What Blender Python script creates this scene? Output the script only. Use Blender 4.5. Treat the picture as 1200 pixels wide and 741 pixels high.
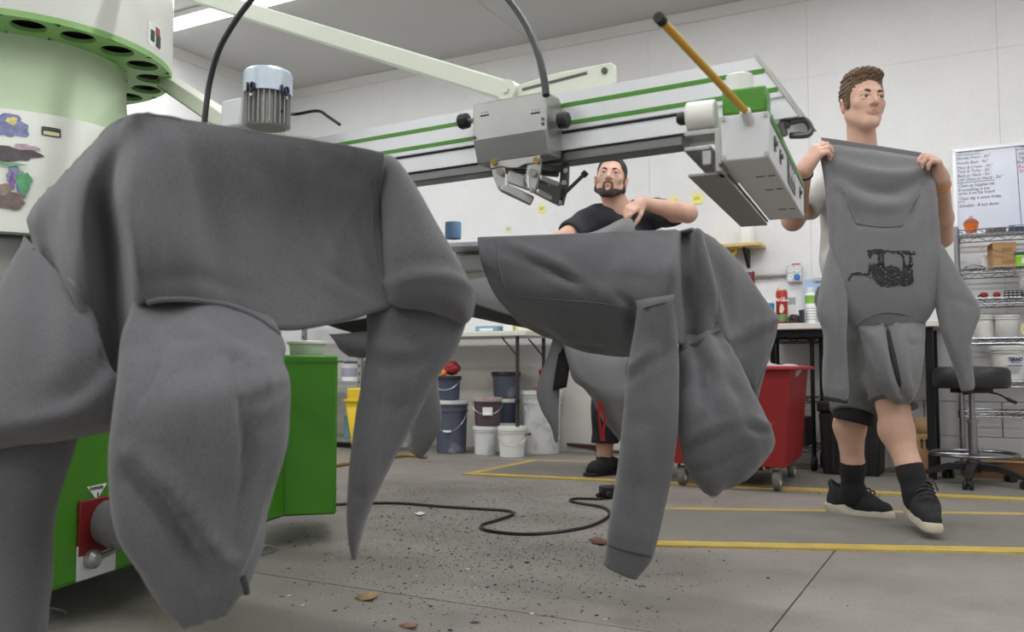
import bpy, bmesh, math, random
import numpy as np
from mathutils import Vector, Matrix, noise as mnoise
random.seed(7)
for _o in list(bpy.data.objects): bpy.data.objects.remove(_o)
SC = bpy.context.scene
COL = SC.collection
# ------------------------------------------------------------------ camera
F = 1020.0; CAMH = 0.59; PITCH = math.atan(61.5 / F)
cam_d = bpy.data.cameras.new('camera'); cam = bpy.data.objects.new('camera', cam_d); COL.objects.link(cam)
cam.location = (0, 0, CAMH); cam.rotation_euler = (math.pi / 2 + PITCH, 0, 0)
cam_d.sensor_fit = 'HORIZONTAL'; cam_d.sensor_width = 36.0; cam_d.lens = F / 1200 * 36
cam_d.clip_start = 0.02; cam_d.clip_end = 60
cam_d.dof.use_dof = True; cam_d.dof.focus_distance = 2.7; cam_d.dof.aperture_fstop = 5.0
SC.camera = cam
# ------------------------------------------------------------------ world, exposure
w = bpy.data.worlds.new('world'); SC.world = w; w.use_nodes = True
w.node_tree.nodes['Background'].inputs[0].default_value = (0.8, 0.85, 0.9, 1)
w.node_tree.nodes['Background'].inputs[1].default_value = 0.05
SC.view_settings.view_transform = 'Standard'
try: SC.view_settings.look = 'None'
except Exception: pass
SC.view_settings.gamma = 1.0; SC.view_settings.use_curve_mapping = False
SC.view_settings.exposure = 0.0
LAMP_POWER = 27.0
# ------------------------------------------------------------------ pixel -> place
OO = np.array([0, 0, CAMH])
def ray(px, py):
    u = (px - 600) / F; v = (370.5 - py) / F
    return np.array([u, math.cos(PITCH) - v * math.sin(PITCH), math.sin(PITCH) + v * math.cos(PITCH)])
def P(px, py, Y):
    d = ray(px, py); return OO + d * (Y / d[1])
def G(px, py, z=0.0):
    d = ray(px, py); return OO + d * ((z - CAMH) / d[2])
W0 = np.array([0.37, 6.25, 0.0]); WX = np.array([0.881, -0.4731, 0.0]); WX /= np.linalg.norm(WX)
WN = np.array([WX[1], -WX[0], 0.0])            # into the room
ZV = np.array([0, 0, 1.0]); CEIL = 3.02
def WP(px, py, d=0.0):                         # pixel on the plane d in front of the back wall
    r = ray(px, py); o = W0 + WN * d
    return OO + r * (np.dot(o - OO, WN) / np.dot(r, WN))
def WL(s, d, z): return W0 + WX * s + WN * d + ZV * z
WANG = math.atan2(WX[1], WX[0])
# ------------------------------------------------------------------ materials
def lin(c):
    out = []
    for x in c[:3]:
        x = x / 255.0
        out.append(x / 12.92 if x <= 0.04045 else ((x + 0.055) / 1.055) ** 2.4)
    return tuple(out) + (1.0,)
MATS = {}
def mat(name, col, rough=0.6, metal=0.0, var=0.0, vscale=6.0, bump=0.0, bscale=200.0, col2=None, c2scale=3.0, c2lo=0.45, c2hi=0.65, spec=0.5, emit=0.0, alpha=None, trans=0.0, sheen=0.0, dist=0.0, fine=0.0, fscale=800.0, stretch=None, coat=0.0):
    if name in MATS: return MATS[name]
    m = bpy.data.materials.new(name); m.use_nodes = True; nt = m.node_tree; N = nt.nodes; L = nt.links
    b = N['Principled BSDF']; MATS[name] = m
    b.inputs['Base Color'].default_value = lin(col); b.inputs['Roughness'].default_value = rough
    b.inputs['Metallic'].default_value = metal; b.inputs['Specular IOR Level'].default_value = spec
    if trans: b.inputs['Transmission Weight'].default_value = trans
    if sheen: b.inputs['Sheen Weight'].default_value = sheen; b.inputs['Sheen Roughness'].default_value = 0.6
    if coat: b.inputs['Coat Weight'].default_value = coat; b.inputs['Coat Roughness'].default_value = 0.15
    if emit:
        b.inputs['Emission Color'].default_value = lin(col); b.inputs['Emission Strength'].default_value = emit
    tc = N.new('ShaderNodeTexCoord'); vec = tc.outputs['Object']
    if stretch:
        mp = N.new('ShaderNodeMapping'); mp.inputs['Scale'].default_value = stretch; L.new(vec, mp.inputs[0]); vec = mp.outputs[0]
    def nz(scale, detail=4.0, rgh=0.55):
        n = N.new('ShaderNodeTexNoise'); n.inputs['Scale'].default_value = scale; n.inputs['Detail'].default_value = detail
        n.inputs['Roughness'].default_value = rgh; n.inputs['Distortion'].default_value = dist
        L.new(vec, n.inputs['Vector']); return n.outputs['Fac']
    cur = None
    def rgb(c):
        r = N.new('ShaderNodeRGB'); r.outputs[0].default_value = lin(c); return r.outputs[0]
    cur = rgb(col)
    if col2 is not None:
        mr = N.new('ShaderNodeMapRange'); mr.inputs['From Min'].default_value = c2lo; mr.inputs['From Max'].default_value = c2hi
        L.new(nz(c2scale, 8.0, 0.65), mr.inputs['Value'])
        mx = N.new('ShaderNodeMix'); mx.data_type = 'RGBA'; L.new(mr.outputs[0], mx.inputs[0]); L.new(cur, mx.inputs[6]); L.new(rgb(col2), mx.inputs[7]); cur = mx.outputs[2]
    for amp, sc in ((var, vscale), (fine, fscale)):
        if amp:
            mr = N.new('ShaderNodeMapRange'); mr.inputs['From Min'].default_value = 0.3; mr.inputs['From Max'].default_value = 0.7
            mr.inputs['To Min'].default_value = 1 - amp; mr.inputs['To Max'].default_value = 1 + amp
            L.new(nz(sc, 5.0), mr.inputs['Value'])
            mx = N.new('ShaderNodeVectorMath'); mx.operation = 'SCALE'; L.new(cur, mx.inputs[0]); L.new(mr.outputs[0], mx.inputs['Scale']); cur = mx.outputs[0]
    L.new(cur, b.inputs['Base Color'])
    if bump:
        bp = N.new('ShaderNodeBump'); bp.inputs['Strength'].default_value = bump; bp.inputs['Distance'].default_value = 0.004
        L.new(nz(bscale, 3.0), bp.inputs['Height']); L.new(bp.outputs[0], b.inputs['Normal'])
    return m
# ------------------------------------------------------------------ mesh builder
def nv(v):
    v = np.asarray(v, float); n = np.linalg.norm(v); return v / n if n > 1e-12 else v
def frame_of(d):
    d = nv(d); a = np.array([0, 0, 1.0]) if abs(d[2]) < 0.9 else np.array([1.0, 0, 0])
    x = nv(np.cross(a, d)); y = np.cross(d, x); return x, y, d
class MB:
    def __init__(s): s.v = []; s.f = []; s.m = []; s.cur = 0
    def add(s, vs, fs):
        o = len(s.v); s.v.extend([tuple(map(float, q)) for q in vs]); s.f.extend([tuple(i + o for i in q) for q in fs]); s.m.extend([s.cur] * len(fs)); return s
    def obox(s, o, ux, uy, uz):                  # a corner and three edge vectors
        o, ux, uy, uz = [np.asarray(q, float) for q in (o, ux, uy, uz)]
        vs = [o, o + ux, o + ux + uy, o + uy, o + uz, o + ux + uz, o + ux + uy + uz, o + uy + uz]
        fs = [(0, 3, 2, 1), (4, 5, 6, 7), (0, 1, 5, 4), (1, 2, 6, 5), (2, 3, 7, 6), (3, 0, 4, 7)]
        if np.dot(np.cross(ux, uy), uz) < 0: fs = [q[::-1] for q in fs]
        return s.add(vs, fs)
    def box(s, c, size, rz=0.0, ax=None):
        c = np.asarray(c, float)
        if ax is None:
            x = np.array([math.cos(rz), math.sin(rz), 0]); y = np.array([-math.sin(rz), math.cos(rz), 0]); z = ZV
        else: x, y, z = [np.asarray(q, float) for q in ax]
        x = x * size[0]; y = y * size[1]; z = z * size[2]
        return s.obox(c - x / 2 - y / 2 - z / 2, x, y, z)
    def tube(s, path, r, seg=8, cap=True, closed=False):
        p = np.asarray(path, float); n = len(p); rr = np.full(n, r) if np.isscalar(r) else np.asarray(r, float)
        t = np.zeros_like(p)
        if closed: t = np.roll(p, -1, 0) - np.roll(p, 1, 0)
        else:
            t[1:-1] = p[2:] - p[:-2]; t[0] = p[1] - p[0]; t[-1] = p[-1] - p[-2]
        x, y, d = frame_of(t[0]); vs = []
        for i in range(n):
            d = nv(t[i]); x = nv(x - d * np.dot(x, d)); y = np.cross(d, x)
            for k in range(seg):
                a = 2 * math.pi * k / seg; vs.append(p[i] + (x * math.cos(a) + y * math.sin(a)) * rr[i])
        fs = []
        for i in range(n if closed else n - 1):
            j = (i + 1) % n
            for k in range(seg):
                q = (k + 1) % seg; fs.append((i * seg + k, i * seg + q, j * seg + q, j * seg + k))
        if cap and not closed:
            fs.append(tuple(range(seg))[::-1]); fs.append(tuple((n - 1) * seg + k for k in range(seg)))
        return s.add(vs, fs)
    def cyl(s, a, b, r, r2=None, seg=16, cap=True): return s.tube([a, b], [r, r if r2 is None else r2], seg, cap)
    def lathe(s, prof, c=(0, 0, 0), seg=24, axis=(0, 0, 1), cap=True):
        x, y, d = frame_of(axis); c = np.asarray(c, float); vs = []; n = len(prof)
        if abs(d[2]) > .99: x, y = np.array([1.0, 0, 0]), np.array([0, 1.0, 0]) * (1 if d[2] > 0 else -1)
        for r, z in prof:
            for k in range(seg):
                a = 2 * math.pi * k / seg; vs.append(c + (x * math.cos(a) + y * math.sin(a)) * r + d * z)
        fs = []
        for i in range(n - 1):
            for k in range(seg):
                q = (k + 1) % seg; fs.append((i * seg + k, i * seg + q, (i + 1) * seg + q, (i + 1) * seg + k))
        if cap:
            if prof[0][0] > 1e-6: fs.append(tuple(range(seg))[::-1])
            if prof[-1][0] > 1e-6: fs.append(tuple((n - 1) * seg + k for k in range(seg)))
        return s.add(vs, fs)
    def prism(s, poly, o, ux, uy, uz):           # polygon in (ux,uy) at o, extruded along uz
        o, ux, uy, uz = [np.asarray(q, float) for q in (o, ux, uy, uz)]; n = len(poly)
        vs = [o + ux * a + uy * b for a, b in poly]; vs += [q + uz for q in vs]
        area = sum(poly[i][0] * poly[(i + 1) % n][1] - poly[(i + 1) % n][0] * poly[i][1] for i in range(n))
        fl = (area > 0) == (np.dot(np.cross(ux, uy), uz) > 0)
        fs = [tuple(range(n)), tuple(range(n, 2 * n))[::-1]] + [(i, i + n, (i + 1) % n + n, (i + 1) % n) for i in range(n)]
        if fl: fs = [q[::-1] for q in fs]
        return s.add(vs, fs)
    def grid(s, Q, closeu=False):
        Q = np.asarray(Q, float); m, n = Q.shape[:2]; vs = Q.reshape(-1, 3); fs = []
        for i in range(m - 1):
            for j in range(n if closeu else n - 1):
                k = (j + 1) % n; fs.append((i * n + j, i * n + k, (i + 1) * n + k, (i + 1) * n + j))
        return s.add(vs, fs)
    def ball(s, c, r, seg=12, sc=(1, 1, 1)):
        vs = []; fs = []; h = seg // 2
        for i in range(h + 1):
            th = math.pi * i / h
            for k in range(seg):
                a = 2 * math.pi * k / seg; vs.append((c[0] + r * sc[0] * math.sin(th) * math.cos(a), c[1] + r * sc[1] * math.sin(th) * math.sin(a), c[2] + r * sc[2] * math.cos(th)))
        for i in range(h):
            for k in range(seg):
                q = (k + 1) % seg; fs.append((i * seg + k, (i + 1) * seg + k, (i + 1) * seg + q, i * seg + q))
        return s.add(vs, fs)
    def build(s, name, m, parent=None, smooth=35, bevel=0.0, bseg=2, label=None, merge=False, solid=0.0, kind=None):
        org = np.zeros(3)
        if parent is not None: org = ORG.get(parent.name, np.zeros(3))
        me = bpy.data.meshes.new(name)
        me.from_pydata([tuple(np.asarray(q) - org) for q in s.v], [], s.f)
        for q in (m if isinstance(m, (list, tuple)) else [m]): me.materials.append(q)
        if isinstance(m, (list, tuple)): me.polygons.foreach_set('material_index', s.m)
        if merge:
            bm = bmesh.new(); bm.from_mesh(me); bmesh.ops.remove_doubles(bm, verts=bm.verts, dist=1e-4); bmesh.ops.recalc_face_normals(bm, faces=bm.faces); bm.to_mesh(me); bm.free()
        me.update()
        if smooth:
            me.shade_smooth()
            if smooth < 180: me.set_sharp_from_angle(angle=math.radians(smooth))
        o = bpy.data.objects.new(name, me); COL.objects.link(o)
        if parent is not None: o.parent = parent; ORG[o.name] = org
        if bevel:
            b = o.modifiers.new('bevel', 'BEVEL'); b.width = bevel; b.segments = bseg; b.limit_method = 'ANGLE'; b.angle_limit = math.radians(40)
        if solid:
            b = o.modifiers.new('thickness', 'SOLIDIFY'); b.thickness = solid; b.offset = -1
        if label: o['label'] = label
        if kind: o['kind'] = kind
        return o
ORG = {}
def tag(o, label, cat, group=None, kind=None):
    o['label'] = label; o['category'] = cat
    if group: o['group'] = group
    if kind: o['kind'] = kind
    return o
def struct(o): o['kind'] = 'structure'; return o
def thing(name, label, cat, loc=(0, 0, 0), rz=0.0, group=None, world=False):
    o = bpy.data.objects.new(name, None); COL.objects.link(o); o.empty_display_size = .05
    o.location = tuple(map(float, loc)); o.rotation_euler = (0, 0, rz); tag(o, label, cat, group)
    ORG[o.name] = np.asarray(loc, float) if world else np.zeros(3)
    return o
def children(o): return [c for c in bpy.data.objects if c.parent == o]
def dup(root, loc, rz=0.0, label=None, scale=1.0, group=None):
    def cp(o, par):
        c = o.copy(); COL.objects.link(c); c.parent = par
        for ch in KIDS.get(o.name, []): cp(ch, c)
        return c
    KIDS = {}
    for q in bpy.data.objects:
        if q.parent: KIDS.setdefault(q.parent.name, []).append(q)
    r = cp(root, None); r.location = tuple(map(float, loc)); r.rotation_euler = (0, 0, rz)
    r.scale = (scale,) * 3 if np.isscalar(scale) else scale
    if label: r['label'] = label
    if group: r['group'] = group
    return r
def textmesh(s, o, ux, uy, size, name, m, parent, depth=0.0006, align='LEFT', shear=0.0, bold=0.0, squeeze=1.0):
    cu = bpy.data.curves.new('t', 'FONT'); cu.body = s; cu.size = size; cu.align_x = align; cu.shear = shear; cu.offset = bold; cu.extrude = depth; cu.resolution_u = 2
    t = bpy.data.objects.new('t', cu); COL.objects.link(t)
    me = bpy.data.meshes.new_from_object(t.evaluated_get(bpy.context.evaluated_depsgraph_get()))
    bpy.data.objects.remove(t); bpy.data.curves.remove(cu)
    ux, uy = nv(ux), nv(uy); uz = np.cross(ux, uy); org = ORG.get(parent.name, np.zeros(3)) if parent is not None else np.zeros(3)
    co = np.empty(len(me.vertices) * 3); me.vertices.foreach_get('co', co); co = co.reshape(-1, 3)
    q = np.asarray(o, float)[None] + co[:, :1] * squeeze * ux + co[:, 1:2] * uy + co[:, 2:] * uz - org
    me.vertices.foreach_set('co', q.ravel()); me.update(); me.materials.clear(); me.materials.append(m); me.name = name
    ob = bpy.data.objects.new(name, me); COL.objects.link(ob)
    if parent is not None: ob.parent = parent; ORG[ob.name] = org
    return ob
def crspline(Q, n):                               # Catmull-Rom through the rows of Q (any trailing shape)
    Q = np.asarray(Q, float); m = len(Q); u = np.linspace(0, m - 1, n); i = np.clip(np.floor(u).astype(int), 0, m - 2); t = u - i
    g = lambda k: Q[np.clip(k, 0, m - 1)]
    p0, p1, p2, p3 = g(i - 1), g(i), g(i + 1), g(i + 2)
    p0 = np.where((i - 1 < 0).reshape((-1,) + (1,) * (Q.ndim - 1)), 2 * p1 - p2, p0)
    p3 = np.where((i + 2 > m - 1).reshape((-1,) + (1,) * (Q.ndim - 1)), 2 * p2 - p1, p3)
    t = t.reshape((-1,) + (1,) * (Q.ndim - 1))
    return 0.5 * (2 * p1 + (p2 - p0) * t + (2 * p0 - 5 * p1 + 4 * p2 - p3) * t ** 2 + (3 * p1 - p0 - 3 * p2 + p3) * t ** 3)
def crgrid(Q, nu, nvv): return np.swapaxes(crspline(np.swapaxes(crspline(Q, nu), 0, 1), nvv), 0, 1)
def gnormals(Q, closeu=False):
    du = np.gradient(Q, axis=0); dv = (np.roll(Q, -1, 1) - np.roll(Q, 1, 1)) if closeu else np.gradient(Q, axis=1)
    n = np.cross(du, dv); return n / np.maximum(np.linalg.norm(n, axis=2, keepdims=True), 1e-9)
def fnoise(x, y, z=0.0): return mnoise.noise(Vector((x, y, z)))
def smoothpath(pts, n): return crspline(np.array([np.asarray(q, float) for q in pts]), n)
# ================================================================== the room
M_wall = mat('wall_paint', (226, 226, 226), .55, var=.03, vscale=3, bump=.25, bscale=60, fine=.02, fscale=40)
M_wall_low = mat('wall_paint_low', (212, 210, 204), .5, var=.05, vscale=3, bump=.2, bscale=70)
M_block = mat('block_paint', (205, 205, 203), .5, var=.03, vscale=5, bump=.3, bscale=160)
M_joint = mat('wall_joint', (150, 150, 148), .8)
M_ceil = mat('ceiling_board', (196, 196, 194), .8, var=.03, vscale=2, bump=.1, bscale=90)
M_trim = mat('ceiling_trim', (222, 221, 217), .5)
M_conc = mat('concrete', (142, 137, 130), .6, var=.08, vscale=1.5, col2=(122, 116, 109), c2scale=2.2, c2lo=.4, c2hi=.7, fine=.13, fscale=120, bump=.25, bscale=160)
M_gap = mat('concrete_joint', (70, 66, 62), .9)
corner = G(335, 107, CEIL); S0 = float(np.dot(corner - W0, WX)); S1 = S0 + 10.4; DEEP = 9.0
T = 0.12
m = MB(); m.obox(WL(S0, 0, -.05), WX * (S1 - S0), WN * DEEP, ZV * .044); floor = struct(m.build('floor', M_gap, smooth=0))
# concrete slabs between sawn joints
j_a = float(np.dot(G(940, 694) - W0, WX)); j_b = float(np.dot(G(570, 712) - W0, WN)); PIT = 3.05
ss = sorted([S0] + [j_a + k * PIT for k in range(-5, 6) if S0 + .2 < j_a + k * PIT < S1 - .2] + [S1])
dd = sorted([0] + [j_b + k * PIT for k in range(-4, 5) if .2 < j_b + k * PIT < DEEP - .2] + [DEEP])
for a, b in zip(ss[:-1], ss[1:]):
    for c, d in zip(dd[:-1], dd[1:]):
        g = .0025; m = MB(); m.obox(WL(a + g, c + g, -.006), WX * (b - a - 2 * g), WN * (d - c - 2 * g), ZV * .006); m.build('slab', M_conc, floor, smooth=0)
m = MB(); m.obox(WL(S0, 0, CEIL), WX * (S1 - S0), WN * DEEP, ZV * .1); ceiling = struct(m.build('ceiling', M_joint, smooth=0))
a = S0
while a < S1 - .05:
    b = min(a + 2.44, S1); c = 0
    while c < DEEP - .05:
        d = min(c + 2.44, DEEP); m = MB(); m.obox(WL(a + .002, c + .002, CEIL - .006), WX * (b - a - .004), WN * (d - c - .004), ZV * .006); m.build('ceiling_panel', M_ceil, ceiling, smooth=0); c = d
    a = b
def wall(name, s, d, ln, dirx, nrm):
    m = MB(); o = WL(s, d, -.05); m.obox(o, dirx * ln, -nrm * T, ZV * (CEIL + .15)); return struct(m.build(name, M_joint, smooth=0))
wb = wall('wall_back', S0 - T, 0, S1 - S0 + 2 * T, WX, WN)
wl = wall('wall_left', S0, 0, DEEP, WN, WX)
wr = wall('wall_right', S1, 0, DEEP, WN, -WX)
wf = wall('wall_front', S0 - T, DEEP, S1 - S0 + 2 * T, WX, -WN)
for wo, s, d, ln, dx, nr in ((wl, S0, 0, DEEP, WN, WX), (wr, S1, 0, DEEP, WN, -WX), (wf, S0, DEEP, S1 - S0, WX, -WN)):
    a = 0
    while a < ln - .05:
        b = min(a + 2.44, ln); m = MB(); m.obox(WL(s, d, 0) + dx * (a + .002), dx * (b - a - .004), nr * .006, ZV * CEIL); m.build('wall_panel', M_wall, wo, smooth=0); a = b
# back wall: upper boards above a rail of painted block
SPLIT = 0.60
seam = [float(np.dot(WP(x, y) - W0, WX)) for x, y in ((450, 110), (760, 60), (948, 150), (1168, 40))]
ZS2 = 2.44
edges = [S0, seam[0], seam[1], seam[2], seam[3], seam[3] + 1.22, seam[3] + 2.44, S1]
for a, b in zip(edges[:-1], edges[1:]):
    for z0, z1 in ((SPLIT, ZS2), (ZS2, CEIL)):
        m = MB(); m.obox(WL(a + .0008, 0, z0 + .0006), WX * (b - a - .0016), WN * .006, ZV * (z1 - z0 - .0012)); m.build('wall_panel', M_wall, wb, smooth=0)
sb = float(np.dot(WP(1040, 480) - W0, WX))
m = MB(); m.obox(WL(S0, 0, 0), WX * (sb - S0), WN * .010, ZV * SPLIT); m.build('wall_panel', M_wall_low, wb, smooth=0)
row = 0; z = 0.0
while z < SPLIT - .01:
    a = sb + .003 - (.2 if row % 2 else 0)
    while a < S1:
        x0 = max(a, sb + .003); x1 = min(a + .392, S1 - .003)
        if x1 - x0 > .03:
            m = MB(); m.obox(WL(x0, 0, z + .003), WX * (x1 - x0), WN * .009, ZV * min(.195, SPLIT - z - .005)); m.build('block', M_block, wb, smooth=0)
        a += .40
    z += .20; row += 1
m = MB(); m.obox(WL(S0, .006, CEIL - .085), WX * (S1 - S0), WN * .02, ZV * .079); struct(m.build('trim_1', M_trim, smooth=0, bevel=.003))
m = MB(); m.obox(WL(S0 + .006, .026, CEIL - .085), WN * (DEEP - .04), WX * .02, ZV * .079); struct(m.build('trim_2', M_trim, smooth=0, bevel=.003))
# strip lamps on the ceiling, parallel to the back wall's normal
M_lampw = mat('lamp_housing', (235, 235, 232), .4)
M_tube = mat('lamp_tube', (255, 254, 250), .4, emit=6.0)
ls = S0 + 1.32; ld = 1.6
def strip_lamp(s, d, label):
    t = thing('strip_lamp', label, 'lamp', WL(s, d, CEIL - .006), WANG, 'strip lamps on the ceiling')
    m = MB(); m.box((0, 0, -.02), (2.40, .13, .04)); m.build('housing', M_lampw, t, bevel=.006)
    for y in (-.04, .04):
        m = MB(); m.cyl((-1.17, y, -.055), (1.17, y, -.055), .016, seg=10); m.build('lamp_tube', M_tube, t)
        for x in (-1.18, 1.18):
            m = MB(); m.box((x, y, -.05), (.02, .036, .05)); m.build('lamp_holder', M_lampw, t)
    l = bpy.data.lights.new('strip_light', 'AREA'); l.shape = 'RECTANGLE'; l.size = 2.3; l.size_y = .14; l.energy = LAMP_POWER; l.color = (.975, .985, 1.0)
    lo = bpy.data.objects.new('strip_light', l); COL.objects.link(lo); lo.parent = t; lo.location = (0, 0, -.085)
    return t
rows = ['nearest the whiteboard', 'second from the whiteboard', 'third from the whiteboard', 'farthest from the whiteboard']
cols = ['left wall end', 'middle', 'right wall end']
for i in range(3):
    for k in range(4):
        strip_lamp(ls + 3.3 * i, ld + 2.0 * k, 'strip lamp of the ceiling row ' + rows[k] + ', ' + cols[i])
# ================================================================== the screen printing press
M_mint = mat('press_mint', (186, 205, 172), .45, var=.02)
M_ringg = mat('press_green_ring', (128, 172, 100), .4)
M_offw = mat('press_offwhite', (222, 224, 216), .35, var=.015)
M_barw = mat('press_bar', (214, 220, 204), .4)
M_green = mat('press_green', (66, 134, 24), .38, var=.04, vscale=4)
M_alu = mat('aluminium', (214, 216, 218), .38, .35, var=.03, vscale=8)
M_alu_d = mat('aluminium_rail', (120, 120, 118), .35, .8)
M_steel = mat('steel', (168, 168, 165), .35, .75, var=.05, vscale=20)
M_steel_d = mat('steel_dark', (92, 92, 90), .4, .7)
M_paleg = mat('pale_grey_plate', (205, 207, 208), .45, .1)
M_blk = mat('black_plastic', (28, 28, 30), .45)
M_rub = mat('black_rubber', (22, 22, 24), .7)
M_motor = mat('motor_grey', (150, 150, 146), .5, .3)
M_capb = mat('motor_cap', (188, 200, 210), .35, .3)
M_brass = mat('brass', (190, 160, 90), .3, .9)
M_yellow = mat('yellow_rod', (196, 150, 30), .4)
M_navy = mat('navy_print', (30, 30, 60), .6)
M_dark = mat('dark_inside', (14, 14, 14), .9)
M_red = mat('red_plastic', (150, 22, 26), .4)
M_white = mat('white_plastic', (235, 235, 232), .4, var=.02)
CX, CY = -1.696, 2.98; CC = np.array([CX, CY, 0])
press = thing('screen_printing_press', 'green and white rotary screen printing press with grey arms', 'printing press', (CX, CY, 0), 0, world=True)
def at(r, ang, z, off=0.0):                       # polar place around the press column; off = sideways (counter-clockwise)
    a = math.radians(ang); return np.array([CX + r * math.cos(a) - off * math.sin(a), CY + r * math.sin(a) + off * math.cos(a), z])
def rad(ang): a = math.radians(ang); return np.array([math.cos(a), math.sin(a), 0]), np.array([-math.sin(a), math.cos(a), 0])
# column, drum and its perforated ring
ZR = 1.645; RR = .475
m = MB(); m.lathe([(RR - .004, ZR + .012), (RR, ZR + .02), (RR, 2.02), (.36, 2.06), (0, 2.06)], CC, 64, cap=False); drum = m.build('hub_drum', M_offw, press)
m = MB()                                          # ring plate with round holes
NH = 18; seg = 144
ro = np.full(seg, RR); ri = np.full(seg, .315); hc = .405; hr = .052
vs = []; fs = []
per = seg // NH; K = 12
for h in range(NH):
    a0 = 2 * math.pi * h / NH; da = 2 * math.pi / NH
    c = np.array([hc * math.cos(a0), hc * math.sin(a0)])
    b = len(m.v); inner = []; outer = []
    for k in range(24):
        t = 2 * math.pi * k / 24; d = np.array([math.cos(t), math.sin(t)])
        inner.append(c + hr * d)
        # outer boundary: the sector cell
        lo, hi = 0.0, .4
        for _ in range(26):
            mid = (lo + hi) / 2; q = c + mid * d; rr = np.hypot(*q); an = (math.atan2(q[1], q[0]) - a0 + math.pi) % (2 * math.pi) - math.pi
            if .315 <= rr <= RR and abs(an) <= da / 2: lo = mid
            else: hi = mid
        outer.append(c + lo * d)
    v = [(CX + q[0], CY + q[1], ZR) for q in inner] + [(CX + q[0], CY + q[1], ZR) for q in outer] + [(CX + q[0], CY + q[1], ZR + .014) for q in inner]
    f = [(k, (k + 1) % 24, 24 + (k + 1) % 24, 24 + k) for k in range(24)] + [(k, 48 + k, 48 + (k + 1) % 24, (k + 1) % 24) for k in range(24)]
    m.add(v, f)
for k in range(96):                               # outer lip
    a, b2 = 2 * math.pi * k / 96, 2 * math.pi * (k + 1) / 96
    m.add([(CX + RR * math.cos(a), CY + RR * math.sin(a), ZR), (CX + RR * math.cos(b2), CY + RR * math.sin(b2), ZR), (CX + RR * math.cos(b2), CY + RR * math.sin(b2), ZR + .02), (CX + RR * math.cos(a), CY + RR * math.sin(a), ZR + .02)], [(0, 1, 2, 3)])
m.build('hub_ring', M_ringg, press, smooth=30)
m = MB(); m.lathe([(.30, ZR + .03), (.46, ZR + .03)], CC, 48, cap=False); m.build('hub_ring_backing', M_dark, press)
m = MB(); m.lathe([(.37, 1.33), (.345, 1.42), (.325, 1.52), (.32, ZR)], CC, 64, cap=False); m.build('column_cone', M_mint, press)
m = MB(); m.lathe([(.40, .995), (.43, 1.0), (.43, 1.03), (.385, 1.385), (.34, 1.39)], CC, 64, cap=False); skirt = m.build('sticker_cover', M_offw, press)
m = MB(); m.lathe([(.20, .55), (.20, .70), (.50, .74), (.50, .80), (.44, .93), (.40, 1.0)], CC, 48, cap=False); m.build('turntable', M_steel_d, press)
# stickers on the cover, each a thin curved patch with blobs of colour
def patch(ang0, z0, w_, h_, rfun, name, mt, shape='blob', seed=0, lift=.0015, parent=None):
    rs = random.Random(seed); n = 26; pts = []
    for k in range(n):
        t = 2 * math.pi * k / n
        r = 1.0 + (.16 * math.sin(3 * t + seed) + .1 * math.sin(7 * t + 2 * seed) + .05 * rs.uniform(-1, 1) if shape == 'blob' else 0)
        if shape == 'rect':
            c, s_ = math.cos(t), math.sin(t); q = max(abs(c), abs(s_)); x, y = c / q, s_ / q
        else: x, y = r * math.cos(t), r * math.sin(t)
        pts.append((x * w_ / 2, y * h_ / 2))
    def q(x, y):
        z = z0 + y; r = rfun(z) + lift; a = math.radians(ang0) + x / r; return (CX + r * math.cos(a), CY + r * math.sin(a), z)
    m = MB(); vs = [q(0, 0)] + [q(x * .5, y * .5) for x, y in pts] + [q(*p) for p in pts]
    fs = [(0, 1 + k, 1 + (k + 1) % n) for k in range(n)] + [(1 + k, 1 + n + k, 1 + n + (k + 1) % n, 1 + (k + 1) % n) for k in range(n)]
    m.add(vs, fs); return m.build(name, mt, parent if parent is not None else skirt)
rsk = lambda z: .43 - (z - 1.03) / .355 * .045 if z > 1.03 else .43
def skirt_at(px, py):
    r = ray(px, py); best = None                   # march onto the cover
    for t in np.linspace(1.5, 4, 4000):
        q = OO + r * t
        if np.hypot(q[0] - CX, q[1] - CY) <= rsk(q[2]): return math.degrees(math.atan2(q[1] - CY, q[0] - CX)), q[2]
SK = [('sticker', (12, 148), .10, .075, (112, 118, 160), 3, 'blob'), ('sticker', (14, 142), .03, .025, (196, 186, 110), 5, 'blob'), ('sticker', (60, 155), .055, .03, (60, 62, 60), 1, 'rect'), ('sticker', (60, 157), .045, .012, (206, 200, 150), 1, 'rect'),
      ('sticker', (14, 180), .15, .045, (66, 56, 66), 7, 'blob'), ('sticker', (30, 173), .07, .018, (168, 140, 150), 8, 'blob'), ('sticker', (18, 205), .05, .05, (120, 130, 150), 2, 'blob'), ('sticker', (14, 212), .014, .055, (110, 70, 140), 4, 'blob'), ('sticker', (22, 216), .012, .05, (80, 90, 170), 9, 'blob'),
      ('sticker', (28, 215), .04, .07, (70, 140, 90), 6, 'blob'), ('sticker', (8, 235), .11, .05, (100, 84, 80), 11, 'blob'), ('sticker', (3, 222), .05, .035, (128, 110, 100), 12, 'blob'), ('sticker', (10, 193), .09, .01, (90, 150, 110), 13, 'blob')]
for i, (nm, p_, w_, h_, c_, sd, sh) in enumerate(SK):
    r_ = skirt_at(*p_)
    if r_: patch(r_[0], r_[1], w_, h_, rsk, nm, mat('sticker_%d' % i, c_, .4, var=.35, vscale=60), sh, sd, .0012 + .0008 * i)
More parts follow.
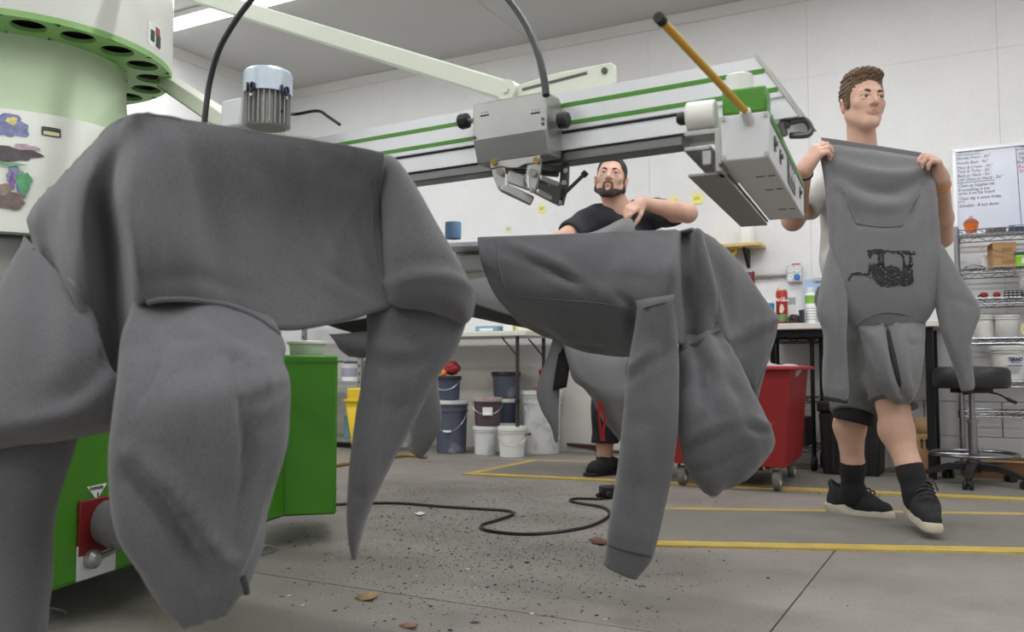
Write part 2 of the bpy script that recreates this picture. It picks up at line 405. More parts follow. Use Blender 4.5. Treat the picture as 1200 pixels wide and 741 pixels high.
def drum_patch(px, py, w_, h_, c_, nm, k):
    r = ray(px, py)
    for t in np.linspace(1.5, 4, 4000):
        q = OO + r * t
        if np.hypot(q[0] - CX, q[1] - CY) <= RR:
            return patch(math.degrees(math.atan2(q[1] - CY, q[0] - CX)), q[2], w_, h_, lambda z: RR, nm, mat('drum_label_%d' % k, c_, .4, var=.3, vscale=200), 'rect', 1, .001 + .0006 * k, drum)
drum_patch(181.5, 42, .085, .085, (226, 226, 222), 'maker_label', 0); drum_patch(178.5, 42, .024, .04, (40, 60, 44), 'maker_label', 1)
drum_patch(184.5, 38, .030, .03, (150, 70, 60), 'maker_label', 2); drum_patch(185.0, 49, .030, .045, (56, 56, 56), 'maker_label', 3)
# base cabinets, with feet, mains socket and warning sign
fa, fb = G(62, 700, .09), G(334, 610, .09)
bx = nv(fb - fa); bx[2] = 0; bx = nv(bx); by = np.array([-bx[1], bx[0], 0]); LB = float(np.dot(fb - fa, bx))
o1 = np.array([fa[0], fa[1], .10])
cab = MB(); cab.obox(o1, bx * LB, by * 1.0, ZV * .45); base = cab.build('base_cabinet', M_green, press, bevel=.012)
fc = G(394, 604, .10); d2 = nv(np.array([fc[0] - fb[0], fc[1] - fb[1], 0])); n2 = np.array([-d2[1], d2[0], 0])
o2 = np.array([fb[0], fb[1], .10]) - d2 * .035 + n2 * .012
m = MB(); m.obox(o2, d2 * float(np.linalg.norm((fc - fb)[:2]) + .035), n2 * .5, ZV * .535); cab2 = m.build('side_cabinet', M_green, press, bevel=.008)
m = MB(); m.obox(o2 - n2 * .0025 + ZV * .51, d2 * .22, n2 * .0035, ZV * .006); m.build('lid_line', mat('green_shadow_line', (60, 120, 34), .5), cab2)
for q in (G(320, 648), G(68, 728)):
    c = q + by * .06; c[2] = 0
    m = MB(); m.lathe([(.062, 0), (.064, .006), (.05, .014), (.018, .022), (.014, .03), (.014, .055)], c, 24); m.build('foot', M_steel, base)
    m = MB(); m.lathe([(.022, .05), (.022, .075), (.018, .076), (.018, .10)], c, 6); m.build('foot_bolt', M_green if q[0] > -.9 else M_steel, base)
def onface(px, py, lift=0.0):
    r = ray(px, py); n = -by; o = o1 - by * lift; return OO + r * (np.dot(o - OO, n) / np.dot(r, n))
def facebox(x0, y0, x1, y1, th, name, mt, par, lift=0.0, bev=.002):
    a = onface(x0, y0); b = onface(x1, y1); m = MB(); q = a - by * lift
    m.obox(q, bx * np.dot(b - a, bx), -by * th, ZV * (b - a)[2]); return m.build(name, mt, par, bevel=bev)
sk = facebox(91, 588, 133, 641, .008, 'socket_plate', mat('socket_red', (120, 16, 22), .45), base)
facebox(89, 641, 133, 668, .006, 'lock_plate', M_paleg, base)
c = onface(121, 612); ax = -by
m = MB(); m.lathe([(.052, 0), (.052, .035), (.060, .036), (.060, .062), (.052, .066), (.040, .066), (.038, .05), (0, .05)], c, 28, ax); m.build('socket_collar', mat('socket_grey', (104, 104, 104), .5), sk)
m = MB(); m.lathe([(.036, .052), (.03, .058), (0, .058)], c, 24, ax); m.build('socket_cap', mat('socket_cap_red', (190, 40, 40), .4), sk)
c = onface(103, 655); m = MB(); m.lathe([(.022, 0), (.022, .02), (.012, .028), (0, .028)], c, 16, ax); m.cyl(c + ax * .02, c + ax * .024 + bx * .055 + ZV * .008, .007, seg=8); m.build('switch_lock', M_steel, base)
a, b, c = onface(101, 571), onface(125, 566), onface(113, 586)
m = MB(); m.add([a - by * .0015, c - by * .0015, b - by * .0015], [(0, 1, 2)]); ws = m.build('warning_sign', M_white, base)
textmesh('DANGER', a * .86 + b * .14 - by * .0022 - ZV * .010, bx, ZV, .011, 'sign_text', M_blk, ws); textmesh('!', a * .47 + b * .47 + c * .06 - by * .0022 - ZV * .031, bx, ZV, .022, 'sign_text', M_blk, ws, bold=.0008)
# ------------------------------------------------------------------ pallets on their arms
PZ = .943; RO = 2.135; PALL = [-50.3 + 36 * k for k in range(10)]; PALL[1] = -13.6
for k, ang in enumerate(PALL):
    u, v = rad(ang); ro = RO - .08 if k != 1 else 2.185
    pal = MB(); ring = []
    wd, ln, cr = (.36 if k == 1 else .385), .60, .07
    for (cx, cy, a0) in ((ro - cr, wd / 2 - cr, 0), (ro - ln + .02, wd / 2 - .02, 90), (ro - ln + .02, -wd / 2 + .02, 180), (ro - cr, -wd / 2 + cr, 270)):
        rr = cr if cx > ro - .3 else .02
        for t in range(5):
            an = math.radians(a0 + 22.5 * t); ring.append((cx + rr * math.cos(an), cy + rr * math.sin(an)))
    pal.prism(ring, (CX, CY, PZ - .012), u, v, ZV * .012); po = pal.build('pallet', M_alu, press, smooth=30)
    m = MB(); m.prism([(.38, .74), (.95, .74), (1.62, .865), (2.0, .905), (2.0, .930), (.38, .930)], at(0, ang, 0, .055), u, ZV, -v * .11); m.build('pallet_arm', M_paleg, press, bevel=.004)
    m = MB(); m.box(at(1.66, ang, .897), (.10, .16, .05), math.radians(ang)); m.box(at(1.58, ang, .9345), (.22, .07, .006), math.radians(ang)); m.build('pallet_clamp', M_steel, press, bevel=.004)
# ------------------------------------------------------------------ print arm 10
BA = -30.8; BU, BV = rad(BA); HB = .055; ZB0, ZB1 = 1.030, 1.182
def bp(r, off, z): return np.array([CX, CY, 0]) + BU * r + BV * off + ZV * z     # off < 0 is the side towards the camera
ROUT = 2.548
# profile of the aluminium beam (off, z), swept along the arm with a slanted outer end
h = ZB1 - ZB0
prof = [(-HB, ZB1), (-HB, ZB0 + .070), (-HB + .006, ZB0 + .068), (-HB + .006, ZB0 + .060), (-HB - .004, ZB0 + .058), (-HB - .004, ZB0 + .026), (HB, ZB0 + .026), (HB, ZB1)]
m = MB(); sl = lambda z: ROUT + (ZB1 - z) * .62
vs = [bp(.42, o, z) for o, z in prof] + [bp(sl(z), o, z) for o, z in prof]; n = len(prof)
m.add(vs, [(i, (i + 1) % n, n + (i + 1) % n, n + i) for i in range(n)] + [tuple(range(n))[::-1], tuple(range(n, 2 * n))])
beam = m.build('print_arm', M_alu, press, smooth=0, merge=True)
for z in (ZB1 - .028, ZB1 - .068):
    m = MB(); m.obox(bp(.5, -HB - .0012, z - .0045), BU * (sl(z) - .5 - .001), BV * .0015, ZV * .009); m.build('stripe', M_green, beam, smooth=0)
m = MB(); m.prism([(.5, 0), (2.40, 0), (2.40, .022), (.5, .022)], bp(0, -HB + .002, ZB0 + .002), BU, ZV, BV * .05); m.build('lower_rail', M_alu_d, beam, smooth=0, bevel=.003)
m = MB(); m.obox(bp(.5, -HB - .0055, ZB0 + .062), BU * 1.90, BV * .004, ZV * .004); m.build('slot', M_dark, beam, smooth=0)
m = MB(); q = [bp(sl(z) + .001, o, z) for o, z in ((-HB - .004, ZB1 + .003), (HB + .004, ZB1 + .003), (HB + .004, ZB0 + .024), (-HB - .004, ZB0 + .024))]
m.add(q + [p_ + BU * .007 for p_ in q], [(0, 1, 2, 3), (7, 6, 5, 4), (0, 4, 5, 1), (1, 5, 6, 2), (2, 6, 7, 3), (3, 7, 4, 0)]); m.build('end_plate', M_steel, beam, smooth=0)
m = MB(); m.lathe([(.014, 0), (.014, .012), (.011, .016), (0, .016)], bp(2.33, 0, ZB1), 16); m.build('cap', M_rub, beam)
m = MB(); m.obox(bp(1.50, -.03, ZB1), BU * .02, BV * .06, ZV * .001); m.build('joint_plate', M_steel, beam)
# motor with its finned body and numbered cap, on a plate
mc = G(313, 150, ZB1 + .012)
m = MB(); m.prism([(.86, -.13), (1.16, -.15), (1.40, -.05), (1.40, .06), (.86, .10)], bp(0, 0, ZB1 + .002), BU, BV, ZV * .010); m.build('motor_plate', M_barw, beam, bevel=.003)
m = MB(); m.lathe([(.046, 0), (.046, .085)], mc, 28)
for k in range(26):
    a = 2 * math.pi * k / 26; d = np.array([math.cos(a), math.sin(a), 0]); s_ = np.array([-d[1], d[0], 0]); m.obox(mc + d * .044 - s_ * .0015 + ZV * .002, d * .013, s_ * .003, ZV * .083)
motor = m.build('motor', M_motor, beam, smooth=30)
m = MB(); m.lathe([(.056, .083), (.061, .083), (.061, .135), (.054, .143), (.03, .146), (0, .146)], mc, 40); mcap = m.build('motor_cap', M_capb, motor)
def capr(px, py):
    r = ray(px, py)
    for t in np.linspace(1.2, 3.5, 5000):
        q = OO + r * t
        if np.hypot(q[0] - mc[0], q[1] - mc[1]) <= .0625: return q
    return mc + np.array([.02, -.058, .11])
for s_, p_ in (('10', (294, 105)), ('10', (332, 109))):
    q = capr(*p_); nrm = nv(np.array([q[0] - mc[0], q[1] - mc[1], 0])); tx = np.array([-nrm[1], nrm[0], 0])
    textmesh(s_, q + nrm * .0035 - ZV * .004, tx, ZV, .031, 'number', M_navy, mcap, bold=.0005, squeeze=.95, align='CENTER', depth=.003)
for p_ in ((295, 111), (335, 115)):
    q = capr(*p_); nrm = nv(np.array([q[0] - mc[0], q[1] - mc[1], 0])); m = MB(); m.cyl(q, q + nrm * .004, .0042, seg=10); m.build('screw', M_steel, mcap)
m = MB(); m.obox(mc - BU * .115 - BV * .05, BU * .075, BV * .085, ZV * .075); jb = m.build('junction_box', M_paleg, beam, bevel=.008)
# cables
def cable(pts, r, name, par, n=24): m = MB(); m.tube(smoothpath(pts, n), r, 8); return m.build(name, M_blk, par)
cable([mc + BU * .05 + ZV * .035, P(345, 134, 2.2), P(372, 130, 2.16), P(385, 137, 2.13), P(398, 146, 2.1)], .004, 'motor_cable', beam)
cable([P(239, 150, 2.1), P(241, 130, 2.1), P(246, 95, 2.1), P(257, 58, 2.08), P(275, 26, 2.06), P(298, -4, 2.05), P(330, -36, 2.05), P(370, -60, 2.05)], .0075, 'air_hose', press, 40)
cable([P(640, 112, 1.70), P(638, 95, 1.71), P(631, 64, 1.73), P(618, 32, 1.76), P(598, 2, 1.8), P(570, -28, 1.85), P(530, -55, 1.9), P(450, -62, 2.0), P(370, -60, 2.05)], .0075, 'air_hose', press, 50)
# braces from the drum
def bar(a, b, wd, ht, name, mt, par, bev=.004):
    d = nv(b - a); s_ = nv(np.cross(d, ZV)); u_ = np.cross(s_, d); m = MB(); m.obox(a - s_ * wd / 2 - u_ * ht / 2, b - a, s_ * wd, u_ * ht); return m.build(name, mt, par, bevel=bev)
br = bar(at(.46, -28, 1.885), bp(1.985, -.012, ZB1 + .035), .05, .044, 'brace', M_barw, press)
m = MB(); q = bp(1.985, 0, ZB1 + .035); m.cyl(q - BV * .045, q + BV * .03, .024, seg=24); m.cyl(q - BV * .05, q - BV * .04, .009, seg=6); m.build('brace_pivot', M_barw, press)
m = MB(); m.prism([(1.95, .0), (2.0, .045), (2.10, .056), (2.235, .056), (2.245, .048), (2.245, .012), (2.22, .0)], bp(0, -.03, ZB1), BU, ZV, BV * .012); bk = m.build('brace_bracket', M_barw, press, bevel=.002)
m = MB(); m.cyl(bp(2.222, -.034, ZB1 + .040), bp(2.222, -.028, ZB1 + .040), .007, seg=10); m.obox(bp(2.02, -.0315, ZB1 + .030), BU * .16 + ZV * .010, BV * .002, ZV * .006); m.build('slot', M_steel_d, bk)
b0, b1 = at(.45, 42, 1.715), bp(1.17, .04, ZB1 + .015)
br2 = bar(b0, b1, .055, .05, 'brace', M_barw, press); d = nv(b1 - b0); s_ = nv(np.cross(d, ZV)); u_ = np.cross(s_, d)
m = MB(); m.obox(b0 - s_ * .0275 - u_ * .0275, b1 - b0, s_ * .055, u_ * .003); m.build('brace_underside', M_ringg, br2)
# squeegee carriage on the beam's near side
def cpt(px, py, lift):                              # pixel on a plane parallel to the beam face, lift in front of it
    r = ray(px, py); n = -BV; o = bp(0, -HB - lift, 0); return OO + r * (np.dot(o - OO, n) / np.dot(r, n))
LF = .075
q = [cpt(554, 122, LF), cpt(640, 106, LF), cpt(640, 150, LF), cpt(556, 166, LF)]
m = MB(); tl = q[0]; ux = BU * np.dot(q[1] - q[0], BU); zt = (q[0][2] + q[1][2]) / 2; zm = (q[2][2] + q[3][2]) / 2
base_ = tl.copy(); base_[2] = 0; w_ = np.linalg.norm(ux); zbm = zm - .050
sec = [(0, zt), (0, zm), (.018, zbm), (.068, zbm), (.073, zm), (.073, zt - .012), (.06, zt)]
m.prism(sec, base_, BV, ZV, ux); car = m.build('squeegee_carriage', M_steel, press, smooth=0, bevel=.004)
for fx in (.11, .80):
    m = MB(); m.obox(base_ + BU * w_ * fx - BV * .0008 + ZV * (zm + .052 - fx * .02), BU * .022, BV * .0015, ZV * .003); m.build('scale_slot', M_dark, car)
    for t in range(3):
        m = MB(); m.obox(base_ + BU * (w_ * fx + .004 + t * .007) - BV * .0006 + ZV * (zm + .058 - fx * .02), BU * .001, BV * .001, ZV * .004); m.build('scale_mark', M_dark, car)
for fx, fz in ((.03, zm + .006), (.96, zm + .012), (.96, zm + .022)):
    c = base_ + BU * w_ * fx + ZV * fz; m = MB(); m.cyl(c, c - BV * .003, .0035, seg=10); m.build('screw', M_steel_d, car)
for sgn, px_, py_ in ((-1, 544, 142), (1, 660, 141)):
    c = cpt(px_, py_, LF - .035); m = MB()
    m.cyl(c, c - BU * sgn * .06, .004, seg=8); m.build('knob_shaft', M_steel, car)
    m = MB(); ring = [(.017 + (.002 if k % 2 else 0)) for k in range(12)]
    m.lathe([(.010, -.012), (.017, -.009), (.018, .008), (.015, .012), (0, .012)], c, 10, BU * sgn); m.build('knob', M_blk, car)
# squeegee and flood bar clamps under the carriage
cl = LF - .03
def cc(px, py, l=None): return cpt(px, py, cl if l is None else l)
def plate(pts, th, name, mt, par, lift):
    pp = [cpt(x, y, lift) for x, y in pts]; o = pp[0]; poly = [(float(np.dot(p_ - o, BU)), float(p_[2] - o[2])) for p_ in pp]
    m = MB(); m.prism(poly, o, BU, ZV, BV * th); return m.build(name, mt, par, bevel=.0015)
plate([(573, 186), (632, 178), (633, 190), (614, 193), (606, 197), (596, 197), (588, 195), (575, 198)], .006, 'clamp_bridge', M_steel, car, cl + .012)
plate([(575, 193), (592, 196), (593, 214), (588, 223), (584, 223), (577, 206)], .008, 'clamp_plate', M_steel, car, cl + .008)
plate([(618, 190), (634, 186), (632, 205), (626, 226), (621, 226), (615, 212)], .008, 'clamp_plate', M_steel, car, cl + .008)
for px_, py_ in ((578, 190), (628, 188)):
    m = MB(); m.cyl(cc(px_, py_, cl + .021), cc(px_, py_, cl), .0065, seg=12); m.build('brass_bolt', M_brass, car)
for px_, py_ in ((586, 201), (624, 202)):
    m = MB(); m.cyl(cc(px_, py_, cl + .02), cc(px_, py_, cl), .0085, seg=14); m.build('bolt', M_steel, car)
for px_, py_ in ((586, 220), (623, 222)):
    m = MB(); m.cyl(cc(px_, py_, cl + .012), cc(px_, py_, cl), .004, seg=10); m.build('bolt', M_steel, car)
def slopebar(a, b, wd, ht, name, mt):
    a = np.asarray(a); b = np.asarray(b); d = nv(b - a); u_ = nv(ZV - d * d[2]); s_ = np.cross(d, u_); m = MB(); m.obox(a - s_ * wd / 2 - u_ * ht / 2, b - a, s_ * wd, u_ * ht); return m.build(name, mt, car, bevel=.003)
slopebar(cc(588, 219, cl + .005), P(624, 236, 1.86), .020, .020, 'squeegee_holder', M_steel)
slopebar(cc(594, 206, cl + .004), P(630, 219, 1.86), .008, .030, 'squeegee_holder', M_steel)
slopebar(cc(632, 208, cl + .005), P(659, 219, 1.86), .010, .012, 'flood_bar_holder', M_steel)
slopebar(cc(628, 224, cl + .005), P(657, 239, 1.86), .012, .012, 'flood_bar_holder', M_steel)
slopebar(cc(628, 215, cl + .003), P(657, 228, 1.85), .004, .045, 'flood_bar', M_steel_d)
pq = [P(657, 193, 1.86), P(668, 192, 1.86), P(667, 217, 1.86), P(659, 240, 1.86), P(655, 240, 1.86), P(655, 215, 1.86)]
m = MB(); o = pq[0]; m.prism([(float(np.dot(p_ - o, BU)), float(p_[2] - o[2])) for p_ in pq], o, BU, ZV, BV * .01); m.build('clamp_plate', M_steel_d, car, bevel=.001)
m = MB(); m.cyl(P(655, 233, 1.855), P(683, 206, 1.85), .0042, seg=8); m.cyl(P(683, 206, 1.85), P(687, 202, 1.85), .007, seg=8); m.build('clamp_lever', M_blk, car)
m = MB(); m.cyl(cc(571, 192, cl - .01), cc(571, 192, cl - .01) - BU * .001 + ZV * .03, .004, seg=8); m.build('stop_pin', M_steel, car)
for px_, py_ in ((663, 200), (661, 214)):
    m = MB(); m.cyl(P(px_, py_, 1.852), P(px_, py_, 1.862), .0055, seg=10); m.build('bolt', M_steel, car)
slopebar(cc(600, 200, cl - .005), P(655, 205, 1.87), .012, .010, 'cross_bar', M_steel_d)
slopebar(cc(632, 196, cl - .002), P(660, 199, 1.87), .010, .014, 'cross_bar', M_steel_d)
for px_, py_ in ((592, 212), (618, 214)):
    q = cc(px_, py_, cl + .010); m = MB(); m.obox(q - ZV * .012, BU * .004, BV * .006, ZV * .026); m.build('adjuster', M_white, car)
c = cc(640, 215, cl - .02); m = MB(); m.cyl(c, c + BV * .03, .008, seg=14); m.build('adjuster_knob', M_steel, car)
# outer frame holder: the long box across the arm's end
ZQ = .935
c1, c2, c3, c4 = G(845, 190, ZQ), G(902, 185, ZQ), G(944, 254, ZQ), G(900, 260, ZQ)
hv = nv((c3 + c4) / 2 - (c1 + c2) / 2); hw = np.array([hv[1], -hv[0], 0]); ww = float(abs(np.dot(c2 - c1, hw))); LL = float(np.linalg.norm((c3 + c4) / 2 - (c1 + c2) / 2))
o = c1.copy(); ht = float(P(868, 133, ((c1 + c2) / 2)[1])[2] - ZQ)
m = MB(); m.obox(o, hw * ww, hv * LL, ZV * ht); fh = m.build('frame_holder', M_paleg, press, bevel=.003)
for a_, b_ in ((.06, .08), (.94, .08), (.06, .92), (.94, .92)):
    c = o + hw * ww * a_ + ZV * ht * b_; m = MB(); m.cyl(c, c - hv * .004, .004, seg=8); m.build('screw', M_steel, fh)
for t in (.22, .42, .78):
    m = MB(); m.obox(o + hw * (ww * .35 + .01) + hv * LL * t - ZV * .0008, hw * .016, hv * .004, ZV * .001); m.obox(o + hw * (ww * .75) + hv * LL * t - ZV * .0008, hw * .012, hv * .004, ZV * .001); m.build('slot', M_dark, fh)
m = MB(); m.obox(o - hv * .001 - ZV * .006 - hw * .004, hw * .004, hv * (LL * .98), ZV * .004); m.build('hinge_gap', M_steel_d, fh)
m = MB(); m.obox(o - hw * .062 - ZV * .014 + hv * .03, hw * .060, hv * (LL * .93), ZV * .005); m.build('frame_ledge', mat('ledge_grey', (150, 148, 143), .5, .4), fh, bevel=.001)
m = MB()
m.obox(o - hw * .064 + hv * .01 + ZV * .052, hw * .066, hv * .05, ZV * .010); m.obox(o - hw * .012 + hv * .01 - ZV * .014, hw * .012, hv * .05, ZV * .07); m.obox(o - hw * .064 + hv * .01 + ZV * .026, hw * .045, hv * .30, ZV * .008); m.obox(o - hw * .034 + hv * .012 + ZV * .0, hw * .016, hv * .02, ZV * .026)
m.build('frame_clamp', M_steel, fh, bevel=.002)
m = MB(); m.obox(o + hw * .002 + hv * .004 + ZV * ht, hw * (ww * .93), hv * .055, ZV * .046); gb = m.build('green_block', M_green, fh, bevel=.005)
m = MB(); m.obox(o + hw * (ww + .001) + hv * .02 + ZV * (ht - .012), hw * .0015, hv * (LL - .03), ZV * .012); m.build('green_edge', M_green, fh, smooth=0)
m = MB(); m.obox(o + hw * (ww + .001) + hv * LL * .44 + ZV * .012, hw * .001, hv * (LL * .22), ZV * (ht - .026)); m.build('dial_panel', M_steel_d, fh, smooth=0)
for t in range(3):
    c = o + hw * (ww + .002) + hv * LL * (.48 + .07 * t) + ZV * ht * .5; m = MB(); m.cyl(c, c + hw * .002, .012, seg=14); m.build('dial', M_paleg, fh)
for t, zz in ((.10, .5), (.23, .45), (.82, .5)):
    m = MB(); m.obox(o + hw * (ww + .001) + hv * LL * t + ZV * ht * (zz - .16), hw * .0015, hv * .014, ZV * ht * .32); m.cyl(o + hw * ww + hv * (LL * t + .007) + ZV * ht * zz, o + hw * (ww + .006) + hv * (LL * t + .007) + ZV * ht * zz, .005, seg=8); m.build('latch', M_steel_d, fh)
c = o + hv * .03 + ZV * (ht + .012); m = MB(); m.cyl(c - hw * .012, c - hw * .062, .026, seg=24); m.build('cylinder', M_offw, fh, bevel=.003)
m = MB(); m.lathe([(.012, 0), (.012, .012), (.008, .018), (0, .018)], c - hw * .062, 16, -hw); m.build('cylinder_cap', M_blk, fh)
c = o + hw * (ww * .18) + hv * .12; m = MB(); m.cyl(c + ZV * ht, c + ZV * (ht + .105), .024, seg=24); m.build('lift_post', M_offw, fh, bevel=.003)
c = o + hw * -.03 + hv * .09; m = MB(); m.cyl(c + ZV * .06, c + ZV * (ht + .02), .022, seg=20); m.build('lift_post', M_offw, fh)
rb = o + hw * (ww * .60) + hv * .004 + ZV * (ht - .004); re = P(775, 24, 1.16)
m = MB(); m.cyl(rb, re, .006, seg=14); rod = m.build('start_rod', M_yellow, fh); m = MB(); m.cyl(re - nv(re - rb) * .004, re + nv(re - rb) * .010, .0078, seg=14); m.build('rod_tip', M_rub, rod)
m = MB(); m.cyl(rb - ZV * .012, rb + nv(re - rb) * .02, .009, seg=12); m.build('rod_socket', M_paleg, rod)
hp = [P(917, 146, 1.62), P(936, 141, 1.60), P(945, 142, 1.60), P(950, 151, 1.60), P(946, 158, 1.60), P(926, 159, 1.62)]
m = MB(); m.tube(smoothpath(hp, 20), .0062, 8); m.build('lock_handle', M_steel_d, fh)
m = MB(); m.cyl(P(914, 146, 1.61), P(917, 160, 1.61), .011, seg=12); m.cyl(P(914, 146, 1.61), P(925, 146, 1.61), .008, seg=10); m.build('handle_pivot', M_steel_d, fh)
# paper flag behind the end plate
m = MB(); a_ = P(897, 78, 1.66); m.add([a_, P(900, 77, 1.66), P(918, 110, 1.66), P(911, 108, 1.66)], [(0, 1, 2, 3)]); m.build('tape_flag', mat('yellow_tape', (214, 200, 60), .6), beam, solid=.001)
# ================================================================== hooded sweatshirts
M_hood = mat('heather_fleece', (93, 93, 96), .92, var=.05, vscale=9, fine=.24, fscale=420, bump=.3, bscale=420, sheen=.25, spec=.15)
M_hood2 = mat('heather_fleece_light', (112, 112, 114), .92, var=.05, vscale=9, fine=.22, fscale=420, bump=.3, bscale=420, sheen=.25, spec=.15)
M_hood3 = mat('heather_fleece_dark', (86, 86, 88), .92, var=.05, vscale=9, fine=.22, fscale=420, bump=.3, bscale=420, sheen=.25, spec=.15)
M_cord = mat('dark_cord', (40, 40, 42), .8)
def proj(Q):
    q = Q - OO; c, sn = math.cos(PITCH), math.sin(PITCH); f = q[..., 1] * c + q[..., 2] * sn; up = -q[..., 1] * sn + q[..., 2] * c
    return np.stack([600 + F * q[..., 0] / f, 370.5 - F * up / f], -1)
def folds(Q, lines, closeu=False):
    """raise ridges and press creases into a cloth grid, along polylines; (points, height in m, width in px)"""
    N_ = gnormals(Q, closeu); X = proj(Q); V = OO - Q; V = V / np.linalg.norm(V, axis=2, keepdims=True); fac = np.sum(N_ * V, 2); sg = np.sign(fac)
    if closeu: front = np.clip((fac * (np.sign(fac[:, Q.shape[1] // 4]).mean() or 1)) * 4, 0, 1)
    else: front = np.clip(np.abs(fac) * 4, 0, 1)
    D = np.zeros(Q.shape[:2])
    for pts, amp, wd in lines:
        p = crspline(np.array(pts, float), 24) if len(pts) > 2 else np.array([np.array(pts[0]) * (1 - t) + np.array(pts[1]) * t for t in np.linspace(0, 1, 24)], float)
        d2 = np.full(Q.shape[:2], 1e9); end = np.zeros(Q.shape[:2])
        for k, q in enumerate(p):
            e = ((X - q) ** 2).sum(-1); w_ = e < d2; d2[w_] = e[w_]; end[w_] = math.sin(math.pi * min(max(k / 23.0, .08), .92)) ** .5
        D += amp * np.exp(-d2 / (wd * wd)) * end
    return Q + N_ * (sg * front * D)[..., None]
def wrinkle(Q, amp, fs=(9, 3), seed=0.0, closeu=False, mask=None, amp2=None):
    N_ = gnormals(Q, closeu); m, n = Q.shape[:2]; D = np.zeros((m, n))
    for i in range(m):
        for j in range(n):
            p = Q[i, j]
            a = fnoise(p[0] * fs[0] + seed, p[1] * fs[0] - seed, p[2] * fs[1] + seed * .7)
            b = fnoise(p[0] * fs[0] * 2.3 + p[2] * 5 + seed, p[1] * fs[0] * 2.3, p[2] * fs[1] * 2.6 - seed)
            c = fnoise((p[0] + p[2]) * 6 + seed, (p[1] - p[2]) * 6, seed * 1.3)
            D[i, j] = amp * (a * .7 + (1 - abs(b) * 2) * .28 + c * .5)
    if mask is not None: D = D * mask
    return Q + N_ * D[..., None]
def ptube(secs, nlen=40, nring=44, amp=.006, seed=1.0, fs=(9, 3), power=2.4, closed_end=True, harm=0.0, hk=3, flat=0.0):
    """tube between two outlines: secs = ((lx,ly),(rx,ry), YL, YR, thickness)"""
    C, A, D = [], [], []
    for (l, r, yl, yr, th) in secs:
        L_, R_ = P(l[0], l[1], yl), P(r[0], r[1], yr); c = (L_ + R_) / 2
        a = (R_ - L_) / 2; v = nv(OO - c); v[2] = 0; v = nv(v); v = nv(v - nv(a) * np.dot(v, nv(a)))
        C.append(c); A.append(a); D.append(v * th / 2)
    C, A, D = crspline(C, nlen), crspline(A, nlen), crspline(D, nlen)
    Q = np.zeros((nlen, nring, 3)); e = 2 / power
    for j in range(nring):
        t = 2 * math.pi * j / nring; c_, s_ = math.cos(t), math.sin(t)
        c_ = math.copysign(abs(c_) ** e, c_); s_ = math.copysign(abs(s_) ** e, s_)
        k = 1.0
        Q[:, j] = C + A * c_ + D * s_ * k
    if harm:
        N_ = gnormals(Q, True)
        for j in range(nring):
            t = 2 * math.pi * j / nring
            for i in range(nlen): Q[i, j] += N_[i, j] * harm * fnoise(math.cos(t) * hk + seed, math.sin(t) * hk, i / nlen * 1.6 + seed) 
    if amp: Q = wrinkle(Q, amp, fs, seed, True)
    return Q
def tubemesh(m, Q, cap0=False, cap1=True):
    n = Q.shape[1]; o = len(m.v); m.grid(Q, True)
    if cap1:
        k = o + (Q.shape[0] - 1) * n; c = Q[-1].mean(0); m.add([c], []); ci = len(m.v) - 1
        m.f += [(k + j, k + (j + 1) % n, ci) for j in range(n)]; m.m += [m.cur] * n
    if cap0:
        c = Q[0].mean(0); m.add([c], []); ci = len(m.v) - 1
        m.f += [(o + (j + 1) % n, o + j, ci) for j in range(n)]; m.m += [m.cur] * n
from mathutils.bvhtree import BVHTree
class Hit:
    def __init__(s, *objs):
        v = []; f = []
        for o in objs:
            k = len(v); g = ORG.get(o.name, np.zeros(3)); v += [tuple(np.array(q.co) + g) for q in o.data.vertices]; f += [tuple(i + k for i in p.vertices) for p in o.data.polygons]
        s.t = BVHTree.FromPolygons(v, f)
    def __call__(s, px, py, lift=.002, Y=None):
        d = ray(px, py); h = s.t.ray_cast(Vector(OO), Vector(d / np.linalg.norm(d)))
        if h[0] is None: return P(px, py, Y if Y else 3.1)
        p = np.array(h[0]); return p + nv(OO - p) * lift
def seamline(pts, name, par, r=.0028, n=40, mt=None):
    m = MB(); m.tube(smoothpath(pts, n), r, 6); return m.build(name, mt or M_hood, par)
def drape(rim, axis_in, rows, nu, nvr, amp, seed, top_n=3):
    """tablecloth-like grid: per station an inner top point, the rim point, then the hanging points"""
    G_ = []
    for (r, hang), c in zip(rim, axis_in):
        r = np.asarray(r); c = np.asarray(c); d = nv(c - r); d[2] = 0
        up = r + d * .012
        G_.append([c, c * .5 + r * .5, r + d * .035, up - ZV * .0005, r + np.array([0, 0, -.012])] + [np.asarray(h) for h in hang])
    G_ = np.array(G_); Q = crgrid(G_, nu, nvr)
    mask = np.ones((nu, nvr)); k = int(nvr * 3.2 / (G_.shape[1] - 1)); mask[:, :k] = .12
    for j in range(6): mask[:, k + j] = .12 + .88 * (j + 1) / 7
    return wrinkle(Q, amp, (8, 3), seed, mask=mask)
ZT = .956
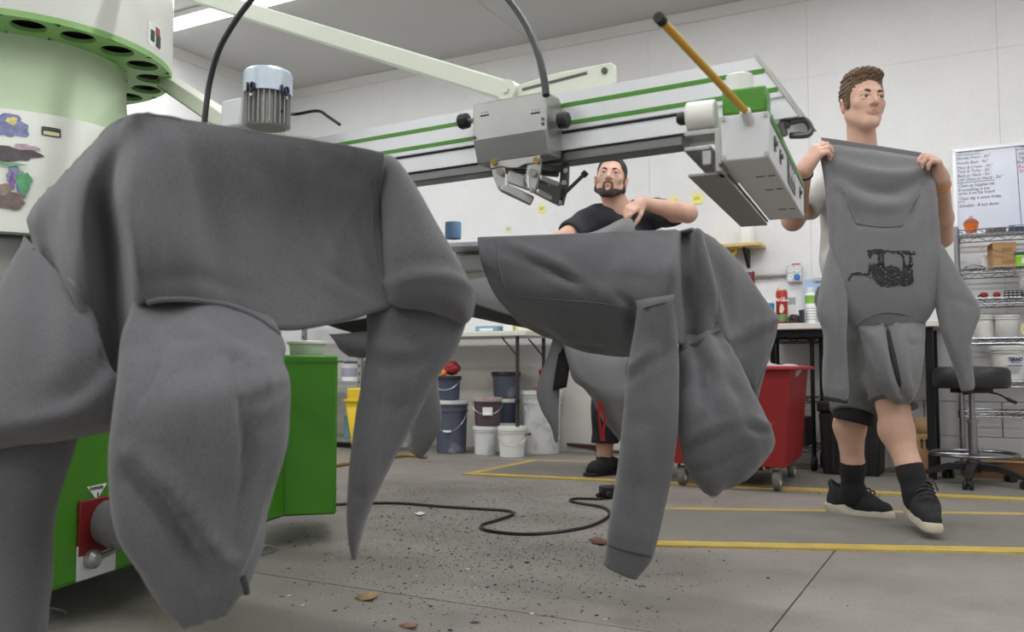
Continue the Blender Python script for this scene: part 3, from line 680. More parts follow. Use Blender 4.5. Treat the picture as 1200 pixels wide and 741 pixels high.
# ------------------------------------------------------------------ hoodie on the pallet nearest the socket cabinet
a = G(140, 125, ZT); b = G(457, 177, ZT); e1 = nv(b - a); n1 = np.array([-e1[1], e1[0], 0]); b = a + e1 * .44
h1 = thing('hoodie', 'charcoal hoodie draped over the press pallet in front of the socket cabinet', 'hoodie', (a + b)[:].tolist()[:2] and tuple(((a + b) / 2 + n1 * .3)[:2]) + (.943,), world=True, group='hoodies on the press')
cax = lambda t: (a + b) / 2 + n1 * t
R = .055
def crn(c0, d0, d1, k): return c0 + d0 * R * (1 - math.sin(math.radians(k))) + d1 * R * (1 - math.cos(math.radians(k)))
st = [ # rim point, hang points
 (a + n1 * .62, [P(32, 252, 1.60), P(36, 272, 1.58), P(40, 292, 1.56)], .60),
 (a + n1 * .42, [P(52, 240, 1.46), P(52, 280, 1.45), P(58, 318, 1.43)], .50),
 (a + n1 * .22, [P(80, 215, 1.31), P(74, 285, 1.29), P(84, 345, 1.28)], .40),
 (a + n1 * .10, [P(100, 215, 1.25), P(99, 290, 1.25), P(110, 420, 1.29)], .30),
 (crn(a, n1, e1, 45), [P(126, 220, 1.27), P(130, 300, 1.33), P(142, 480, 1.36)], .2),
 (a + e1 * .045 + n1 * .004, [P(146, 220, 1.185), P(151, 290, 1.18), P(156, 372, 1.225)], .15),
 (a + e1 * .09, [P(185, 215, 1.205), P(180, 290, 1.19), P(184, 356, 1.215)], .15),
 (a + e1 * .19, [P(255, 230, 1.285), P(245, 300, 1.265), P(243, 356, 1.27)], .15),
 (a + e1 * .29, [P(330, 245, 1.365), P(318, 315, 1.35), P(322, 386, 1.33)], .15),
 (a + e1 * .36, [P(392, 250, 1.435), P(390, 320, 1.42), P(395, 378, 1.40)], .15),
 (a + e1 * .41 + n1 * .006, [P(432, 250, 1.47), P(435, 310, 1.465), P(450, 362, 1.45)], .18),
 (crn(b, n1, -e1, 45), [P(450, 250, 1.50), P(462, 310, 1.49), P(474, 352, 1.48)], .2),
 (b + n1 * .08, [P(470, 260, 1.60), P(478, 310, 1.60), P(480, 345, 1.6)], .3),
 (b + n1 * .30, [P(420, 260, 1.78), P(425, 310, 1.78), P(430, 345, 1.75)], .4),
 (b + n1 * .62, [P(350, 260, 2.0), P(350, 310, 2.0), P(352, 340, 1.98)], .60)]
rim = [(q, hg) for q, hg, t in st]; Q = drape(rim, [cax(max(t, .14)) for q, hg, t in st], 0, 120, 64, .009, 3.1)
Q = folds(Q, [([(205, 170), (215, 260), (228, 338)], .008, 13), ([(240, 190), (255, 280), (262, 345)], -.008, 15), ([(300, 225), (298, 300), (300, 350)], .006, 16), ([(340, 210), (345, 290), (360, 350)], -.006, 16), ([(372, 322), (405, 345), (432, 358)], .006, 5), ([(378, 312), (412, 333), (440, 350)], -.006, 5), ([(420, 262), (430, 292), (440, 318)], -.007, 6), ([(408, 262), (420, 300), (430, 325)], .006, 6),
 ([(96, 130), (62, 200), (42, 270)], .010, 8), ([(80, 170), (66, 230), (62, 300)], -.006, 9), ([(170, 330), (230, 325), (300, 345)], -.004, 8), ([(390, 200), (420, 205), (440, 220)], -.003, 6)])
m = MB(); m.grid(Q); body = m.build('body', M_hood, h1, smooth=180, solid=.004)
# right-hand sleeve: lobe over the pallet corner, then the hanging length behind it
Q = ptube([((446, 181), (452, 352), 1.52, 1.47, .04), ((464, 188), (462, 358), 1.49, 1.44, .09), ((492, 226), (478, 360), 1.47, 1.43, .11), ((520, 279), (505, 362), 1.46, 1.43, .12), ((541, 318), (528, 372), 1.46, 1.44, .11), ((553, 344), (545, 378), 1.46, 1.45, .07), ((556, 356), (554, 368), 1.47, 1.47, .02)], 36, 44, .006, 5.2)
Q = folds(Q, [([(455, 332), (490, 322), (525, 325), (552, 338)], .010, 6), ([(458, 318), (492, 308), (525, 308)], -.008, 7), ([(452, 200), (462, 260), (470, 310)], -.004, 6), ([(480, 215), (495, 260), (500, 300)], .005, 9)], True)
m = MB(); tubemesh(m, Q)
Q = ptube([((428, 366), (545, 345), 1.50, 1.50, .08), ((429, 395), (553, 358), 1.50, 1.50, .10), ((424, 440), (537, 405), 1.50, 1.50, .11), ((417, 490), (502, 465), 1.50, 1.50, .10), ((411, 545), (466, 530), 1.49, 1.49, .085), ((408, 592), (439, 584), 1.485, 1.485, .07), ((409, 625), (426, 622), 1.48, 1.48, .055), ((413, 654), (419, 654), 1.48, 1.48, .03)], 50, 44, .005, 8.4, fs=(9, 4))
Q = folds(Q, [([(428, 420), (460, 430), (500, 425)], -.008, 6), ([(430, 405), (470, 410), (515, 400)], .006, 6), ([(440, 470), (470, 478), (495, 470)], -.005, 6), ([(450, 450), (440, 520), (425, 590)], .007, 9), ([(475, 440), (462, 500), (445, 550)], -.006, 8), ([(410, 575), (425, 582), (440, 580)], -.005, 4)], True)
tubemesh(m, Q, True); m.build('sleeve', M_hood, h1, smooth=180)
# left-hand sleeve
Q = ptube([((30, 280), (112, 372), 1.5, 1.27, .05), ((24, 305), (128, 420), 1.46, 1.26, .10), ((2, 362), (148, 462), 1.40, 1.27, .14), ((-22, 420), (144, 494), 1.36, 1.28, .15), ((-48, 475), (80, 512), 1.34, 1.28, .14), ((-70, 515), (10, 526), 1.33, 1.3, .08), ((-80, 532), (-40, 534), 1.33, 1.32, .03)], 40, 44, .007, 2.2)
Q = folds(Q, [([(130, 410), (95, 450), (60, 470)], -.014, 9), ([(138, 440), (100, 475), (50, 490), (0, 500)], .012, 9), ([(40, 310), (50, 370), (40, 430)], -.008, 10), ([(80, 350), (85, 400), (75, 440)], .007, 10)], True)
m = MB(); tubemesh(m, Q)
Q = ptube([((-35, 470), (118, 440), 1.36, 1.36, .08), ((-32, 520), (88, 510), 1.36, 1.36, .10), ((-30, 600), (62, 600), 1.36, 1.36, .10), ((-20, 680), (56, 690), 1.36, 1.36, .09), ((-5, 770), (48, 770), 1.36, 1.36, .08)], 30, 40, .005, 4.4)
tubemesh(m, Q, True); m.build('sleeve', M_hood, h1, smooth=180)
# hood hanging from the neck seam
Q = ptube([((160, 338), (318, 364), 1.25, 1.35, .02), ((151, 364), (330, 392), 1.215, 1.325, .07), ((143, 396), (333, 408), 1.19, 1.30, .11), ((137, 432), (331, 424), 1.165, 1.275, .14), ((133, 480), (337, 452), 1.14, 1.25, .17), ((127, 545), (335, 525), 1.14, 1.24, .17), ((138, 618), (317, 590), 1.15, 1.22, .15), ((166, 668), (304, 645), 1.16, 1.20, .12), ((194, 712), (287, 688), 1.165, 1.19, .08), ((212, 733), (262, 722), 1.17, 1.185, .04)], 64, 60, .008, 6.6, fs=(10, 3.2), harm=.016, hk=1.3)
Q = folds(Q, [([(155, 530), (198, 570), (216, 598), (244, 635), (262, 655)], .022, 10), ([(150, 555), (192, 595), (222, 645), (240, 675)], -.016, 11), ([(212, 440), (213, 500), (214, 575)], -.003, 4), ([(276, 420), (290, 500), (291, 560), (278, 640)], -.022, 9), ([(262, 430), (272, 500), (272, 560)], .010, 10), ([(154, 478), (178, 448), (184, 415)], -.009, 5), ([(165, 470), (190, 440), (200, 410)], .007, 6), ([(296, 470), (315, 463), (332, 455)], -.007, 5), ([(303, 503), (320, 495), (334, 486)], -.006, 5), ([(305, 420), (312, 445), (318, 470)], .007, 7), ([(225, 400), (240, 440), (245, 480)], -.006, 9), ([(190, 620), (215, 660), (232, 700)], .006, 9)], True)
m = MB(); tubemesh(m, Q); hd = m.build('hood', M_hood, h1, smooth=180); H1 = Hit(*children(h1))
seamline([H1(x, y, .003) for x, y in ((172, 355), (184, 352), (196, 351), (220, 351), (243, 354), (266, 358), (289, 366), (306, 375), (320, 385), (328, 392))], 'neck_seam', h1, .0042)
seamline([H1(x, y, .0005) for x, y in ((447, 190), (440, 210), (437, 240), (437, 270), (441, 300), (447, 325), (456, 345))], 'shoulder_seam', h1, .0022)
seamline([H1(x, y, .0005) for x, y in ((38, 292), (60, 306), (84, 330), (104, 362), (114, 385))], 'shoulder_seam', h1, .003)
m = MB(); m.tube(smoothpath([P(284, 676, 1.165), P(288, 688, 1.16), P(289, 697, 1.16)], 8), .0042, 8); m.build('drawstring', M_cord, h1)
# ------------------------------------------------------------------ hoodie on the next pallet, under the print arm
d_ = G(803, 268, ZT); f2 = np.array([-.972, .235, 0]); k2 = np.array([.235, .972, 0])
c_ = d_ + k2 * .21
h2 = thing('hoodie', 'charcoal hoodie draped over the pallet under the print arm, hood and cuff hanging', 'hoodie', (c_ + f2 * .3)[:2].tolist() + [.943], world=True, group='hoodies on the press')
st = [
 (d_ + f2 * .565, [P(564, 308, 2.36), P(577, 342, 2.37), P(592, 362, 2.40), P(608, 379, 2.46)], .56),
 (d_ + f2 * .52, [P(582, 312, 2.345), P(592, 342, 2.335), P(612, 368, 2.37), P(634, 394, 2.46)], .52),
 (d_ + f2 * .42, [P(626, 312, 2.315), P(632, 348, 2.29), P(648, 378, 2.33), P(668, 409, 2.43)], .42),
 (d_ + f2 * .28, [P(688, 312, 2.275), P(690, 352, 2.24), P(697, 385, 2.28), P(706, 416, 2.38)], .30),
 (d_ + f2 * .15, [P(738, 312, 2.235), P(738, 356, 2.19), P(737, 390, 2.22), P(738, 418, 2.30)], .2),
 (d_ + f2 * .07, [P(772, 310, 2.205), P(768, 350, 2.16), P(766, 380, 2.16), P(764, 410, 2.18)], .16),
 (d_ + f2 * .02 + k2 * .006, [P(790, 310, 2.19), P(788, 345, 2.165), P(788, 375, 2.165), P(790, 400, 2.17)], .15),
 (d_ + k2 * .05 + f2 * .004, [P(802, 310, 2.26), P(803, 345, 2.25), P(805, 375, 2.24), P(806, 406, 2.24)], .15),
 (P(818, 267.5, 2.25), [P(822, 310, 2.24), P(826, 345, 2.23), P(828, 370, 2.23), P(828, 394, 2.23)], .15),
 (P(830, 273, 2.32), [P(838, 312, 2.29), P(842, 345, 2.28), P(843, 368, 2.28), P(843, 388, 2.28)], .15),
 (P(842, 284, 2.42), [P(850, 320, 2.38), P(853, 350, 2.36), P(853, 372, 2.36), P(852, 392, 2.36)], .2),
 (d_ + k2 * .42 + f2 * .02, [P(835, 330, 2.66), P(838, 350, 2.66), P(838, 372, 2.66), P(838, 392, 2.66)], .2),
 (d_ + k2 * .425 + f2 * .25, [P(720, 330, 2.74), P(720, 355, 2.74), P(720, 375, 2.74), P(722, 392, 2.72)], .3),
 (d_ + k2 * .42 + f2 * .565, [P(600, 330, 2.78), P(602, 345, 2.78), P(606, 355, 2.76), P(612, 365, 2.72)], .56)]
rim = [(q, hg) for q, hg, t in st]; Q = drape(rim, [c_ + f2 * max(t, .14) for q, hg, t in st], 0, 130, 66, .006, 9.3)
Q = folds(Q, [([(588, 292), (625, 308), (661, 325), (690, 347)], -.007, 6), ([(600, 288), (640, 303), (680, 325), (715, 345)], .007, 6), ([(704, 335), (714, 305), (722, 278)], -.006, 8), ([(735, 330), (742, 300), (745, 278)], .005, 8), ([(640, 330), (670, 338), (700, 343)], .005, 5), ([(720, 345), (736, 354), (750, 366)], -.008, 4), ([(742, 365), (741, 380), (744, 396)], -.02, 7), ([(634, 388), (661, 404), (704, 409)], -.01, 4), ([(640, 382), (668, 396), (706, 401)], .008, 4),
 ([(818, 274), (828, 320), (838, 365)], .014, 6), ([(803, 282), (806, 340), (809, 392)], -.016, 6), ([(789, 272), (790, 310), (790, 350)], .006, 5), ([(828, 280), (838, 310), (846, 345)], -.008, 4)])
m = MB(); m.grid(Q); m.build('body', M_hood, h2, smooth=180, solid=.004)
Q = ptube([((742, 352), (791, 345), 2.16, 2.15, .05), ((745, 366), (790, 356), 2.14, 2.13, .08), ((738, 410), (794, 400), 2.12, 2.12, .11), ((732, 460), (795, 455), 2.11, 2.11, .12), ((727, 520), (793, 520), 2.10, 2.10, .12), ((721, 570), (784, 578), 2.10, 2.10, .11), ((715, 612), (773, 622), 2.09, 2.09, .10), ((711, 636), (766, 648), 2.09, 2.09, .09)], 56, 44, .006, 1.7, fs=(8, 3.5))
Q = folds(Q, [([(727, 452), (745, 436), (765, 422), (789, 410)], -.009, 5), ([(728, 440), (746, 426), (770, 412)], .007, 5), ([(760, 365), (762, 400), (758, 440)], .006, 9), ([(775, 370), (780, 420), (778, 470)], -.006, 8), ([(745, 480), (748, 530), (740, 590)], .006, 10), ([(770, 500), (766, 560), (750, 620)], -.005, 9), ([(735, 500), (755, 492), (775, 490)], -.004, 5), ([(725, 560), (745, 572), (765, 570)], -.004, 5)], True)
m = MB(); tubemesh(m, Q, cap1=False); sl_ = m.build('sleeve', M_hood, h2, smooth=180)
Q = ptube([((713, 632), (768, 643), 2.09, 2.09, .085), ((710, 648), (762, 659), 2.09, 2.09, .08), ((707, 661), (746, 678), 2.09, 2.09, .07)], 14, 40, .002, 3.3)
m = MB(); tubemesh(m, Q, cap1=False); m.build('cuff', M_hood3, sl_, smooth=180, solid=.003)
Q = ptube([((822, 270), (838, 388), 2.28, 2.27, .04), ((838, 280), (850, 402), 2.33, 2.29, .08), ((860, 303), (858, 420), 2.38, 2.34, .11), ((886, 336), (868, 440), 2.43, 2.40, .11), ((906, 364), (878, 452), 2.46, 2.44, .09), ((911, 380), (884, 458), 2.47, 2.46, .06), ((900, 420), (874, 470), 2.48, 2.48, .05), ((886, 470), (856, 480), 2.48, 2.48, .05), ((872, 530), (848, 530), 2.48, 2.48, .04)], 50, 44, .006, 4.9)
Q = folds(Q, [([(850, 401), (869, 392), (880, 384), (910, 374)], .014, 4), ([(852, 412), (872, 402), (884, 396), (905, 388)], -.014, 5), ([(830, 290), (846, 330), (856, 380)], -.008, 6), ([(845, 292), (858, 325), (862, 360)], .006, 6)], True)
m = MB(); tubemesh(m, Q); m.build('sleeve', M_hood, h2, smooth=180)
Q = ptube([((801, 394), (842, 378), 2.25, 2.26, .03), ((799, 408), (846, 389), 2.235, 2.245, .05), ((798, 424), (852, 404), 2.21, 2.22, .085), ((797, 445), (864, 425), 2.18, 2.19, .12), ((794, 475), (880, 462), 2.15, 2.16, .16), ((794, 505), (899, 492), 2.14, 2.15, .17), ((797, 530), (910, 512), 2.14, 2.15, .16), ((806, 552), (906, 532), 2.14, 2.15, .14), ((824, 574), (884, 556), 2.15, 2.15, .09), ((834, 580), (862, 570), 2.16, 2.16, .04)], 60, 56, .009, 7.7, fs=(11, 4), harm=.014, hk=1.3)
Q = folds(Q, [([(812, 400), (820, 430), (822, 470)], -.014, 5), ([(830, 396), (840, 430), (850, 480)], .010, 7), ([(822, 415), (835, 440), (852, 455)], -.008, 4), ([(845, 430), (862, 455), (880, 500)], -.010, 6), ([(876, 498), (888, 505), (902, 507)], -.012, 4), ([(880, 488), (895, 496), (906, 505)], .008, 4), ([(808, 530), (830, 518), (858, 505)], -.008, 5), ([(806, 515), (830, 502), (852, 492)], .008, 6), ([(812, 555), (845, 545), (880, 525)], -.006, 5), ([(825, 480), (830, 505), (826, 540)], .006, 8)], True)
m = MB(); tubemesh(m, Q); m.build('hood', M_hood, h2, smooth=180); H2 = Hit(*[c for c in children(h2) if 'seam' not in c.name])
for nm, pts, r_ in (('hem_seam', ((582, 279), (583, 295), (585, 313), (590, 332), (599, 346)), .002), ('side_seam', ((599, 346), (620, 349), (645, 351), (670, 353), (695, 355), (718, 358), (740, 364)), .002), ('shoulder_seam', ((746, 366), (755, 361), (766, 358), (778, 355), (789, 354)), .0024), ('neck_seam', ((800, 408), (810, 404), (822, 398), (834, 391), (844, 386)), .004), ('sleeve_seam', ((742, 380), (733, 440), (729, 500)), .0012)):
    seamline([H2(x, y, .0006 if nm != 'neck_seam' else .003) for x, y in pts], nm, h2, r_)
m = MB(); m.tube(smoothpath([P(800, 440, 2.2), P(796, 470, 2.2), P(793, 500, 2.2), P(796, 508, 2.2)], 12), .003, 6); m.build('drawstring', M_red, h2)
# ------------------------------------------------------------------ hoodie on the pallet the bearded man works at
u3, v3 = rad(PALL[2]); q3 = at(RO, PALL[2], ZT)
h3 = thing('hoodie', 'charcoal hoodie with red drawcords being pulled onto a pallet by the bearded man', 'hoodie', at(RO - .3, PALL[2], .943), world=True, group='hoodies on the press')
R3 = [(-.60, -.215), (-.4, -.215), (-.2, -.215), (-.05, -.21), (.0, -.15), (.01, 0), (.0, .15), (-.05, .21), (-.3, .215), (-.60, .215)]
dep = [.10, .16, .20, .24, .24, .22, .2, .2, .16, .1]
rim = []; ax3 = []
for (r_, w_), dz in zip(R3, dep):
    p_ = q3 + u3 * r_ + v3 * w_; o_ = nv(p_ - (q3 - u3 * .3)) * .02
    rim.append((p_, [p_ + o_ - ZV * dz * .4, p_ + o_ * 1.5 - ZV * dz * .7, p_ + o_ - ZV * dz])); ax3.append(q3 + u3 * min(r_, -.14))
Q = drape(rim, ax3, 0, 70, 34, .008, 12.0); m = MB(); m.grid(Q); m.build('body', M_hood2, h3, smooth=180, solid=.004)
Q = ptube([((655, 395), (735, 395), 3.6, 3.55, .08), ((665, 420), (750, 425), 3.55, 3.5, .14), ((672, 445), (758, 450), 3.52, 3.5, .16), ((690, 462), (765, 470), 3.5, 3.5, .15), ((706, 490), (762, 500), 3.5, 3.5, .10), ((725, 515), (752, 520), 3.5, 3.5, .05)], 34, 44, .012, 5.5, fs=(9, 4), harm=.02, hk=1.4)
m = MB(); tubemesh(m, Q); m.build('hood', M_hood2, h3, smooth=180)
Q = ptube([((652, 385), (672, 400), 3.62, 3.6, .05), ((641, 420), (664, 424), 3.6, 3.58, .05), ((629, 455), (657, 450), 3.58, 3.56, .05), ((634, 480), (655, 478), 3.57, 3.56, .045), ((645, 500), (655, 502), 3.56, 3.56, .03), ((650, 518), (654, 519), 3.56, 3.56, .012)], 34, 36, .004, 2.9)
m = MB(); tubemesh(m, Q); m.build('sleeve', M_hood2, h3, smooth=180)
m = MB(); m.grid(crgrid(np.array([[P(658, 398, 3.60), P(672, 398, 3.56)], [P(652, 430, 3.55), P(668, 428, 3.53)], [P(648, 458, 3.53), P(664, 454, 3.52)]]), 8, 4)); m.build('sleeve_opening_shade', M_dark, h3, smooth=180, solid=.002)  # dark sheet put in for the shade inside the sleeve opening
for x0, x1 in ((702, 704), (709, 707)):
    m = MB(); m.tube(smoothpath([P(702, 470, 3.44), P(x0, 490, 3.44), P(x1, 506, 3.44), P(x1 + 1, 517, 3.44)], 12), .0055, 6); m.build('drawstring', M_red, h3)
# fabric held up by the man
m = MB(); m.grid(crgrid(np.array([[P(672, 277, 3.75), P(690, 277, 3.72), P(712, 277, 3.7), P(744, 276, 3.75)], [P(700, 270, 3.85), P(712, 268, 3.82), P(728, 264, 3.8), P(744, 266, 3.85)], [P(727, 257, 4.0), P(730, 256, 3.98), P(735, 256, 3.98), P(741, 257, 4.02)]]), 14, 18)); m.build('front_panel', M_hood3, h3, smooth=180, solid=.006)
# ------------------------------------------------------------------ hoodie on the pallet beyond, by the mop bucket
u4, v4 = rad(PALL[3]); q4 = at(RO, PALL[3], ZT)
h4 = thing('hoodie', 'charcoal hoodie on the pallet beyond, its sleeve hanging by the blue-grey pails', 'hoodie', at(RO - .3, PALL[3], .943), world=True, group='hoodies on the press')
rim = []; ax3 = []
for (r_, w_), dz in zip(R3, dep):
    p_ = q4 + u4 * r_ + v4 * w_; o_ = nv(p_ - (q4 - u4 * .3)) * .02
    rim.append((p_, [p_ + o_ - ZV * dz * .4, p_ + o_ * 1.5 - ZV * dz * .7, p_ + o_ - ZV * dz])); ax3.append(q4 + u4 * min(r_, -.14))
Q = drape(rim, ax3, 0, 60, 30, .008, 15.0); m = MB(); m.grid(Q); m.build('body', M_hood3, h4, smooth=180, solid=.004)
Q = ptube([((470, 400), (520, 395), 4.5, 4.5, .08), ((484, 440), (514, 430), 4.5, 4.5, .10), ((485, 465), (514, 455), 4.5, 4.5, .10), ((484, 490), (518, 494), 4.5, 4.5, .10), ((481, 515), (510, 514), 4.5, 4.5, .09), ((480, 529), (495, 539), 4.5, 4.5, .06)], 34, 36, .005, 6.9)
m = MB(); tubemesh(m, Q); m.build('sleeve', M_hood2, h4, smooth=180)
Q = ptube([((385, 392), (440, 388), 4.3, 4.3, .05), ((392, 400), (436, 398), 4.3, 4.3, .12), ((398, 410), (434, 410), 4.3, 4.3, .12), ((408, 419), (428, 420), 4.3, 4.3, .05)], 24, 36, .006, 1.9)
m = MB(); tubemesh(m, Q); m.build('hood', M_hood3, h4, smooth=180)
# ================================================================== people (one continuous surface each, from smooth-blended volumes)
def rotm(ax, deg): return np.array(Matrix.Rotation(math.radians(deg), 3, Vector(ax)))
class SDF:
    def __init__(s, lo, hi, vox):
        s.lo = np.asarray(lo, float); s.v = vox; s.n = np.ceil((np.asarray(hi) - s.lo) / vox).astype(int) + 1
        s.d = np.full(s.n, .09, np.float32); s.mt = np.zeros(s.n, np.int8); s.pad = .05
    def sub(s, lo, hi):
        i0 = np.maximum(np.floor((lo - s.lo - s.pad) / s.v).astype(int), 0); i1 = np.minimum(np.ceil((hi - s.lo + s.pad) / s.v).astype(int) + 1, s.n)
        if np.any(i1 <= i0): return None
        ax = [s.lo[k] + s.v * np.arange(i0[k], i1[k]) for k in range(3)]
        return (slice(i0[0], i1[0]), slice(i0[1], i1[1]), slice(i0[2], i1[2])), np.stack(np.meshgrid(*ax, indexing='ij'), -1)
    def comb(s, sl, d, k, mt, op):
        a = s.d[sl]
        if op == '+':
            h = np.maximum(k - np.abs(a - d), 0) / k if k > 0 else 0
            w_ = d < a; s.mt[sl] = np.where(w_, mt, s.mt[sl]) if mt is not None else s.mt[sl]
            s.d[sl] = np.minimum(a, d) - h * h * k * .25
        elif op == '-':
            h = np.maximum(k - np.abs(a + d), 0) / k if k > 0 else 0
            s.d[sl] = np.maximum(a, -d) + h * h * k * .25
        elif op == 'paint': s.mt[sl] = np.where(d < 0, mt, s.mt[sl])
        return s
    def cone(s, a, b, ra, rb=None, k=.015, mt=0, op='+', sq=None):
        rb = ra if rb is None else rb; a = np.asarray(a, float); b = np.asarray(b, float); r = max(ra, rb)
        q = s.sub(np.minimum(a, b) - r, np.maximum(a, b) + r)
        if q is None: return s
        sl, p = q; ab = b - a; t = np.clip(((p - a) @ ab) / max(ab @ ab, 1e-12), 0, 1)
        d = np.linalg.norm(p - a - t[..., None] * ab, axis=-1) - (ra + (rb - ra) * t); return s.comb(sl, d, k, mt, op)
    def ell(s, c, r, R=None, k=.015, mt=0, op='+'):
        c = np.asarray(c, float); r = np.asarray(r, float); R = np.eye(3) if R is None else R; m = r.max()
        q = s.sub(c - m, c + m)
        if q is None: return s
        sl, p = q; l = (p - c) @ R; k0 = np.linalg.norm(l / r, axis=-1); k1 = np.linalg.norm(l / (r * r), axis=-1)
        d = k0 * (k0 - 1) / np.maximum(k1, 1e-9); return s.comb(sl, d, k, mt, op)
    def plane(s, o, n, k=.004):                  # keep the side n points to
        ax = [s.lo[i] + s.v * np.arange(s.n[i]) for i in range(3)]; p = np.stack(np.meshgrid(*ax, indexing='ij'), -1)
        d = (p - np.asarray(o)) @ nv(n); s.d = np.maximum(s.d, -d.astype(np.float32)); return s
    def rough(s, amp, f, seed=0):
        ax = [s.lo[i] + s.v * np.arange(s.n[i]) for i in range(3)]; x, y, z = np.meshgrid(*ax, indexing='ij')
        s.d = s.d + (amp * (np.sin(x * f + 1.3 * np.sin(y * f * .7 + seed)) * np.sin(y * f * 1.1 + seed + 1.7 * np.sin(z * f * .8)) + .6 * np.sin(z * f * 1.3 + 2 * np.sin(x * f * .6 + seed)))).astype(np.float32); return s
    def mesh(s, name, mats, parent, label=None):
        d = s.d; n = d.shape; ins = d < 0
        cor = [(i, j, k) for i in (0, 1) for j in (0, 1) for k in (0, 1)]
        C = [d[i:n[0] - 1 + i, j:n[1] - 1 + j, k:n[2] - 1 + k] for i, j, k in cor]
        cnt = sum((c < 0).astype(np.int8) for c in C); act = (cnt > 0) & (cnt < 8)
        idx = np.full(act.shape, -1, np.int64); I = np.argwhere(act); idx[act] = np.arange(len(I))
        V = np.zeros((len(I), 3)); W_ = np.zeros(len(I)); cv = np.stack([c[act] for c in C], 1)
        for a_ in range(8):
            for b_ in range(a_ + 1, 8):
                da = np.array(cor[b_]) - np.array(cor[a_])
                if np.abs(da).sum() != 1: continue
                x, y = cv[:, a_], cv[:, b_]; w_ = (x < 0) != (y < 0); t = x[w_] / (x[w_] - y[w_])
                V[w_] += np.array(cor[a_]) + t[:, None] * da; W_[w_] += 1
        V = (V / W_[:, None] + I) * s.v + s.lo
        faces = []; fm = []
        for ax in range(3):
            o1, o2 = [q for q in range(3) if q != ax]
            sl0 = [slice(None)] * 3; sl1 = [slice(None)] * 3; sl0[ax] = slice(0, n[ax] - 1); sl1[ax] = slice(1, n[ax])
            a_, b_ = ins[tuple(sl0)], ins[tuple(sl1)]; E = np.argwhere(a_ != b_); E = E[(E[:, o1] > 0) & (E[:, o2] > 0) & (E[:, o1] < n[o1] - 1) & (E[:, o2] < n[o2] - 1)]
            if not len(E): continue
            s_ = a_[tuple(E.T)]
            def cell(p1, p2): q = E.copy(); q[:, o1] -= p1; q[:, o2] -= p2; return idx[tuple(q.T)]
            f = np.stack([cell(1, 1), cell(0, 1), cell(0, 0), cell(1, 0)], 1)
            flip = s_ if ax != 1 else ~s_
            f[~flip] = f[~flip][:, ::-1]; faces.append(f); fm.append(s.mt[tuple(E.T)])
        fa = np.concatenate(faces); fm = np.concatenate(fm); ok = (fa >= 0).all(1); fa = fa[ok]; fm = fm[ok]
        org = ORG.get(parent.name, np.zeros(3)); me = bpy.data.meshes.new(name)
        me.from_pydata((V - org).tolist(), [], fa.tolist())
        for q in mats: me.materials.append(q)
        if len(mats) > 1: me.polygons.foreach_set('material_index', np.minimum(fm, len(mats) - 1).astype(np.int32))
        me.update(); me.shade_smooth(); o = bpy.data.objects.new(name, me); COL.objects.link(o); o.parent = parent; ORG[o.name] = org
        if label: o['label'] = label
        return o
M_skin = mat('skin_pale', (206, 166, 146), .5, var=.05, vscale=25, fine=.03, fscale=300, spec=.35)
M_skin2 = mat('skin_leg', (190, 150, 130), .5, var=.07, vscale=30, fine=.06, fscale=400, spec=.3)
M_lip = mat('lips', (184, 134, 122), .5)
M_eye = mat('eye_white', (215, 212, 206), .3)
M_iris = mat('iris', (52, 58, 62), .2)
M_hairb = mat('brown_hair', (92, 70, 50), .7, var=.35, vscale=140, bump=.6, bscale=260)
M_hairk = mat('dark_hair', (58, 48, 42), .75, var=.3, vscale=200, bump=.5, bscale=400)
M_beard = mat('dark_beard', (62, 50, 44), .8, var=.3, vscale=260, bump=.5, bscale=500)
M_tw = mat('white_tshirt', (208, 206, 202), .9, var=.04, vscale=12)
M_tb = mat('black_tshirt', (44, 44, 50), .9, var=.06, vscale=14)
M_short = mat('grey_shorts', (104, 104, 104), .92, var=.05, vscale=10, fine=.14, fscale=420)
M_sock = mat('black_sock', (26, 26, 28), .9, bump=.3, bscale=500)
M_shoe = mat('black_shoe', (27, 27, 29), .75, bump=.4, bscale=400)
M_sole = mat('pale_sole', (192, 184, 168), .6, var=.08, vscale=40)
def headmat(yaw, pitch, roll):                    # local x = subject's right seen on the viewer's left..., y = face direction, z = up
    f = np.array([math.sin(math.radians(yaw)), -math.cos(math.radians(yaw)), 0]); x = np.array([-f[1], f[0], 0])
    Rz = np.stack([x, f, ZV], 1)                  # columns: local axes in the world (x = f rotated +90)
    return Rz @ rotm((1, 0, 0), pitch) @ rotm((0, 1, 0), roll)
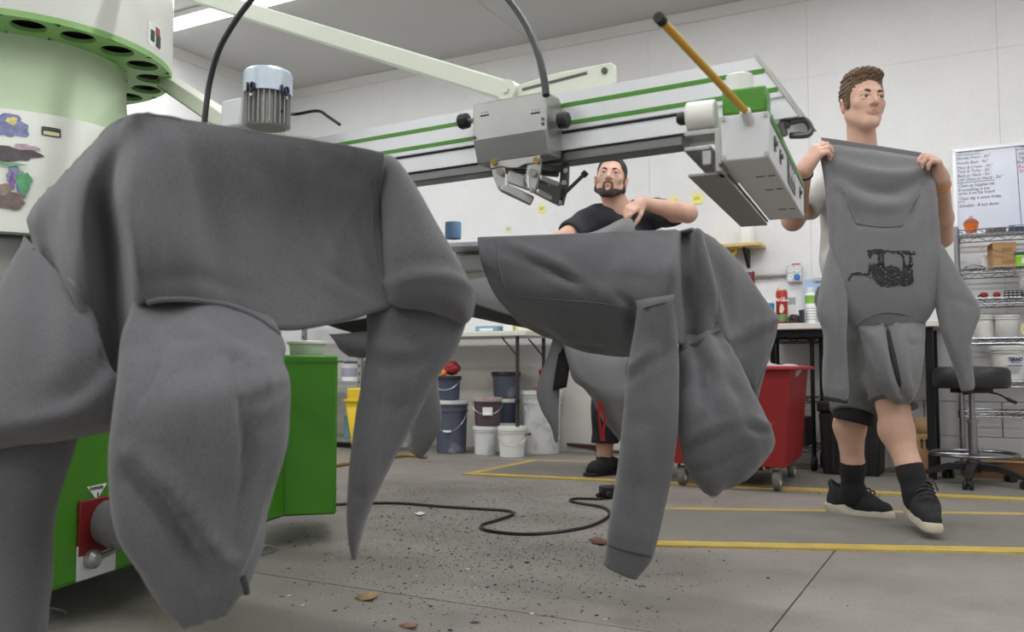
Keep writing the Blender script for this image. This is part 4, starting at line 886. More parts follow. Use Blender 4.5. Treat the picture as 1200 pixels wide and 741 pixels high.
def add_head(S, c, R, sc=1.0, beard=False, jaw=1.0):
    T_ = lambda *q: c + R @ (np.array(q) * sc); s = lambda v: v * sc
    S.ell(T_(0, -.014, .045), np.array([.073, .094, .078]) * sc, R, s(.01))
    S.ell(T_(0, .030, -.012), np.array([.060, .064, .084]) * sc, R, s(.03))
    for e in (-1, 1):
        S.cone(T_(e * .052 * jaw, -.004, -.048), T_(e * .018, .062, -.094), s(.020), s(.017), s(.03))
        S.ell(T_(e * .042, .058, -.016), np.array([.020, .018, .018]) * sc, R, s(.02))
        S.ell(T_(e * .079, -.010, -.008), np.array([.010, .019, .032]) * sc, R @ rotm((0, 1, 0), e * 10) @ rotm((0, 0, 1), -e * 18), s(.006))
        S.ell(T_(e * .083, -.006, -.006), np.array([.006, .010, .018]) * sc, R, s(.004), op='-', mt=None)
    S.ell(T_(0, .070, -.096), np.array([.022, .018, .017]) * sc, R, s(.02))
    S.cone(T_(-.034, .080, .024), T_(.034, .080, .024), s(.012), k=s(.018))
    for e in (-1, 1): S.ell(T_(e * .031, .094, .004), np.array([.017, .014, .012]) * sc, R, s(.012), op='-', mt=None)
    S.cone(T_(0, .088, .014), T_(0, .107, -.024), s(.0085), s(.0125), s(.010))
    for e in (-1, 1): S.ell(T_(e * .011, .098, -.029), np.array([.009, .010, .008]) * sc, R, s(.006))
    for e in (-1, 1): S.ell(T_(e * .0065, .106, -.0375), np.array([.004, .006, .004]) * sc, R, s(.003), op='-', mt=None)
    for e in (-1, 1):                             # lids
        S.cone(T_(e * .018, .0855, .0085), T_(e * .031, .0915, .0125), s(.0045), k=s(.004)); S.cone(T_(e * .031, .0915, .0125), T_(e * .044, .083, .008), s(.0045), k=s(.004))
        S.cone(T_(e * .019, .086, -.004), T_(e * .043, .083, -.005), s(.0045), k=s(.005))
    for e in (-1, 1):
        S.cone(T_(e * .024, .077, -.0575), T_(0, .0905, -.0535), s(.0028), s(.0046), s(.005), mt=1); S.cone(T_(e * .019, .079, -.0630), T_(0, .0875, -.0640), s(.0034), s(.0050), s(.005), mt=1)
    S.cone(T_(-.022, .0925, -.0590), T_(.022, .0925, -.0590), s(.003), k=s(.003), op='-', mt=None)
    return T_
def eyes(T_, sc, R, par, look=(0, 0)):
    for e in (-1, 1):
        c = T_(e * .031, .0775, .003); m = MB(); m.ball(c, .0125 * sc, 16); ey = m.build('eye', M_eye, par, smooth=180)
        d = nv(R @ np.array([look[0], 1, look[1]])); m = MB(); m.lathe([(.0062 * sc, .0112 * sc), (.004 * sc, .0124 * sc), (0, .0128 * sc)], c, 12, d); m.build('iris', M_iris, ey)
def brows(T_, par, mt, sc):
    for e in (-1, 1):
        m = MB(); m.tube(smoothpath([T_(e * .013, .0925, .0205), T_(e * .028, .0925, .0255), T_(e * .047, .080, .0205)], 10), [.0034 * sc, .0042 * sc, .005 * sc, .0052 * sc, .0052 * sc, .005 * sc, .0044 * sc, .0036 * sc, .0028 * sc, .0018 * sc], 6); m.build('eyebrow', mt, par, smooth=180)
def add_hand(S, w_, fy, nz_, curl, sc=1.0, thumb=1, spread=.05, thcurl=0.3, tdir=None):
    """w_ wrist, fy along the hand, nz_ out of the back of the hand; thumb on the +x (thumb=1) side"""
    fy = nv(fy); nz_ = nv(nz_ - fy * np.dot(nz_, fy)); x = np.cross(fy, nz_) * thumb; T_ = lambda a, b, c: w_ + (x * a + fy * b + nz_ * c) * sc
    S.cone(T_(0, 0, 0), T_(.0, .03, 0), .024 * sc, .026 * sc, .02)
    for a, b in ((.026, .080), (.009, .084), (-.009, .080), (-.026, .073)): S.cone(T_(a * .55, .02, 0), T_(a, b, 0), .016 * sc, .0125 * sc, .012)
    for i, (a, b, l) in enumerate(((.027, .082, .075), (.009, .087, .082), (-.010, .083, .076), (-.027, .075, .060))):
        p = np.array([a, b, 0.0]); ang = 0; 
        for sgi, fr in enumerate((.45, .31, .24)):
            ang += math.radians(curl[i][sgi] if isinstance(curl[i], (list, tuple)) else curl[i])
            q = p + np.array([a * spread * 8 * .1, math.cos(ang), -math.sin(ang)]) * l * fr; r0 = (.0098, .0090, .0082)[sgi] * sc; S.cone(T_(*p), T_(*q), r0, r0 * .93, .004); p = q
    p0 = np.array([.022, .018, -.006]); d1 = nv(np.array([.72, .65, -.25]) if tdir is None else np.array(tdir)); p1 = p0 + d1 * .045; d2 = nv(d1 + np.array([-.3, .25, -thcurl])); p2 = p1 + d2 * .034; d3 = nv(d2 + np.array([-.25, .2, -thcurl])); p3 = p2 + d3 * .027
    S.cone(T_(*p0), T_(*p1), .015 * sc, .0118 * sc, .012); S.cone(T_(*p1), T_(*p2), .0112 * sc, .0102 * sc, .004); S.cone(T_(*p2), T_(*p3), .0102 * sc, .0088 * sc, .004)
# ------------------------------------------------------------------ the walking man with the held-up hoodie
Yb = 3.46
pr = thing('person', 'young man in pale t-shirt and grey shorts walking, holding up a printed hoodie', 'person', (G(1030, 606)[0], G(1030, 606)[1], 0), world=True)
Rh = headmat(4, 3, 2)
hc = P(1011, 123, 3.42)
lo = np.array([.95, 2.75, -.01]); hi = np.array([1.95, 3.85, 1.85])
S = SDF(lo, hi, .0045)
hip_l, hip_r = P(996, 345, 3.50), P(1040, 345, 3.46)
sh_l, sh_r = P(972, 207, 3.46), P(1062, 210, 3.50)
el_l, el_r = P(929, 258, 3.40), P(1104, 278, 3.50)
wr_l, wr_r = P(943, 198, 3.13), P(1103, 209, 3.17)
kn_l, kn_r = P(1000, 462, 3.42), P(1046, 470, 3.22)
an_l, an_r = P(999, 574, 3.50), P(1073, 577, 3.14)
neck = P(1015, 172, 3.47); chest = P(1016, 235, 3.47); waist = P(1016, 300, 3.49); pel = P(1018, 345, 3.49)
S.ell(chest, (.155, .105, .17), None, .05); S.cone(chest, waist, .115, .105, .06); S.cone(waist, pel, .11, .12, .06)
S.cone(sh_l, sh_r, .058, .058, .05); S.cone(P(996, 196, 3.47), P(1036, 197, 3.48), .05, .05, .05)
S.cone(P(1011, 182, 3.47), hc + Rh @ np.array([0, -.022, -.05]), .058, .053, .025)
S.cone(sh_l, el_l, .050, .040, .03); S.cone(el_l, el_l * .65 + wr_l * .35, .040, .041, .02); S.cone(el_l * .65 + wr_l * .35, wr_l, .041, .027, .02)
S.cone(sh_r, el_r, .050, .040, .03); S.cone(el_r, el_r * .65 + wr_r * .35, .040, .041, .02); S.cone(el_r * .65 + wr_r * .35, wr_r, .041, .027, .02)
for hp, kn, an in ((hip_l, kn_l, an_l), (hip_r, kn_r, an_r)):
    S.cone(hp, kn, .082, .056, .04); d = an - kn; cf = kn + d * .33 + np.array([-.006, .018, 0])
    S.cone(kn, cf, .054, .058, .03); S.cone(cf, kn + d * .72, .057, .041, .03); S.cone(kn + d * .72, an, .041, .036, .02)
T_ = add_head(S, hc, Rh, 1.0, jaw=.96)
gl, gr = P(962, 172, 3.13), P(1092, 184, 3.18)
add_hand(S, wr_l, P(968, 163, 3.085) - wr_l, np.array([-.6, -.55, .55]), [[35, 55, 35], [40, 55, 35], [45, 55, 40], [50, 55, 40]], .98, thumb=-1, tdir=(.55, .85, -.35), thcurl=.2)
add_hand(S, wr_r, P(1090, 172, 3.12) - wr_r, np.array([.35, -.35, .85]), [[45, 65, 35], [48, 65, 35], [50, 65, 40], [52, 65, 40]], .98, thumb=1, tdir=(.6, .75, -.5), thcurl=.3)
body_o = S.mesh('body', [M_skin, M_lip], pr)
eyes(T_, 1.0, Rh, pr, (.15, 0)); brows(T_, pr, M_hairb, 1.0)
# hair
H_ = SDF(hc - .17, hc + np.array([.17, .17, .2]), .0032)
H_.ell(T_(0, -.018, .052), (.078, .098, .082), Rh, .01); H_.ell(T_(0, .032, .112), (.060, .050, .026), Rh, .03); H_.ell(T_(.0, -.03, .115), (.062, .07, .026), Rh, .03); H_.ell(T_(.012, .046, .108), (.046, .028, .018), Rh, .02)
H_.rough(.003, 270, 1.0)
H_.ell(T_(0, .088, -.020), (.068, .050, .094), Rh, .006, op='-', mt=None)       # face opening
H_.plane(T_(0, -.02, -.024), Rh @ np.array([0, -.06, 1.0])); 
for e in (-1, 1): H_.cone(T_(e * .064, .022, .045), T_(e * .066, .014, -.018), .013, .009, .01)
for e in (-1, 1): H_.ell(T_(e * .082, -.008, -.010), (.018, .024, .036), Rh, .004, op='-', mt=None)
H_.mesh('hair', [M_hairb], pr)
# t-shirt
S = SDF(lo, hi, .008)
S.ell(chest, (.176, .122, .18), None, .05); S.cone(chest + np.array([-.02, 0, 0]), waist + np.array([-.035, 0, 0]), .145, .15, .06); S.cone(waist, pel, .13, .14, .06); S.cone(sh_l, sh_r, .068, .068, .05); S.cone(P(994, 197, 3.47), P(1038, 198, 3.48), .056, .056, .05)
e5 = sh_l * .36 + el_l * .64; S.cone(sh_l, e5, .064, .068, .03); e6 = sh_r * .4 + el_r * .6; S.cone(sh_r, e6, .064, .066, .03)
S.rough(.004, 30, 2.0)
S.cone(P(1012, 180, 3.46), P(1012, 150, 3.44), .068, .075, .004, op='-', mt=None); S.plane(P(1016, 372, 3.5), (0, 0, 1))
S.cone(e5 + nv(el_l - sh_l) * .078, e5 + nv(el_l - sh_l) * .3, .075, .10, .004, op='-', mt=None); S.cone(e6 + nv(el_r - sh_r) * .078, e6 + nv(el_r - sh_r) * .3, .075, .10, .004, op='-', mt=None)
S.mesh('t_shirt', [M_tw], pr)
# shorts and liner
S = SDF(lo, hi, .008)
for hp, kn, w_ in ((hip_l, kn_l, .085), (hip_r, kn_r, .085)):
    d = kn - hp; S.cone(hp, kn + d * .22, .105, w_, .04)
S.cone(hip_l, hip_r, .13, .13, .05); S.rough(.005, 34, 4.0)
S.plane(P(1030, 482, 3.3), (.28, .35, 1)); S.plane(P(1016, 335, 3.5), (0, 0, -1))
so = S.mesh('shorts', [M_short], pr)
S = SDF(lo, hi, .007); d = kn_l - hip_l; S.cone(hip_l, kn_l + d * .34, .085, .074, .02); S.plane(P(1006, 497, 3.42), (.25, .0, 1)); S.plane(P(1016, 420, 3.5), (0, 0, -1)); S.mesh('shorts_liner', [M_sock], so)
# socks, shoes
def sock(kn, an, top, par):
    S = SDF(np.minimum(kn, an) - .12, np.maximum(kn, an) + .12, .004); d = an - kn
    S.cone(kn + d * .6, kn + d * .8, .049, .044, .02); S.cone(kn + d * .8, an, .044, .042, .02); S.cone(an, an - ZV * .03, .042, .042, .02); S.plane(kn + d * top, d); return S.mesh('sock', [M_sock], par)
sock(kn_l, an_l, .70, pr); sock(kn_r, an_r, .70, pr)
M_lace = mat('shoe_lace', (52, 52, 54), .8)
def shoe(heel, toe, up, par, lacec=M_lace):
    """heel and toe points on the sole's underside"""
    fx = nv(toe - heel); uz = nv(up - fx * np.dot(up, fx)); sy = np.cross(uz, fx); L_ = np.linalg.norm(toe - heel); T_ = lambda a, b, c: heel + fx * a * L_ + sy * b + uz * c
    S = SDF(np.minimum(heel, toe) - .14, np.maximum(heel, toe) + .14, .004)
    S.cone(T_(.10, 0, .055), T_(.13, 0, .095), .042, .043, .02); S.cone(T_(.12, 0, .05), T_(.45, .003, .055), .043, .043, .03); S.cone(T_(.35, 0, .085), T_(.6, .003, .055), .034, .034, .03); S.cone(T_(.5, .003, .045), T_(.86, .004, .034), .044, .032, .03)
    S.cone(T_(-.02, 0, .12), T_(.06, 0, .10), .016, .016, .015)
    S.cone(T_(.16, 0, .10), T_(.10, 0, .22), .036, .036, .004, op='-', mt=None)
    S.plane(T_(0, 0, .020), uz); s = S.mesh('shoe', [M_shoe], par)
    S = SDF(np.minimum(heel, toe) - .12, np.maximum(heel, toe) + .12, .004)
    S.cone(T_(.12, 0, .014), T_(.5, .002, .010), .047, .043, .02); S.cone(T_(.5, .002, .010), T_(.88, .004, .012), .046, .036, .02); S.cone(T_(.03, 0, .04), T_(.3, .0, .02), .046, .045, .02)
    S.plane(T_(0, 0, .0), uz); S.plane(T_(.1, 0, .046), -uz + fx * .0 + fx * .10); S.mesh('sole', [M_sole], s)
    for k in range(5):
        a = .36 + .075 * k; h_ = .136 - .0085 * k; m = MB(); m.tube(smoothpath([T_(a, -.030, h_ - .014), T_(a + .015, -.012, h_), T_(a + .015, .014, h_), T_(a, .032, h_ - .014)], 9), .0035, 6); m.build('lace', lacec, s)
    for b in (-.03, .028):
        m = MB(); m.tube(smoothpath([T_(.40, 0, .134), T_(.37, b * .8, .148), T_(.43, b * 1.2, .136), T_(.48, b * 1.5, .112)], 10), .003, 6); m.build('lace', lacec, s)
    return s
shoe(G(977, 601, .003), G(1046, 610, .003), ZV, pr)
shoe(P(1072, 598, 3.24), P(1093, 626, 2.98), nv(np.array([.0, -.25, 1.0])), pr)
# wristbands
def band(c, ax, r, mt, nm, par):
    x, y, d = frame_of(ax); m = MB(); m.tube([c + (x * math.cos(t) + y * math.sin(t)) * r for t in np.linspace(0, 2 * math.pi, 25)[:-1]], .004, 6, closed=True); return m.build(nm, mt, par)
band(wr_l * .92 + el_l * .08, wr_l - el_l, .031, M_cord, 'wristband', pr); band(wr_r * .9 + el_r * .1, wr_r - el_r, .031, mat('orange_band', (206, 130, 40), .5), 'wristband', pr)
# ------------------------------------------------------------------ the hoodie he holds, upside down by the hem
hh = thing('hoodie', 'grey hoodie held upside down by its hem, dark printed picture on the front', 'hoodie', P(1035, 180, 3.15), world=True)
Q = ptube([((957, 168), (1091, 186), 3.14, 3.18, .03), ((960, 180), (1094, 194), 3.13, 3.17, .05), ((966, 215), (1097, 225), 3.12, 3.16, .09), ((970, 255), (1099, 258), 3.12, 3.15, .11), ((973, 295), (1102, 295), 3.12, 3.15, .12), ((977, 330), (1101, 330), 3.12, 3.15, .12), ((982, 358), (1096, 358), 3.13, 3.15, .11), ((995, 380), (1085, 377), 3.14, 3.15, .08), ((1010, 392), (1075, 386), 3.15, 3.15, .03)], 90, 72, .005, 21.0, fs=(8, 4))
Q = folds(Q, [([(985, 205), (1020, 222), (1055, 224), (1085, 205)], -.024, 7), ([(980, 190), (1025, 203), (1062, 204), (1086, 196)], .014, 6), ([(985, 225), (1000, 248), (1008, 262)], -.018, 5), ([(1090, 205), (1075, 235), (1068, 260)], -.016, 5), ([(1000, 232), (1030, 242), (1060, 238)], .014, 8), ([(975, 200), (980, 240), (982, 285)], -.010, 5), ([(1086, 215), (1091, 250), (1092, 300)], -.008, 4), ([(978, 250), (984, 300), (988, 350)], .005, 6), ([(1000, 300), (1010, 340), (1005, 370)], -.006, 8), ([(1085, 300), (1080, 340), (1085, 370)], .006, 8), ([(1003, 262), (1030, 266), (1058, 265)], -.004, 3)], True)
m = MB(); tubemesh(m, Q, True, True); hb = m.build('body', M_hood2, hh, smooth=180)
Q = ptube([((962, 161), (1086, 180), 3.18, 3.215, .012), ((963, 170), (1090, 188), 3.185, 3.215, .02), ((966, 185), (1090, 200), 3.18, 3.2, .03)], 14, 50, .001, 3.0)
m = MB(); tubemesh(m, Q, True, True); m.build('back_hem', M_hood2, hh, smooth=180)
Q = ptube([((972, 290), (986, 300), 3.13, 3.13, .05), ((965, 325), (990, 330), 3.12, 3.12, .08), ((958, 365), (992, 370), 3.11, 3.11, .09), ((966, 392), (990, 398), 3.11, 3.11, .09), ((964, 430), (992, 430), 3.12, 3.12, .09), ((964, 452), (994, 455), 3.12, 3.12, .085), ((966, 466), (993, 470), 3.12, 3.12, .07)], 40, 40, .005, 17.0)
Q = folds(Q, [([(968, 330), (975, 370), (972, 420)], .008, 5), ([(980, 340), (983, 390), (982, 450)], -.010, 4)], True)
m = MB(); tubemesh(m, Q, True); sl1 = m.build('sleeve', M_hood2, hh, smooth=180)
m = MB(); Q = ptube([((965, 464), (993, 468), 3.12, 3.12, .068), ((966, 469), (992, 473), 3.12, 3.12, .066)], 4, 40, 0); tubemesh(m, Q, True); m.build('cuff', M_cord, sl1, smooth=180)
Q = ptube([((1090, 285), (1103, 288), 3.14, 3.15, .05), ((1093, 320), (1120, 318), 3.13, 3.14, .08), ((1096, 350), (1137, 345), 3.12, 3.13, .09), ((1102, 385), (1147, 366), 3.11, 3.12, .09), ((1112, 415), (1138, 398), 3.11, 3.11, .085), ((1121, 437), (1139, 428), 3.11, 3.11, .07), ((1126, 453), (1141, 450), 3.11, 3.11, .06), ((1128, 459), (1140, 457), 3.11, 3.11, .05)], 44, 40, .005, 19.0)
Q = folds(Q, [([(1108, 350), (1125, 352), (1145, 362)], -.006, 4), ([(1108, 330), (1120, 350), (1128, 390)], .006, 6)], True)
m = MB(); tubemesh(m, Q, True); sl2 = m.build('sleeve', M_hood2, hh, smooth=180)
m = MB(); Q = ptube([((1127, 455), (1141, 452), 3.11, 3.11, .05), ((1130, 463), (1138, 462), 3.11, 3.11, .04)], 4, 40, 0); tubemesh(m, Q, True); m.build('cuff', M_cord, sl2, smooth=180)
# hood: one tube; a dark strip in its crease stands in for the opening's shade
Q = ptube([((1001, 372), (1086, 370), 3.15, 3.16, .03), ((1006, 386), (1085, 382), 3.13, 3.14, .07), ((1012, 402), (1083, 400), 3.11, 3.12, .10), ((1018, 425), (1079, 424), 3.10, 3.11, .12), ((1027, 448), (1074, 447), 3.10, 3.11, .12), ((1040, 465), (1069, 463), 3.10, 3.11, .09), ((1051, 475), (1064, 473), 3.11, 3.11, .04)], 60, 56, .006, 23.0, harm=.006, hk=1.3)
Q = folds(Q, [([(1039, 372), (1044, 400), (1050, 430), (1057, 462)], -.032, 4), ([(1032, 376), (1035, 405), (1041, 435), (1050, 462)], .012, 5), ([(1047, 376), (1054, 405), (1062, 440), (1065, 462)], .012, 5), ([(1012, 392), (1022, 415), (1026, 440)], -.010, 5), ([(1075, 390), (1070, 420), (1070, 445)], -.010, 5), ([(1060, 392), (1068, 402), (1080, 404)], -.006, 4), ([(1008, 384), (1020, 392), (1030, 396)], .006, 5)], True)
m = MB(); tubemesh(m, Q, True); hd = m.build('hood', M_hood2, hh, smooth=180); HO = Hit(hd)
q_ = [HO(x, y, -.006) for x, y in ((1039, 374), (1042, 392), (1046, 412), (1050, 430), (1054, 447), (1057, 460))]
m = MB(); m.tube(smoothpath(q_, 24), [.004 + .012 * math.sin(math.pi * k / 23) for k in range(24)], 8); m.build('hood_opening_shade', M_cord, hd, smooth=180)
for x_ in (1034, 1043):
    c = HO(x_, 381, .002); m = MB(); m.tube([c + np.array([math.cos(t), 0, math.sin(t)]) * .005 for t in np.linspace(0, 6.283, 13)[:-1]], .0018, 6, closed=True); m.build('grommet', M_steel, hd)
HH = Hit(hb, hd)
bodyQ = None
def onto(px, py, Qs=None, lift=.002): return HH(px, py, min(lift, .003) * .5)
seamline([onto(x, y, bodyQ) for x, y in ((1003, 262), (1020, 265), (1040, 266), (1057, 265))], 'pocket_seam', hh, .0018, mt=M_hood3)
seamline([onto(x, y, bodyQ) for x, y in ((988, 224), (995, 243), (1003, 262))], 'pocket_seam', hh, .0018, mt=M_hood3); seamline([onto(x, y, bodyQ) for x, y in ((1078, 228), (1068, 246), (1057, 265))], 'pocket_seam', hh, .0018, mt=M_hood3)
seamline([onto(x, y, bodyQ, .006) for x, y in ((1003, 384), (1015, 374), (1035, 367), (1060, 369), (1082, 379))], 'neck_seam', hh, .002, mt=M_hood3)
# print: dark shapes laid on the front
M_print = mat('black_print', (40, 40, 43), .8, var=.2, vscale=90)
def printpoly(pts):
    m = MB(); n = len(pts); xs = [p[0] for p in pts]; ys = [p[1] for p in pts]; st_ = 1.0
    def ins(x, y):
        c = False
        for i in range(n):
            (x0, y0), (x1, y1) = pts[i], pts[i - 1]
            if (y0 > y) != (y1 > y) and x < (x1 - x0) * (y - y0) / (y1 - y0) + x0: c = not c
        return c
    cache = {}
    def vid(i, j):
        if (i, j) not in cache: m.v.append(tuple(HH(min(xs) + i * st_, min(ys) + j * st_, .0012))); cache[(i, j)] = len(m.v) - 1
        return cache[(i, j)]
    for i in range(int((max(xs) - min(xs)) / st_) + 1):
        for j in range(int((max(ys) - min(ys)) / st_) + 1):
            x, y = min(xs) + (i + .5) * st_, min(ys) + (j + .5) * st_
            if ins(x, y) and fnoise(x * .33, y * .45, 3) < .36: m.f.append((vid(i, j), vid(i + 1, j), vid(i + 1, j + 1), vid(i, j + 1))); m.m.append(0)
    return m.build('print', M_print, hh, smooth=180)
def printline(pts, r): m = MB(); m.tube(smoothpath([onto(x, y, bodyQ, .002) for x, y in pts], 14), r, 5); m.build('print', M_print, hh)
for pp in ([(1016, 293), (1030, 292), (1046, 294), (1060, 294), (1073, 295), (1073, 299), (1058, 299), (1044, 297), (1022, 298), (1021, 303), (1018, 302)], [(1028, 296), (1032, 296), (1032, 306), (1036, 314), (1029, 312)], [(1033, 296), (1035.5, 296), (1037, 314), (1033, 312)], [(1055, 297), (1060, 298), (1060, 305), (1064, 314), (1058, 314), (1058, 304)], [(1065, 296), (1068, 297), (1070, 312), (1065, 314)], [(993, 329), (998, 320), (1007, 319), (1017, 321), (1017, 324), (1007, 322.5), (999, 323), (995, 330)], [(1019, 308), (1022, 309), (1021, 318), (1019, 324), (1016, 322)]): printpoly(pp)
printpoly([(1020, 316), (1024, 308), (1033, 309), (1037, 313), (1044, 311), (1050, 312), (1056, 316), (1056, 330), (1052, 335), (1040, 337), (1032, 336), (1026, 330), (1022, 324)])
printpoly([(1056, 316), (1062, 312), (1068, 308), (1070, 318), (1071, 330), (1067, 335), (1058, 336), (1054, 334)])
M_pl = mat('print_gap', (84, 84, 88), .85)
for pts in (((1018, 325), (1026, 327), (1035, 329)), ((1040, 316), (1046, 315), (1051, 318), (1048, 323), (1041, 322)), ((1040, 326), (1046, 328), (1051, 325)), ((1057, 320), (1055, 328), (1053, 335)), ((1061, 314), (1062, 322)), ((1040, 332), (1046, 332))):
    m = MB(); m.tube(smoothpath([onto(x, y, bodyQ, .006) for x, y in pts], 10), .0012, 5); m.build('print_detail', M_pl, hh)
# ------------------------------------------------------------------ the bearded man behind the press
pb = thing('person', 'bearded man in black t-shirt leaning over a pallet behind the press', 'person', (G(720, 556)[0], G(720, 556)[1], 0), world=True)
Rb = headmat(-12, 10, 6); YB = 4.55
hb_ = P(716, 211, YB); lo = np.array([.1, 3.85, -.01]); hi = np.array([1.35, 5.25, 1.92]); S = SDF(lo, hi, .005)
nk = P(727, 250, YB + .05); shl, shr = P(687, 262, YB + .08), P(768, 250, YB + .10); ch = P(728, 295, YB + .10); wa = P(732, 350, YB + .2); pe = P(734, 390, YB + .26)
ell, elr = P(655, 282, YB - .15), P(806, 250, YB - .22); wrr = P(752, 238, YB - .36); wrl = P(640, 300, YB - .40)
S.ell(ch, (.175, .115, .19), None, .05); S.cone(ch, wa, .125, .12, .06); S.cone(wa, pe, .12, .13, .06); S.cone(shl, shr, .062, .062, .05); S.cone(P(706, 253, YB + .06), P(752, 246, YB + .07), .05, .05, .06)
S.cone(nk, hb_ + Rb @ np.array([0, -.022, -.05]), .066, .060, .03)
S.cone(shl, ell, .054, .044, .03); S.cone(ell, wrl, .044, .029, .02); S.cone(shr, elr, .056, .046, .03); S.cone(elr, elr * .6 + wrr * .4, .046, .044, .02); S.cone(elr * .6 + wrr * .4, wrr, .044, .030, .02)
hl, hr2 = P(716, 395, YB + .28), P(752, 395, YB + .25); kl, kr = P(712, 470, YB + .22), P(760, 470, YB + .2); al, ar = P(708, 540, YB + .3), P(765, 543, YB + .26)
for hp, kn, an in ((hl, kl, al), (hr2, kr, ar)):
    S.cone(hp, kn, .085, .06, .04); S.cone(kn, kn * .6 + an * .4, .058, .058, .03); S.cone(kn * .6 + an * .4, an, .056, .04, .03)
TB = add_head(S, hb_, Rb, 1.03, jaw=1.06)
add_hand(S, wrr, P(728, 252, YB - .42) - wrr, np.array([-.1, -.6, .75]), [[15, 60, 40], [35, 70, 40], [45, 70, 40], [50, 70, 40]], 1.0, thumb=-1, tdir=(.5, .85, -.4))
add_hand(S, wrl, np.array([-.5, -.7, -.25]), np.array([-.1, -.2, 1.0]), [20, 22, 24, 26], 1.0, thumb=1)
S.mesh('body', [M_skin, M_lip], pb); eyes(TB, 1.03, Rb, pb, (.15, .15)); brows(TB, pb, M_hairk, 1.0)
H_ = SDF(hb_ - .17, hb_ + .17, .0035); H_.ell(TB(0, -.014, .048), np.array([.0775, .0985, .0815]) * 1.03, Rb, .01); H_.ell(TB(0, .085, -.012), (.060, .062, .094), Rb, .006, op='-', mt=None)
for e in (-1, 1): H_.ell(TB(e * .030, .092, .045), (.032, .05, .034), Rb, .006, op='-', mt=None)
H_.ell(TB(0, 0, 0), (.001, .001, .001), Rb, .006, op='-', mt=None); H_.plane(TB(0, -.02, -.010), Rb @ np.array([0, -.2, 1.0])); H_.rough(.0008, 300)
for e in (-1, 1): H_.ell(TB(e * .080, -.006, -.012), (.018, .024, .036), Rb, .004, op='-', mt=None)
H_.mesh('hair', [M_hairk], pb)
H_ = SDF(hb_ - .17, hb_ + .17, .0032)
for e in (-1, 1):
    H_.cone(TB(e * .0560, -.002, -.050), TB(e * .020, .063, -.097), .0245, .0215, .012); H_.cone(TB(e * .064, -.004, -.015), TB(e * .058, -.002, -.05), .010, .0235, .01); H_.cone(TB(e * .040, .045, -.075), TB(e * .026, .072, -.082), .014, .010, .01)
    H_.cone(TB(e * .023, .083, -.064), TB(e * .018, .080, -.09), .0045, .010, .006); H_.cone(TB(0, .0925, -.0445), TB(e * .020, .0845, -.0495), .0034, .0042, .003); H_.cone(TB(e * .020, .0845, -.0495), TB(e * .0235, .081, -.064), .0042, .005, .003)
H_.ell(TB(0, .0715, -.099), np.array([.026, .022, .019]) * 1.03, Rb, .012); H_.ell(TB(0, .086, -.05), (.028, .03, .024), Rb, .003, op='-', mt=None) if False else None
H_.rough(.0008, 320); H_.mesh('beard', [M_beard], pb)
S = SDF(lo, hi, .008)
S.ell(ch, (.19, .13, .20), None, .05); S.cone(ch, wa, .14, .14, .06); S.cone(wa, pe, .14, .15, .06); S.cone(shl, shr, .074, .074, .05); S.cone(P(702, 256, YB + .05), P(752, 249, YB + .06), .070, .070, .05)
e5 = shl * .45 + ell * .55; e6 = shr * .5 + elr * .5; S.cone(shl, e5, .07, .07, .03); S.cone(shr, e6, .07, .072, .03); S.rough(.004, 32, 1.0)
S.cone(nk + ZV * .03 + np.array([0, -.02, 0]), nk + np.array([-.01, -.03, .16]),   .062, .07, .004, op='-', mt=None); S.plane(P(733, 405, YB + .25), (0, 0, 1))
S.cone(e5 + nv(ell - shl) * .07, e5 + nv(ell - shl) * .28, .07, .10, .004, op='-', mt=None); S.cone(e6 + nv(elr - shr) * .07, e6 + nv(elr - shr) * .28, .07, .10, .004, op='-', mt=None)
S.mesh('t_shirt', [M_tb], pb)
S = SDF(lo, hi, .008)
for hp, kn, an in ((hl, kl, al), (hr2, kr, ar)): S.cone(hp, kn, .105, .085, .05); S.cone(kn, kn * .25 + an * .75, .085, .075, .03)
S.cone(hl, hr2, .13, .13, .05); S.rough(.005, 30, 3.0); S.plane(P(733, 378, YB + .25), (0, 0, -1)); S.plane(al + ZV * .10, (0, 0, 1)); S.mesh('trousers', [mat('dark_trousers', (38, 38, 42), .9)], pb)
for an, hx, tx in ((al, (722, 556), (690, 560)), (ar, (778, 560), (745, 566))):
    heel, toe = G(hx[0], hx[1], .004), G(tx[0], tx[1], .004); S = SDF(np.minimum(heel, toe) - .15, np.maximum(np.maximum(heel, toe), an) + .12, .005); fx = toe - heel
    S.cone(an + ZV * .06, an, .042, .04, .02); S.cone(an, heel + ZV * .05 + fx * .1, .04, .042, .02); S.cone(heel + fx * .1 + ZV * .05, heel + fx * .55 + ZV * .055, .042, .042, .02); S.cone(heel + fx * .5 + ZV * .05, heel + fx * .9 + ZV * .035, .042, .032, .02); S.plane(heel + ZV * .02, (0, 0, 1)); S.mesh('sock', [M_sock], pb)
    S = SDF(np.minimum(heel, toe) - .14, np.maximum(heel, toe) + .12, .005); S.cone(heel + fx * .1 + ZV * .01, heel + fx * .9 + ZV * .01, .048, .046, .02); S.plane(heel, (0, 0, 1)); S.plane(heel + ZV * .026, (0, 0, -1)); sd = S.mesh('sandal_sole', [M_rub], pb)
    S = SDF(np.minimum(heel, toe) - .14, np.maximum(heel, toe) + .12, .005); S.cone(heel + fx * .45 + ZV * .045, heel + fx * .75 + ZV * .038, .052, .05, .02); S.plane(heel + ZV * .01, (0, 0, 1)); S.mesh('sandal_strap', [M_shoe], sd)
